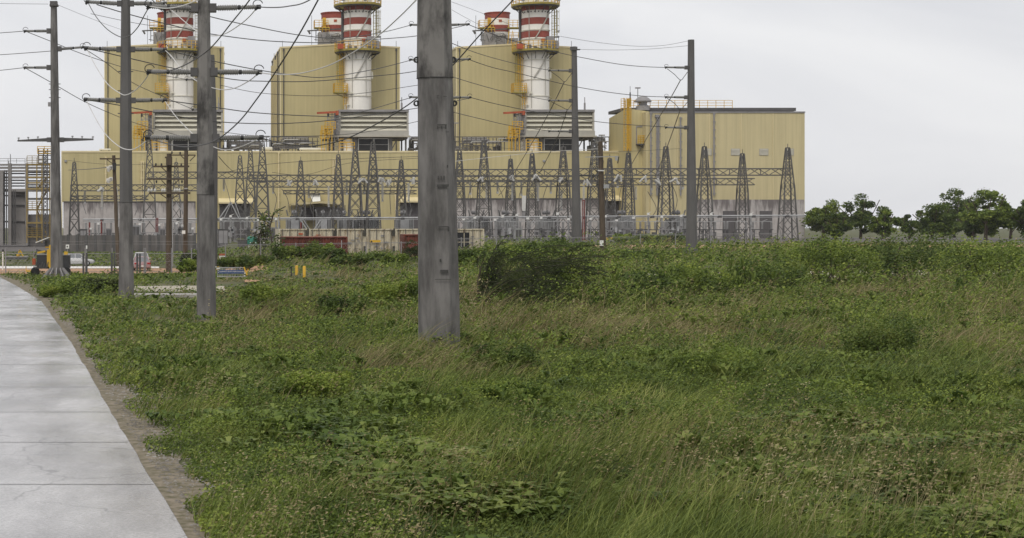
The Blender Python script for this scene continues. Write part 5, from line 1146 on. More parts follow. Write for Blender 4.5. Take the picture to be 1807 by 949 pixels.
W([(300,9),(370,29),(450,47),(530,62),(600,67),(673,57),(725,44)], 80, 127, .028, 'thin line across the sky to the top left tip of the hidden pole', group=TG)
W([(154,86),(179,91),(230,103),(300,119),(387,136),(426,141.5),(460,143),(544,143.5),(656,134.5),(736,125),(828,104)], 80, 127, .028, 'thin line low across the middle boiler building at mid height', group=TG)
W([(292,88),(378,108),(454,123),(516,132),(572,136),(656,123),(725,106)], 80, 127, .028, 'thin line crossing the middle boiler building just above another at mid height', group=TG)
W([(153,176),(213,186),(300,203),(378,214),(454,218),(516,217),(586,211.6),(736,190.6),(829,173)], 80, 127, .028, 'lowest thin line across the middle boiler building', group=TG)
W([(292,177),(330,182),(378,189),(454,199),(558,204.6),(614,203),(725,172)], 80, 127, .028, 'second lowest thin line across the middle boiler building', group=TG)
W([(45,55),(88,72),(132,90),(180,107),(240,124),(330,140)], 115, 150, .028, 'thin line from the top left arm of the leftmost pole across the left boiler building', group=TG)
W([(146,84),(185,109),(230,143),(266,161),(341,193)], 115, 150, .028, 'thin line dropping steeply behind the second pole to the left stack', group=TG)
W([(45,120),(88,144),(151,180),(210,206),(252,221),(340,246)], 115, 150, .028, 'lowest thin line from the leftmost pole to the left air intake', group=TG)
W([(-60,64),(0,58),(20,56.5),(45,54.5)], 130, 115, .026, 'line arriving at the top left arm of the leftmost pole from the left edge', group=TG)
W([(-60,100),(0,96.5),(50,93),(88,90),(146,84)], 130, 115, .026, 'line from the left edge to the right arm of the leftmost pole', group=TG)
W([(-60,130),(0,124),(45,119)], 130, 115, .026, 'line from the left edge to the lowest left arm of the leftmost pole', group=TG)
W([(-60,4),(0,6),(85,7)], 130, 115, .014, 'faint earth wire from the left edge to the top of the leftmost pole', group=TG)
W([(101,8),(140,24),(180,40),(214,52)], 115, 150, .014, 'faint earth wire between the leftmost and second poles', group=TG)
W([(797,76),(832,90),(870,102),(922,115),(970,124)], 127, 160, .03, 'thin line from behind the thickest pole to the top arm of the slim pole', group=TG)
W([(828,105),(866,118),(909,128),(972,143),(1017,153),(1077,163),(1131,169),(1176,171)], 127, 150, .03, 'thin line passing the slim pole to the middle arm over the annex', group=TG)
W([(797,135),(850,151),(905,165),(970,177)], 127, 160, .03, 'thin line across the right boiler building to the middle arm of the slim pole', group=TG)
W([(829,171.5),(870,182),(922,193),(972,202),(1050,214),(1100,219),(1176,224)], 127, 150, .03, 'thin line passing the slim pole to the lowest arm over the annex', group=TG)
W([(797,197),(850,210),(899,221),(970,231)], 127, 160, .03, 'thin line across the right boiler building to the lowest arm of the slim pole', group=TG)
W([(826,43),(870,60),(930,79),(983,92),(1020,100),(1085,112),(1130,117),(1176,119)], 127, 150, .03, 'thin line passing the slim pole top to the top arm over the annex', group=TG)
W([(989,64),(1050,74),(1117,81),(1170,80),(1219,71)], 140, 150, .016, 'faint earth wire high in the sky at the right', group=TG)
W([(1022,87),(1086,88),(1150,86),(1219,80)], 160, 150, .016, 'faint earth wire just above the slim pole top', group=TG)
W([(797,3),(853,24),(905,45)], 127, 150, .014, 'upper faint wire in the sky just right of the thickest pole', group=TG)
W([(797,17),(835,38),(900,70)], 127, 150, .014, 'lower faint wire in the sky just right of the thickest pole', group=TG)
SG = 'slanting lines down to the substation'
W([(972,126),(985,135),(996,144),(1003,137),(1009,129)], 160, 160, .03, 'short jumper hanging under the top arm of the slim pole', group=SG)
W([(996,144),(967,202),(939,252),(895,325),(880,345)], 160, 275, .045, 'dark line slanting from the slim pole top arm across the right intake', group=SG)
W([(972,179),(988,187),(1001,193),(1005,189),(1009,184)], 160, 160, .03, 'short jumper hanging under the middle arm of the slim pole', group=SG)
W([(1001,193),(985,240),(960,290),(944,320)], 160, 275, .045, 'dark line slanting from the slim pole middle arm down to the beams', group=SG)
W([(1177,121),(1190,131),(1201,141),(1208,134),(1213,127)], 150, 150, .03, 'short jumper under the top arm over the annex', group=SG)
W([(1201,141),(1181,177),(1140,246),(1100,315)], 150, 270, .045, 'dark line slanting across the annex wall to the beams', group=SG)
W([(1177,173),(1190,182),(1201,192),(1213,180)], 150, 150, .03, 'short jumper under the middle arm over the annex', group=SG)
W([(1201,192),(1178,257),(1155,315)], 150, 270, .045, 'shorter dark line slanting at the right of the annex to the beams', group=SG)
W([(386,276),(398,290),(413,304)], 150, 280, .04, 'short slanting line from the farther pole of the pair to the cluster of three masts', group=SG)
W([(120,300),(160,298),(200,294)], 300, 150, .04, 'upper faint pair line at the left end of the hall', group=TG)
W([(390,306),(470,290),(600,281),(738,276)], 240, 240, .035, 'upper faint line sagging across the upper tan hall wall', group=TG)
W([(480,304),(540,308),(620,287),(738,279)], 240, 240, .03, 'lower faint line sagging across the upper tan hall wall', group=TG)
W([(797,285),(880,276),(960,268),(1065,262)], 240, 240, .035, 'faint pale line across the hall roof edge right of the thickest pole', 'wirel', group=TG)

# ================================================================== fence
for i, (a, c, D, lab) in enumerate(((-70, 148, 128, 'chain link fence run at the left edge, in front of the machine'), (148, 345, 128, 'chain link fence run before the red car, left of the near pair'), (388, 742, 145, 'tall wire fence run before the red containers'), (742, 1120, 150, 'tall wire fence run right of the thickest pole'), (1120, 1420, 175, 'tall wire fence run at the far right'))):
    x0, x1 = X(a, D), X(c, D); xm = (x0+x1)/2; t = thing('wire_fence', lab, 'fence', (xm, D, G(xm, D)), group='wire fences')
    ytop = 447 if i < 2 else (432 if i == 2 else (421 if i == 3 else 414)); yb = 484
    zt_ = Z(ytop, D); zt2 = Z(ytop-(5 if i == 2 else 3), D) if i > 1 else zt_
    if i < 2: ppx = [p for p in (10, 60, 150.5, 198, 254.5, 257, 303, 338) if a-1 <= p <= c+1]
    else: ppx = list(np.arange(a+10, c, 62))
    for p in ppx:
        x = X(p, D); q = MB(); 
        u = (p-a)/(c-a); q.cyl((x, D, G(x, D)-.1), (x, D, zt_+(zt2-zt_)*u+(.45 if i < 2 else .1)), .05, n=6); q.build('post', M['grey'], t)
    q = MB()
    q.bar((x0, D, zt_), (x1, D, zt2), .05)
    if i < 2:
        q.bar((x0, D, Z(430, D)), (x1, D, Z(431, D)), .022); q.bar((x0, D, Z(425, D)), (x1, D, Z(426, D)), .022); q.bar((x0, D, zt_-.65), (x1, D, zt_-.65), .02); q.bar((x0, D, G(xm, D)+.15), (x1, D, G(xm, D)+.15), .03)
    else: q.bar((x0, D, zt_-.12), (x1, D, zt2-.12), .02)
    q.build('top_wire', M['grey'], t)
    q = MB(); zz0 = G(xm, D)+.1; hgt = zt_-zz0; st = .34
    for k in range(int((x1-x0+hgt)/st)):
        for s in (0, 1):
            xa = x0+k*st-hgt; xb_ = xa+hgt; za, zb_ = zz0, zz0+hgt
            if xa < x0: za = zz0+(x0-xa); xa = x0
            if xb_ > x1: zb_ = zz0+hgt-(xb_-x1); xb_ = x1
            if xb_-xa < .05: continue
            A = (xa, D+.02, za if not s else 2*zz0+hgt-za); B_ = (xb_, D+.02, zb_ if not s else 2*zz0+hgt-zb_); q.bar(A, B_, .009)
    q.build('wire_mesh', M['grey'], t)
# gate posts pair in front
for px0, D, lab in ((147, 126, 'pair of dark gate posts left of the first timber pole'), (197, 126, 'pair of dark gate posts left of the second near pole'), (242, 124, 'pair of dark gate posts in front of the red car')):
    x = X(px0, D); t = thing('gate_posts', lab, 'gate posts', (x, D, G(x, D)), group='gate post pairs')
    q = MB()
    for s in (0, 6 if px0 == 147 else 5): q.cyl((X(px0+s, D), D, G(x, D)-.1), (X(px0+s, D), D, Z(446 if px0 != 242 else 447, D)), .075, n=8)
    for y in (455, 468): q.bar(P(px0, y, D), P(px0+5, y, D), .05)
    q.build('post', M['greyd'], t)
for px, y0, y1, w_, D, lab in ((116, 431.5, 438.5, 6, 160, 'small white notice with a dark emblem on the fence right of the first tall pole'), (151.5, 433, 439, 2.6, 160, 'narrow white notice by the gate posts'),):
    t = thing('notice_sign', lab, 'sign', P(px+w_/2, y1, D)); q = MB(); q.bx(px, px+w_, y0, y1, D, .03); q.build('panel', M['paper'], t)
    if w_ > 4: q = MB(); q.bx(px+1.5, px+4, y0+2, y0+4.8, D-.012, .01); q.build('emblem', M['greyd'], t)
    q = MB(); q.bar(P(px+w_/2, y0, D+.08), (X(px+w_/2, D), D+.08, 0), .05); q.build('post', M['steell'], t)

# ================================================================== vehicles
def car(label, x, y, g, rot, paint, suv=False):
    t = thing('parked_car', label, 'car', (0, 0, 0)); Wd = .87 if not suv else .92; Ht = 1.42 if not suv else 1.78; Ln = 4.4 if not suv else 4.7
    # side profile stations along y (rear at 0): (y, z_low, z_belt, halfwidth)
    hb = .93 if not suv else 1.08
    st = [(0, .42, .72, Wd*.86), (.08, .3, hb*.93, Wd*.93), (.5, .24, hb*.99, Wd*.98), (1.3, .22, hb, Wd), (2.6, .22, hb*.97, Wd), (3.4, .24, hb*.9, Wd*.98), (4.1, .27, hb*.8, Wd*.93), (Ln, .4, .62, Wd*.8)]
    vs = []; fs = []; n = 10
    for (yy, z0, z1, hw) in st:
        zm = (z0+z1)/2; ring = [(-hw*.92, z0), (-hw, z0+.12), (-hw*1.01, zm), (-hw*.98, z1-.1), (-hw*.88, z1), (hw*.88, z1), (hw*.98, z1-.1), (hw*1.01, zm), (hw, z0+.12), (hw*.92, z0)]
        vs += [(a, yy, b_) for a, b_ in ring]
    for i in range(len(st)-1):
        for k in range(n): fs.append((i*n+k, i*n+(k+1)%n, (i+1)*n+(k+1)%n, (i+1)*n+k))
    fs += [tuple(range(n)), tuple(reversed(range((len(st)-1)*n, len(st)*n)))]
    q = MB(); q.add(vs, fs); q.build('body', M[paint], t, smooth=True, local=True)
    # cabin
    cs = [(.35 if suv else .75, hb-.02, Wd*.86), (.7 if suv else 1.35, Ht-.04, Wd*.66), (2.3, Ht, Wd*.66), (2.75, Ht-.05, Wd*.64), (3.45, hb*.93, Wd*.82)]
    def loft(c, inset, name, m, z_from=0):
        q = MB(); vs = []; 
        for (yy, z1, hw) in c: pass
    # glass house as one hull
    yA, yB, yC, yD_ = cs[0][0], cs[1][0], cs[3][0], cs[4][0]; zr = Ht; hwb, hwt = Wd*.86, Wd*.66
    V = [(-hwb, yA, hb-.03), (hwb, yA, hb-.03), (hwb, yD_, hb*.93-.03), (-hwb, yD_, hb*.93-.03), (-hwt, yB, zr-.05), (hwt, yB, zr-.05), (hwt, yC, zr-.05), (-hwt, yC, zr-.05)]
    q = MB(); q.add(V, [(0,1,5,4), (1,2,6,5), (2,3,7,6), (3,0,4,7), (4,5,6,7)]); q.build('window_glass', M['glass'], t, local=True)
    q = MB(); q.add([(-hwt-.02, yB-.04, zr-.06), (hwt+.02, yB-.04, zr-.06), (hwt+.02, yC+.04, zr-.06), (-hwt-.02, yC+.04, zr-.06), (-hwt+.08, yB+.12, zr), (hwt-.08, yB+.12, zr), (hwt-.08, yC-.12, zr), (-hwt+.08, yC-.12, zr)], [(0,1,5,4), (1,2,6,5), (2,3,7,6), (3,0,4,7), (4,5,6,7), (0,3,2,1)]); q.build('roof', M[paint], t, local=True)
    q = MB()
    for s in (-1, 1):
        for a, b_ in ((0, 4), (3, 7)) if s < 0 else ((1, 5), (2, 6)): q.bar(Vector(V[a])+Vector((0, 0, 0)), V[b_], .075)
        ym = (yB+yC)/2+.1; q.bar((s*hwb, ym, hb-.03), (s*hwt, ym, zr-.05), .07)
    q.build('pillar', M[paint], t, local=True)
    for s in (-1, 1):
        for yy in (.85, 3.5):
            q = MB(); q.lathe((s*(Wd-.2), yy, .32), (s*(Wd+.01), yy, .32), [(0, .3), (.1, .32), (.9, .32), (1, .29)], 20); wl = q.build('wheel', M['tyre'], t, smooth=True, local=True)
            q = MB(); q.lathe((s*(Wd-.02), yy, .32), (s*(Wd+.02), yy, .32), [(0, .2), (1, .18)], 14); q.build('rim', M['steell'], wl, local=True)
        q = MB(); q.box(s*Wd*.95, s*Wd*.55, -.02, .1, .68, .84); q.build('tail_light', M['tail'], t, local=True)
        q = MB(); q.box(s*Wd*.9, s*Wd*.55, Ln-.12, Ln-.02, .55, .68); q.build('headlight', M['glass'], t, local=True)
        q = MB(); q.box(s*(Wd+.02), s*(Wd+.18), yD_-.65, yD_-.55, hb-.02, hb+.12); q.build('mirror', M[paint], t, local=True)
    q = MB(); q.box(-Wd*.9, Wd*.9, -.07, .06, .38, .56); q.build('bumper', M[paint], t, local=True)
    q = MB(); q.box(-.26, .26, -.085, -.071, .42, .55) ; q.build('number_plate', M['paper'], t, local=True)
    t.location = (x, y, g); t.rotation_euler[2] = rot; t.scale = (.84,)*3 if not suv else (.8,)*3; return t
D = 134.0
car('faded red sedan seen from behind, parked just right of the second near pole', X(251.5, D), D, 0.02, R(4), 'carr')
car('silver tall car parked right behind the faded red sedan', X(250, 141), 141.5, 0.02, R(3), 'cars', True)
car('pale car mostly hidden behind the dark machine, its nose showing', X(97, 150), 151, 0.02, R(-82), 'cars')

# towable machine at the first pole
D = 121.0; x = X(88, D); t = thing('towable_generator', 'dark towable machine with yellow mast and raised white flap behind the leftmost pole', 'machine', (x, D, 0))
q = MB(); q.bx(64.5, 84, 449.5, 474, D, 1.6); q.bx(104, 122.5, 450, 473, D+.2, 1.4); q.bx(84, 104, 456, 474, D+.4, 1.2); q.build('housing', mat('dark_housing', (.045,.045,.047), .6, .2, 3), t)
q = MB(); q.bx(64, 84.5, 449, 450, D-.05, 1.7); q.bx(104, 122.8, 449.4, 450.4, D+.15, 1.5); q.build('housing_lid', M['grey'], t)
q = MB()
for px in (62, 117): q.cut(); q.lathe((X(px, D), D-.1, .34), (X(px, D), D+.25, .34), [(0, .3), (.1, .34), (.9, .34), (1, .3)], 18)
q.cut()
q.lathe((X(100, D), D-.1, .42), (X(100, D), D+.25, .42), [(0, .36), (.1, .42), (.9, .42), (1, .36)], 18)
q.build('wheel', M['tyre'], t, smooth=True)
q = MB(); q.bar(P(88.5, 478, D-.1), P(88.5, 432, D-.1), .16); q.bar(P(80, 436, D+.2), P(88, 436, D+.2), .12); q.bar(P(86, 440, D), P(86, 470, D), .26); q.bar(P(66, 446, D), P(80, 443, D), .14); q.bx(113, 119, 444, 449.5, D+.4, .6); q.bar(P(46, 478, D), P(60, 478, D), .11); q.bar(P(46, 478, D), P(46, 470, D), .05); q.build('mast', M['yellow'], t)
q = MB(); q.bx(57, 62.5, 456, 467, D-.1, .4); q.build('orange_panel', M['orange'], t); 
q = MB(); q.add([(X(63.5,D),D-.4,Z(428.5,D)),(X(86,D),D-.4,Z(419.5,D)),(X(86,D),D+1.2,Z(419.5,D)),(X(63.5,D),D+1.2,Z(428.5,D)),(X(63.5,D),D-.4,Z(427.2,D)),(X(86,D),D-.4,Z(418.2,D)),(X(86,D),D+1.2,Z(418.2,D)),(X(63.5,D),D+1.2,Z(427.2,D))],[(0,1,2,3),(7,6,5,4),(0,4,5,1),(1,5,6,2),(2,6,7,3),(3,7,4,0)]); q.build('raised_flap', M['paper'], t)
q = MB(); q.bx(79, 84, 424, 434, D+.1, .3); q.bx(85, 87.5, 423, 432, D-.1, .3)
for k in range(9): xx = 63+k*2.4; q.bar(P(xx, 474, D-.15), P(xx+1+(k%3), 462+(k%4)*2, D-.15), .06)
q.bar(P(66, 445, D+.3), P(84, 443, D+.3), .12); q.bar(P(64, 440, D+.3), P(82, 447, D+.3), .1); q.bar(P(60, 452, D+.3), P(66, 441, D+.3), .08); q.build('linkage', M['greyd'], t)
# pipework / low skid at far left and marker post
t = thing('flatbed_skid', 'low grey skid with a small yellow frame behind the fence at the left edge', 'skid', (X(32, 170), 170, 0)); D = 170
q = MB(); q.bx(8, 48, 452.3, 454, D, 2); q.bx(10, 46, 454, 458, D+.2, 1.5); q.build('deck', M['grey'], t)
q = MB(); q.bar(P(31, 452, D), P(35, 441, D), .14); q.bar(P(41, 452, D), P(35, 441, D), .14); q.bx(29, 35, 448.5, 452, D+.1, .5); q.build('yellow_frame', M['yellow'], t)
t = thing('marker_post', 'short white marker post at the left edge', 'post', (X(5, 137), 137, 0)); D = 137
q = MB(); q.cyl((X(5, D), D, -.05), P(5, 444, D), .06, n=8); q.build('post', M['paper'], t); q = MB(); q.bx(3.5, 6.5, 440, 444, D-.08, .16); q.build('cap', M['dark'], t)
t = thing('yellow_valve_post', 'short orange yellow valve housing behind the green tank', 'valve housing', (X(472, 180), 180, G(X(472,180), 180))); D = 180
q = MB(); q.bx(468.5, 474.5, 443, 455, D, .5); q.lathe(P(471.5, 443, D+.25), P(471.5, 441, D+.25), [(0, .2), (1, .12)], 8); q.build('housing', M['yellow'], t)
t = thing('road_barrier', 'low yellow barrier rail in the weeds below the right door canopy', 'barrier', (X(1092, 215), 215, G(X(1092,215),215))); D = 215
q = MB(); q.bar(P(1070, 421, D), P(1113, 417.5, D), .28); q.build('rail', M['yellow'], t)
q = MB(); [q.bar(P(px, 421, D), (X(px, D), D, G(X(px, D), D)), .12) for px in (1074, 1090, 1108)]; q.build('post', M['greyd'], t)
t = thing('small_barrier', 'small orange and white striped barrier right of the paired near poles', 'barrier', (X(393, 150), 150, .3)); D = 150
q = MB(); q.bar(P(387, 449, D), P(399, 449, D), .16); q.build('rail', M['orange'], t)
q = MB(); q.bar(P(387, 452, D), P(399, 452, D), .1); q.bar(P(388, 456, D), P(388, 448, D), .08); q.bar(P(398, 456, D), P(398, 448, D), .08); q.build('post', M['paper'], t)

# thin instrument columns with pale heads that fill the yard
def column_unit():
    t = thing('instrument_stand', 'x', 'instrument stand'); q = MB(); q.bar((0, 0, 0), (0, 0, 2.3), .16); q.bar((-.35, 0, 2.3), (.35, 0, 2.3), .12); q.box(-.2, .25, -.18, .18, .9, 1.5); q.build('stand', M['grey'], t)
    pr = []
    for i in range(8): pr += [((i+.05)/8, .1), ((i+.35)/8, .2), ((i+.6)/8, .2), ((i+.9)/8, .1)]
    q = MB(); q.lathe((0, 0, 2.36), (0, 0, 3.9), pr, 8); q.build('insulator', M['greyl'], t); q = MB(); q.cyl((0, 0, 3.9), (0, 0, 4.25), .24, .2, n=8); q.bar((0, 0, 4.2), (.5, 0, 4.4), .06); q.build('head', M['insw'], t); return t
cu_ = column_unit(); first = True
for px, D_, wh in ((160, 262, 'right of the leftmost lattice mast'), (174, 256, 'between the leftmost mast and the first timber pole'), (214, 260, 'just left of the second near pole'), (247, 258, 'just right of the second near pole'), (281, 262, 'left of the thickest timber pole'), (312, 256, 'between the two joined timber poles, nearer'), (322, 264, 'between the two joined timber poles, farther'), (340, 258, 'left of the near pair'), (390, 262, 'right of the near pair'), (407, 256, 'before the dark roller door at the left'), (436, 264, 'under the first mast of the cluster'), (455, 258, 'under the last mast of the cluster'), (487, 262, 'left of the cream row'),
        (768, 262, 'just right of the thickest pole'), (818, 262, 'under the first mast right of the thickest pole'), (838, 258, 'left of the tall broad mast'), (874, 262, 'right of the tall broad mast'), (887, 256, 'left of the third mast from the thickest pole'), (912, 264, 'right of the third mast from the thickest pole'), (931, 258, 'left of the mast under the right intake'), (955, 262, 'right of the mast under the right intake'), (984, 256, 'left foot of the mast beside the slim pole'), (1003, 262, 'touching the slim concrete pole'), (1042, 260, 'right of the twin red pipes'), (1068, 258, 'right of the tagged timber pole'), (1088, 262, 'left of the mast before the annex'), (1118, 258, 'below the canopy end'), (1144, 262, 'at the annex corner'), (1168, 256, 'left foot of the mast before the annex'), (1202, 262, 'left of the pole whose arms point left'), (1255, 258, 'below the first wall louvre'), (1325, 262, 'between the last two masts')):
    o = cu_ if first else copy_thing(cu_, (0, 0, 0), '', 'instrument stands of the yard'); first = False
    tag(o, 'thin stand with a pale head ' + wh, None, 'instrument stands of the yard'); x = X(px, D_); g = G(x, D_); o.location = (x, D_, g-.05); o.scale = (1, 1, random.uniform(.85, 1.12)); o.rotation_euler[2] = random.uniform(-.6, .6)
for a, b_, c, wh in (((150, 337), (146, 356), (152, 378), 'beside the leftmost mast'), ((232, 338), (243, 360), (238, 380), 'right of the second near pole'), ((300, 316), (318, 350), (322, 378), 'behind the joined timber poles'), ((395, 315), (404, 345), (410, 375), 'before the dark door at the left'), ((432, 316), (447, 348), (440, 378), 'through the cluster of masts'), ((610, 330), (600, 352), (612, 376), 'right of the shelter'), ((835, 322), (826, 350), (832, 376), 'left of the tall broad mast'), ((880, 330), (888, 352), (882, 376), 'right of the tall broad mast'), ((925, 322), (916, 348), (922, 374), 'left of the mast under the right intake'), ((1052, 312), (1070, 345), (1066, 376), 'behind the tagged timber pole'), ((1100, 318), (1093, 348), (1098, 376), 'before the canopy'), ((1160, 330), (1170, 352), (1165, 378), 'left of the mast before the annex')):
    wire([a, b_, c], 281, 270, .05, 'thin slack dropper wire ' + wh, name='dropper_wire', group='dropper wires')
for p_, d_, l_ in ((((388,150),(470,165),(600,168),(738,150)), 140, 'faint thin line at mid height of the middle boiler building, third down'), (((388,232),(470,240),(620,236),(738,214)), 140, 'faint thin line just above the roof pipe racks'), (((112,282),(200,290),(348,288)), 250, 'faint thin line along the left part of the hall wall'), (((797,250),(900,262),(1060,268),(1200,262)), 250, 'faint thin line along the hall roof edge at the right'), (((160,24),(260,44),(348,50)), 150, 'thin line behind the top arms of the second pole')): wire(list(p_), d_, d_, .024, l_, group='thin lines running to the far poles')

for (px, y0, y1, D_, lab) in ((150, 337, 356, 305, 'dark insulator string left of the leftmost gantry string'), (222, 337, 354, 305, 'dark insulator string behind the second near pole'), (395, 315, 334, 295, 'dark insulator string right of the near pair'), (482, 321, 338, 280, 'dark insulator string right of the cluster of masts'), (545, 331, 346, 305, 'dark insulator string above the vent box left side'), (612, 321, 340, 280, 'dark insulator string right of the shelter mast'), (643, 321, 338, 280, 'dark insulator string between the masts under the middle intake'), (830, 321, 340, 279, 'dark insulator string left of the tall broad mast'), (878, 321, 338, 279, 'dark insulator string right of the tall broad mast'), (920, 321, 342, 279, 'dark insulator string before the mast under the right intake'), (972, 321, 338, 279, 'dark insulator string left of the mast by the slim pole'), (1065, 310, 330, 279, 'dark insulator string right of the tagged timber pole'), (1090, 310, 328, 279, 'dark insulator string left of the canopy mast'), (1150, 310, 332, 279, 'dark insulator string left of the annex mast'), (1205, 310, 330, 279, 'dark insulator string right of the annex mast')): ins_string(px, y0, y1, D_, lab, False)
# bollards
for px, y0, y1, D, lab in ((523.5, 468, 483, 118, 'left yellow bollard of the pair in the grass'), (537, 469, 488, 114, 'right yellow bollard of the pair in the grass, slightly nearer')):
    x = X(px, D); g = G(x, D); t = thing('bollard', lab, 'bollard', (x, D, g), group='yellow bollards'); q = MB(); q.lathe((x, D, min(g, Z(y1, D))-.05), P(px, y0, D), [(0, .11), (.93, .11), (.98, .085), (1, .03)], 14); q.build('post', M['yellow'], t, smooth=True)
t = thing('stake', 'thin dark stake in the grass left of the yellow bollards', 'stake', (X(514, 116), 116, G(X(514,116),116))); D = 116; q = MB(); q.bar((X(514, D), D, G(X(514,D),D)-.05), P(514, 470, D), .08); q.build('post', M['dark'], t)

# banner sign
D = 106.0; t = thing('banner_sign', 'long low blue banner on a rail with white lettering, right of the paired near poles', 'sign', (X(410, D), D, G(X(410, D), D)))
q = MB(); q.bx(384, 431, 476.3, 482.6, D, .04); q.build('banner', M['blue'], t)
txt('lettering', 'EQUIPMENT ENTRY INSPECTION AREA', X(409.5, D), D-.012, Z(479.2, D), .098, M['paper'], t)
q = MB(); cx, cz = X(385.7, D), Z(479, D); q.tube([(cx+.05, D-.02, cz+.09), (cx-.03, D-.02, cz+.07), (cx-.03, D-.02, cz-.05), (cx+.03, D-.02, cz-.09)], .014, 4); q.build('emblem', M['paper'], t)
q = MB(); q.bar(P(383, 472, D+.1), P(431, 472, D+.1), .05); q.bar(P(383, 488, D+.1), P(435, 488, D+.1), .05)
for k in range(17): q.bar(P(384+k*2.9, 487.5, D+.1), P(384+k*2.9, 472.5, D+.1), .03)
q.build('rail_frame', M['steell'], t)
q = MB(); q.bar(P(430.5, 471, D-.05), P(436, 485, D-.05), .09); q.bar(P(438, 474, D+.2), P(434, 486, D+.2), .05); q.bx(382, 386, 470, 471.2, D-.1, .1); q.build('yellow_leg', M['yellow'], t)
q = MB(); q.bx(380.5, 383.5, 470, 471.5, D-.1, .15); q.bx(382, 388, 473, 474.2, D-.1, .1); q.bx(431, 433.5, 481, 482.5, D-.1, .1); q.bx(430, 433, 486, 487, D-.1, .1); q.build('white_weight', M['paper'], t)
strip('bare_earth', [(X(432, 104), 104), (X(445, 104), 104.2), (X(462, 104), 105)], [(X(432, 109), 109.5), (X(446, 109), 109.5), (X(462, 109), 107)], M['dirt'], .12, 5)

# ================================================================== vegetation
C_LIGHT = [(.036,.056,.012), (.10,.145,.025), (.19,.25,.04), (.31,.35,.07)]
C_GRASS = [(.034,.048,.014), (.092,.13,.026), (.18,.22,.045), (.34,.33,.11)]
C_DARK = [(.012,.018,.006), (.028,.039,.010), (.050,.066,.016), (.09,.105,.028)]
LM = {'light': leafmat('leaf_light', C_LIGHT, .8), 'grass': leafmat('grass_blade', C_GRASS, .55, .2), 'dark': leafmat('leaf_dark', C_DARK, .8, .15), 'mid': leafmat('leaf_mid', [(.024,.036,.010),(.062,.098,.02),(.12,.165,.032),(.21,.24,.055)], .9)}
M['darktwig'] = mat('dark_twig', (.03, .03, .016), .9, .3, 4)
def road_x(y): return np.interp(y, [p[1] for p in redge], [p[0] for p in redge])
def excluded(x, y):
    """bare areas: the wet road, dirt strips, kerb, car yard"""
    e = (x < road_x(y)+.12+.65*vnoise(x*1.3, y*.8, 9)*(vnoise(x*.4, y*.3, 19) > .35)) & (y < 139)
    e |= (x < 7.2) & (y > 125.5+1.0*vnoise(x*.7, y*.4, 3)) & (y < 152)
    e |= (x > -2.9) & (x < 2.1) & (y > 84.0) & (y < 88.2)
    e |= (x > -3.1) & (x < 3.2) & (y > 92) & (y < 99.5) & (vnoise(x*1.2, y*.6, 5) > .28)
    e |= (x > 51) & (y > 186-.08*(x-51)) & (y < 200) & (vnoise(x*.2, y*.2, 5) > .2)
    e |= (x > 33) & (y > 112) & (y < 123) & (vnoise(x*.35, y*.35, 6) > .5)
    e |= (x > 10.8) & (x < 33.2) & (y > 164.9) & (y < 171.2)
    e |= (x > 10.4) & (x < 17.0) & (y > 149.8) & (y < 152.6)
    e |= (x > 22.0) & (x < 26.5) & (y > 149.8) & (y < 152.6)
    e |= (y > 206) & ~((x < 8) & (y < 232))
    e |= (x > 2.6) & (x < 5.6) & (y > 99) & (y < 107.5)
    return e
def sample_px(n, px0, px1, py0, py1, power=1.0):
    """ground points, uniform over the picture region, dense near and sparse far"""
    px = RNG.uniform(px0, px1, n); py = RNG.uniform(py0, py1, n); D = F*(H-.45)/np.maximum(py-PY0, 8)
    x = (px-PX0)/F*D; return x, D
_C = 2.3
def mounds(x, y, cell=_C, seed=5, r0=.75, r1=1.65, h0=.3, h1=1.0):
    """bush sized rounded lumps with gaps between, centres on a jittered grid"""
    i0 = np.floor(x/cell).astype(int); j0 = np.floor(y/(cell*1.25)).astype(int); best = np.zeros_like(x)
    def hs(a, b, k):
        n = (a*73856093 ^ b*19349663 ^ (k+seed)*83492791) & 0x7fffffff; n = ((n ^ (n >> 13))*1274126177) & 0x7fffffff; return ((n ^ (n >> 15)) & 0xffff)/65535.
    for di in (-1, 0, 1):
        for dj in (-1, 0, 1):
            a, b_ = i0+di, j0+dj; cx = (a+.15+.7*hs(a, b_, 1))*cell; cy = (b_+.15+.7*hs(a, b_, 2))*cell*1.25; rr = r0+(r1-r0)*hs(a, b_, 3); hh = (h0+(h1-h0)*hs(a, b_, 4)**1.4)*(hs(a, b_, 5) > .28)
            dx = x-cx-.12*rr; d2 = (dx**2+(y-cy)**2)/rr**2; best = np.maximum(best, hh*np.sqrt(np.clip(1-d2, 0, 1)))
    return best
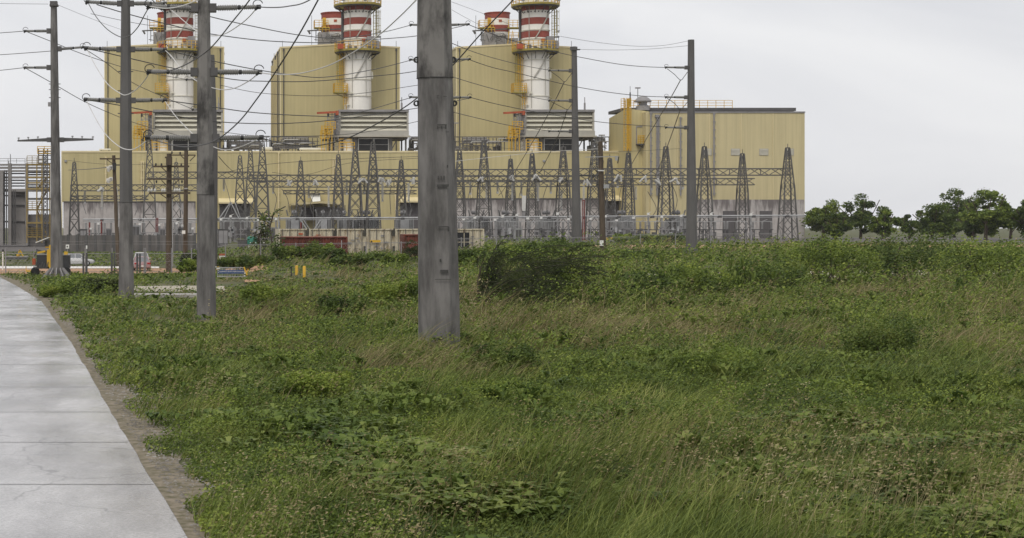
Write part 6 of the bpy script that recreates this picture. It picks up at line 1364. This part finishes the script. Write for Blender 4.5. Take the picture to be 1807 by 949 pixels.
def canopy_h(x, y):
    """height of the scrub above ground"""
    a = vnoise(x*.28, y*.22, 21); b = vnoise(x*.75, y*.6, 22); c = vnoise(x*1.9, y*1.6, 23)
    h = .08+.55*a**1.5*(.45+b)+.22*c*(.3+a)+mounds(x, y)*(.35+1.1*vnoise(x*.1, y*.07, 77))
    right = S(x/y, .165, .2); band = S(y, 54, 74)*(1-S(y, 128, 140)); h = h*(.8+.55*right*S(y, 52, 76)*(1-.4*S(y, 98, 114))); h = h+right*band*(mounds(x, y, 4.2, 31, 1.6, 3.3, .7, 2.3)*(.45+.75*vnoise(x*.12, y*.1, 99)))
    h = h*(.62+.38*S(y, 30, 70)); h = np.minimum(h, 2.9); sag = S(y, 112, 124); h = h*(1-.35*sag*(1-right))
    clear = S(x, 1.5, 3.2)*(1-S(x, 10.5, 12.5))*S(y, 78, 88)*(1-S(y, 118, 124)); h = h*(1-.72*clear)
    lft = (1-S(x, -2.5, -.5))*S(y, 80, 84)*(1-S(y, 98, 106)); h = h+.30*lft*b*2*c*(1-S(y, 90, 98)); lf2 = (1-S(x, .5, 3))*S(y, 100, 108); h = h*(1-.6*lf2); mid = S(x, -2.4, -1.6)*(1-S(x, 1.4, 2.2))*S(y, 70, 80)*(1-S(y, 100, 104)); h = h*(1-.8*mid)
    edge = 1-S(x-road_x(y), .2, 2.2); h = h*(1-.6*edge*(y < 84))
    return h
def leaf_cards(x, y, z, size, lean=.3, aspect=1.9, droop=.3):
    """diamond leaves with random orientation leaning with the wind (+x)"""
    n = len(x); d = RNG.normal(size=(n, 3)); d[:, 0] += lean*2; d[:, 2] = np.abs(d[:, 2])*.7-droop*.3; d /= np.linalg.norm(d, axis=1)[:, None]
    r = RNG.normal(size=(n, 3)); s = np.cross(d, r); s /= np.linalg.norm(s, axis=1)[:, None]
    c = np.stack([x, y, z], 1); L_ = size[:, None]; w_ = L_/aspect
    v = np.stack([c-d*L_*.5, c+s*w_*.5, c+d*L_*.5, c-s*w_*.5], 1).reshape(-1, 3)
    return v, np.arange(n*4).reshape(n, 4)
def blades(x, y, g, h, wd, lean, curl=.5, seg=3):
    """curved grass blades, each a strip of quads, blown towards +x"""
    n = len(x); az_ = RNG.normal(0, .8, n); ln = lean*(.5+RNG.random(n)); dx = np.cos(az_)*ln; dy = np.sin(az_)*ln*.8
    vs = []; t = np.linspace(0, 1, seg+1)
    sd = RNG.uniform(-.6, .6, n); sx = np.cos(sd); sy = np.sin(sd)
    for k, tt in enumerate(t):
        hx = x+dx*h*tt**1.7; hy = y+dy*h*tt**1.7; hz = g+h*(tt-curl*.45*ln*tt**2.2); w_ = wd*(1-tt*.92)*.5
        vs.append(np.stack([hx-sx*w_, hy-sy*w_, hz], 1)); vs.append(np.stack([hx+sx*w_, hy+sy*w_, hz], 1))
    v = np.stack(vs, 1); m = 2*(seg+1); v = v.reshape(-1, 3); base = np.arange(n)[:, None]*m
    f = np.concatenate([base+np.array([[2*k, 2*k+1, 2*k+3, 2*k+2]]) for k in range(seg)], 0)
    return v, f
def grass_field(name, n, px0, px1, py0, py1, hmin, hmax, m, wscale=1.0, lean=.7, dens=None, kb=7):
    x, y = sample_px(n, px0, px1, py0, py1); ok = ~excluded(x, y)
    if dens is not None: ok &= RNG.random(n) < dens(x, y)
    x, y = x[ok], y[ok]; tuft = .16*np.maximum(1, y/60)
    x = np.repeat(x, kb)+RNG.normal(0, 1, len(x)*kb)*np.repeat(tuft, kb); y = np.repeat(y, kb)+RNG.normal(0, 1, len(y)*kb)*np.repeat(tuft, kb)
    ok = ~excluded(x, y); x, y = x[ok], y[ok]
    ch = canopy_h(x, y); h = (hmin+(hmax-hmin)*RNG.random(len(x))**1.6)*(.25+1.2*vnoise(x*.6, y*.5, 31)**1.3); h = h*(.45+.75*np.minimum(ch, 1.3))
    h *= np.where((y > 88) & (y < 124) & (x > 1.5) & (x < 12), .55, 1); h *= np.where(x < 4.5, .75, 1)
    w_ = np.maximum(.014, .00062*y)*wscale*(.7+.6*RNG.random(len(x)))
    v, f = blades(x, y, gz(x, y)-.03, h, w_, lean); o = mesh_np(name, v, f, m); tag(o, kind='stuff', label=None); return o
o = grass_field('tall_grass', 17000, -60, 1900, 424, 960, .45, 1.5, LM['grass'], 1.0, .9); tag(o, 'tall windblown green and straw coloured grass covering the waste ground', 'grass')
o = grass_field('short_grass', 16000, -60, 1900, 424, 960, .15, .5, leafmat('short_grass_blade', [(.035,.048,.014),(.085,.108,.024),(.15,.17,.036),(.25,.24,.08)], .2, .2), 1.3, .5); tag(o, 'short green grass between the taller tufts', 'grass')
o = grass_field('dry_grass', 12000, 380, 1900, 424, 640, .6, 1.7, leafmat('dry_grass_blade', [(.12,.10,.045),(.20,.165,.075),(.29,.24,.12),(.38,.33,.18)], .3, .2), .8, 1.1, dens=lambda x, y: np.clip((vnoise(x*.16, y*.12, 41)-.36)*3.4, 0, 1), kb=7); tag(o, 'patches of dry straw coloured seeding grass in the scrub', 'grass')
# leafy scrub canopy
def scrub(name, n, px0, px1, py0, py1, m, key, size=.9, lean=.35, seed=1):
    x, y = sample_px(n, px0, px1, py0, py1); ok = ~excluded(x, y); x, y = x[ok], y[ok]
    ok = RNG.random(len(x)) < np.clip(key(x, y), 0, 1); x, y = x[ok], y[ok]
    k = 3; x = np.repeat(x, k)+RNG.normal(0, .25, len(x)*k); y = np.repeat(y, k)+RNG.normal(0, .25, len(y)*k); ok = ~excluded(x, y); x, y = x[ok], y[ok]
    h = canopy_h(x, y); t = 1-RNG.random(len(x))**2.2*.9; z = gz(x, y)+h*t+RNG.normal(0, .05, len(x))
    sz = np.maximum(.05, .0017*y)*size*(.6+.8*RNG.random(len(x)))
    v, f = leaf_cards(x, y, z, sz, lean); o = mesh_np(name, v, f, m); return o
keyL = lambda x, y: (vnoise(x*.22, y*.16, 51)-.16+.35*S(x, 12, 18)-.12*(y < 34))*2.4
keyM = lambda x, y: (vnoise(x*.3+7, y*.2, 52)-.25)*2.2
tag(scrub('leafy_undergrowth', 150000, 60, 1900, 440, 960, LM['light'], keyL, 1.0), 'bright green low leafy undergrowth', 'undergrowth', kind='stuff')
tag(scrub('dark_undergrowth', 95000, -20, 1900, 426, 960, LM['mid'], keyM, 1.0, .5), 'darker green low tangled undergrowth', 'undergrowth', kind='stuff')
tag(scrub('far_undergrowth', 26000, 360, 1900, 413, 440, LM['mid'], lambda x, y: 0*x+.9, 1.2, .5), 'weeds along the fence below the substation', 'undergrowth', kind='stuff')

def weeds(name, n, m, label, px0, px1, py0, py1, big=1.0):
    x, y = sample_px(n, px0, px1, py0, py1); ok = ~excluded(x, y) & (vnoise(x*.9, y*.7, 91)*(.6+.4*vnoise(x*.25, y*.2, 92)) > .42); x, y = x[ok], y[ok]; k = 7; cx = np.repeat(x, k); cy = np.repeat(y, k)
    ang = RNG.random(len(cx))*2*np.pi; L_ = (.10+.16*RNG.random(len(cx)))*big*np.maximum(1, cy/55); h = np.repeat(canopy_h(x, y)*.75+.05, k)+.12*RNG.random(len(cx)); dx = np.cos(ang)*L_; dy = np.sin(ang)*L_; g = gz(cx, cy)
    a = np.stack([cx, cy, g+h*.7], 1); e = np.stack([cx+dx, cy+dy, g+h+L_*.1], 1); md = (a+e)/2+np.array([0, 0, .03]); sd = np.stack([-dy, dx, 0*dx], 1)*.24; md[:, 2] += L_*.18
    v = np.stack([a, md+sd, e, md-sd], 1).reshape(-1, 3); o = mesh_np(name, v, np.arange(len(cx)*4).reshape(-1, 4), m); tag(o, label, 'weeds', kind='stuff')
weeds('broad_leaf_weeds', 9000, leafmat('weed_leaf', [(.04,.07,.014),(.10,.15,.028),(.18,.23,.05),(.28,.31,.09)], .6, .3), 'broad leaved weeds standing among the grass', 60, 1900, 480, 960)
def seedheads(n):
    x, y = sample_px(n, 60, 1900, 450, 960); ok = ~excluded(x, y) & (vnoise(x*.22, y*.18, 61) > .5); x, y = x[ok], y[ok]; h = .5+.7*RNG.random(len(x))+canopy_h(x, y)*.45; h *= np.where((x < 4.5) | (y > 88) & (x < 12), .6, 1)
    v1, f1 = blades(x, y, gz(x, y), h, np.maximum(.007, .0003*y), .45, .3); g = gz(x, y); n_ = len(x); k = 5; V = []; top = v1.reshape(n_, 8, 3)[:, 6]
    c = np.repeat(top, k, 0)+RNG.normal(0, .035, (n_*k, 3))*np.array([1, 1, 2.2]); sz = np.repeat(np.maximum(.03, .0011*y), k); v2, f2 = leaf_cards(c[:, 0], c[:, 1], c[:, 2], sz*1.6, .5, 3.0)
    o = mesh_np('seeding_stalks', np.concatenate([v1, v2]), np.concatenate([f1, f2+len(v1)]), leafmat('seed_straw', [(.14,.11,.05),(.24,.19,.09),(.34,.28,.15),(.42,.37,.22)], .4, .2)); tag(o, 'straw coloured seeding stalks above the grass', 'grass', kind='stuff')
seedheads(5200)
# individual shrubs -------------------------------------------------------
def shrub(px, D, w_, h_, kind, label, n=2600, lean=.5, feather=False, name='shrub', cat='shrub', group=None, stems=5, zoff=0):
    x0 = X(px, D); g = G(x0, D)+zoff; t = thing(name, label, cat, (x0, D, g), group=group); rr = np.random.default_rng(int(px*7+D)); rd = random.Random(int(px*13))
    lobes = []
    for k in range(max(4, int(6*w_/h_))):
        lobes.append((rr.uniform(-w_*.38, w_*.38), rr.uniform(-w_*.25, w_*.25), rr.uniform(.35, .85)*h_, rr.uniform(.22, .36)*min(w_, h_*1.3)))
    cx, cy, cz, cr_ = [np.array([l[i] for l in lobes]) for i in range(4)]
    q = MB()
    for k in range(stems):
        l = lobes[k % len(lobes)]; a = Vector((x0+rd.uniform(-.15, .15)*w_, D, g-.05)); b_ = Vector((x0+l[0]+lean*l[2]*.3, D+l[1], g+l[2])); m_ = a.lerp(b_, .5)+Vector((-.1*w_*rd.random(), 0, .1*h_)); q.tube([a, a.lerp(m_, .6), m_, b_], .012*h_+.006, 5)
    q.build('stem', M['bark'], t)
    if not feather:
        i = rr.integers(0, len(lobes), n); d = rr.normal(size=(n, 3)); d /= np.linalg.norm(d, axis=1)[:, None]; rad = cr_[i]*(.55+.5*rr.random(n))**.7*(1+.25*rr.normal(size=n)*.5)
        x = cx[i]+d[:, 0]*rad*1.15; y = cy[i]+d[:, 1]*rad; z = cz[i]+d[:, 2]*rad*.9; z = np.maximum(z, .05); x = x+lean*z*.25
        global RNG; s_ = np.maximum(.07, .0016*D)*(.6+.8*rr.random(n)); v, f = leaf_cards(x, y, z, s_, lean)
        o = mesh_np('foliage', v, f, LM[kind], t)
    else:
        # plumes: arching branches, each fringed with thin strands that stream downwind and droop
        nb = max(8, int(n/75)); V = []; Fs = []; c0 = 0; br = MB()
        for b_i in range(nb):
            j = rr.integers(0, len(lobes)); ang = rr.normal(.5, .5); Lb = rr.uniform(.3, .85)*h_; ox, oy, oz = cx[j]*.9, cy[j]+rr.uniform(-.3, .3), cz[j]*rr.uniform(.25, 1.05)
            u = np.linspace(0, 1, 7); bx_ = ox+Lb*(math.cos(ang)*(.35+.65*lean)*u+.35*lean*u**2); bz_ = oz+Lb*(math.sin(ang)*u-.45*u**2); by_ = oy+rr.uniform(-.4, .4)*u*Lb
            br.tube([(x0+bx_[i], D+by_[i], g+max(.05, bz_[i])) for i in range(7)], .012*h_/2, 4)
            ns = 44; tt = rr.random(ns)**.8; sx = np.interp(tt, u, bx_)+rr.normal(0, .05, ns); sy = np.interp(tt, u, by_)+rr.normal(0, .07, ns); sz_ = np.interp(tt, u, bz_)+rr.normal(0, .05, ns)
            L2 = (.10+.22*rr.random(ns)**1.5)*h_*.5; th = rr.normal(-.25, .75, ns); dx = np.cos(th)*L2*(.5+.6*lean); dz = np.sin(th)*L2; w0 = np.maximum(.016, .00036*D)*(.6+.8*rr.random(ns)); dy = rr.normal(0, .4, ns)*L2
            up = np.stack([-dz, 0*dz, dx], 1); up /= np.linalg.norm(up, axis=1)[:, None]+1e-6; c = np.stack([sx, sy, sz_], 1); m1 = c+np.stack([dx*.5, dy*.5, dz*.4], 1); e = c+np.stack([dx, dy, dz-L2*.15], 1); w0 = w0[:, None]
            v = np.stack([c-up*w0*.4, m1-up*w0*.5, e, m1+up*w0*.5], 1).reshape(-1, 3); V.append(v); Fs.append(np.arange(ns*4).reshape(ns, 4)+c0); c0 += ns*4
        br.build('branch', M['darktwig'], t); o = mesh_np('foliage', np.concatenate(V), np.concatenate(Fs), LM[kind], t)
    return t
SH = [ # px, D, width m, height m, kind, label, n, lean, feather
 (518, 140, 4.4, 1.45, 'mid', 'rounded grey green bush before the left end of the red container', 3600, .6, False),
 (560, 142, 2.4, 1.3, 'light', 'bushy green shrub before the middle of the red container', 2800, .6, False),
 (586, 138, 2.2, 1.0, 'mid', 'green shrub before the right end of the red container', 2400, .5, False),
 (618, 128, 3.8, 1.0, 'mid', 'low sprawling olive bush right of the yellow bollards', 3200, .8, False),
 (694, 134, 2.6, .75, 'light', 'green bush in front of the cream container with the small triangle', 2600, .5, False),
 (668, 140, 2.4, .55, 'mid', 'low green bush under the container with the white diamond', 2200, .5, False),
 (725, 138, 2.4, 1.8, 'dark', 'brownish reedy shrub left of the thickest pole', 2600, .8, True),
 (450, 138, 3.6, .8, 'mid', 'low dark bush behind the banner sign', 2800, .4, False),
 (415, 132, 3.8, 1.0, 'mid', 'low green bush left end behind the banner sign', 2600, .4, False),
 (335, 124, 1.4, 1.1, 'light', 'green bush at the foot of the thinner timber pole', 2400, .3, False),
 (345, 132, 1.8, 1.9, 'dark', 'dark vine covered bush behind the near pair', 2400, .3, False),
 (182, 90, 2.6, .72, 'dark', 'dark low bush left of the second near pole', 3200, .6, False),
 (135, 90, 2.6, .5, 'mid', 'low green bush right of the first pole base', 2800, .6, False),
 (92, 84, 2.0, .6, 'light', 'small bright bush at the edge of the wet road', 2200, .6, False),
 (850, 72, 1.2, 3.0, 'dark', 'dark upright feathery bush right of the thickest pole', 5200, .3, True),
 (895, 66, 3.2, 2.3, 'dark', 'dark windblown casuarina sapling streaming right, largest in the scrub', 8500, .8, True),
 (945, 72, 3.5, 3.0, 'dark', 'dark windblown plumes reaching towards the slim concrete pole', 8500, 1.0, True),
 (835, 128, 3.0, 1.7, 'mid', 'green shrub below the open cream container', 3000, .5, False),
 (905, 124, 3.4, 1.9, 'light', 'bright green rounded shrub right of the cream containers', 3600, .5, False),
 (950, 132, 4.0, 2.0, 'mid', 'green shrub mass left of the slim concrete pole', 3800, .7, False),
 (1005, 136, 4.0, 1.6, 'mid', 'green shrub at the foot of the slim concrete pole', 3400, .7, False),
 (1066, 92, 2.6, 1.95, 'light', 'leafy bright green shrub below the tagged timber pole', 5200, .6, False),
 (1100, 140, 4.6, .8, 'mid', 'olive bush right of the tagged timber pole', 3200, .6, False),
 (1160, 138, 4.8, .8, 'mid', 'low olive bush below the annex', 3200, .6, False),
 (1120, 205, 6.0, 1.3, 'light', 'light green weeds mound below the door canopy', 3000, .3, False),
 (1175, 208, 6.0, 1.3, 'mid', 'green weeds mound below the lattice mast before the annex', 3000, .3, False),
 (1020, 72, 3.4, 1.7, 'light', 'bright leafy shrub in the right foreground below the slim pole', 7000, .4, False),
 (1130, 74, 4.0, 1.6, 'mid', 'spreading green shrub in the right foreground below the annex', 7000, .5, False),
 (1230, 76, 4.2, 1.7, 'light', 'leafy shrub below the pole whose arms point left', 6500, .5, False),
 (1340, 80, 4.6, 2.0, 'mid', 'rounded green shrub below the right end of the gantry', 6000, .5, False),
 (1460, 96, 6.0, 2.8, 'light', 'large leafy shrub where the substation ends at the right', 6500, .5, False),
 (1600, 100, 6.5, 3.2, 'mid', 'large dark green shrub in the right part of the scrub', 6500, .5, False),
 (1740, 92, 6.0, 2.9, 'light', 'large leafy shrub at the right edge', 6500, .5, False),
 (690, 72, 2.8, 1.25, 'light', 'green leafy bush left of the foot of the thickest pole', 6000, .5, False),
 (600, 64, 2.4, .95, 'mid', 'low green bush in the middle foreground', 5000, .5, False),
 (470, 76, 3.0, .9, 'light', 'low bright bush right of the near pair foot', 5000, .6, False),
 (880, 40, 2.0, .8, 'mid', 'low bush right of the foot of the thickest pole', 6000, .4, False),
 (1250, 38, 2.2, .85, 'light', 'low bright bush in the right lower foreground', 6000, .4, False),
 (1560, 44, 2.6, 1.1, 'mid', 'dark leaved bush in the lower right corner area', 6000, .4, False),
 (560, 34, 1.5, .6, 'light', 'small bright bush in the lower middle foreground', 5000, .4, False)]
for px, D, w_, h_, kd, lab, n, ln, fe in SH: shrub(px, D, w_, h_, kd, lab, n, ln, fe)
# sapling by the green tank
def sapling(px, D, h_, label, spread=1.3, kind='dark', n=900):
    x0 = X(px, D); g = G(x0, D); t = thing('young_tree', label, 'tree', (x0, D, g)); rd = random.Random(int(px)); q = MB()
    q.tube([(x0, D, g-.1), (x0+.1, D, g+h_*.35), (x0-.1, D, g+h_*.7), (x0+.25, D, g+h_)], .07, 6); q.build('trunk', M['bark'], t); q = MB(); tips = []
    for k in range(12):
        z = g+h_*rd.uniform(.3, .95); s = rd.choice((-1, 1)); e = Vector((x0+s*rd.uniform(.4, 1)*spread, D+rd.uniform(-.6, .6), z+rd.uniform(.1, .9))); q.tube([(x0, D, z), ((x0+e.x)/2, D, z+.35), e], .03, 4); tips.append(e)
    q.build('branch', M['bark'], t)
    rr = np.random.default_rng(int(px)); i = rr.integers(0, len(tips), n); c = np.array([[*p] for p in tips])[i]-np.array([x0, D, g]); fr_ = rr.random(n)[:, None]**.5; base = np.stack([0*fr_[:, 0], 0*fr_[:, 0], c[:, 2]*.8], 1); p = base+(c-base)*fr_+rr.normal(0, .22, (n, 3))
    v, f = leaf_cards(p[:, 0], p[:, 1], p[:, 2], np.full(n, .26)*(.6+.8*rr.random(n)), .3); mesh_np('crown', v, f, LM[kind], t)
sapling(458, 150, 3.0, 'thin sparse young tree beside the green tank', 1.0, 'dark', 300)
sapling(478, 148, 4.2, 'thin sparse young tree left of the red container, reaching the bus bar', 1.4, 'mid', 260)
# distant tree line beyond the right end of the plant
def big_tree(px, D, h_, w_, label, seed):
    x0 = X(px, D); g = G(x0, D); t = thing('broadleaf_tree', label, 'tree', (x0, D, g), group='trees beyond the end of the plant'); rr = np.random.default_rng(seed); q = MB()
    q.lathe((x0, D, g-.2), (x0+.3, D, g+h_*.6), [(0, .32), (.5, .22), (1, .1)], 9)
    for k in range(7):
        a = k*.9; q.tube([(x0+.2, D, g+h_*(.15+.05*k)), (x0+math.cos(a)*w_*.2, D+math.sin(a)*w_*.2, g+h_*.45), (x0+math.cos(a)*w_*.36, D+math.sin(a)*w_*.36, g+h_*(.5+.05*k))], .08, 5)
    q.build('trunk', M['bark'], t); n = 9500; nl = 42
    lc = rr.normal(size=(nl, 3)); lc /= np.linalg.norm(lc, axis=1)[:, None]; lc *= (rr.random(nl)**.45)[:, None]; lc = lc*np.array([w_*.46, w_*.4, h_*.40])+np.array([w_*.06, 0, h_*.5]); lr = rr.uniform(.05, .15, nl)*w_
    i = rr.integers(0, nl, n); d = rr.normal(size=(n, 3)); d /= np.linalg.norm(d, axis=1)[:, None]; p = lc[i]+d*(lr[i]*(.4+.7*rr.random(n)))[:, None]*np.array([1.15, 1, .75]); p[:, 2] = np.maximum(p[:, 2], .2)
    v, f = leaf_cards(p[:, 0], p[:, 1], p[:, 2], .38*(.6+.8*rr.random(n)), .3, 1.5); mesh_np('crown', v, f, LM['mid' if seed % 3 else 'light'], t)
TW = 'first second third fourth fifth sixth seventh eighth ninth tenth 11th 12th 13th'.split(); rq = random.Random(12); pxs = 1452
for k in range(13):
    h_ = rq.uniform(5, 11.5); big_tree(pxs, rq.uniform(262, 345), h_, h_*rq.uniform(.85, 1.35), '%s tree counted from the blank end of the annex building' % TW[k], k+3); pxs += rq.uniform(18, 50)
# far left low tree band beyond the process structure is hidden; nothing to build there
# ruderal debris: fallen branches beside the car
rd = random.Random(3); q = MB(); D = 120; x0 = X(190, D)
for k in range(14): a = Vector((x0+rd.uniform(-.8, .8), D+rd.uniform(-.4, .4), .05)); q.tube([a, a+Vector((rd.uniform(-.4, .9), rd.uniform(-.2, .2), rd.uniform(.1, .4))), a+Vector((rd.uniform(.2, 1.6), rd.uniform(-.3, .3), rd.uniform(.1, .6)))], .018, 4)
tag(q.build('fallen_branch', M['bark']), 'tangle of dead branches on the dirt left of the second near pole', 'branches')
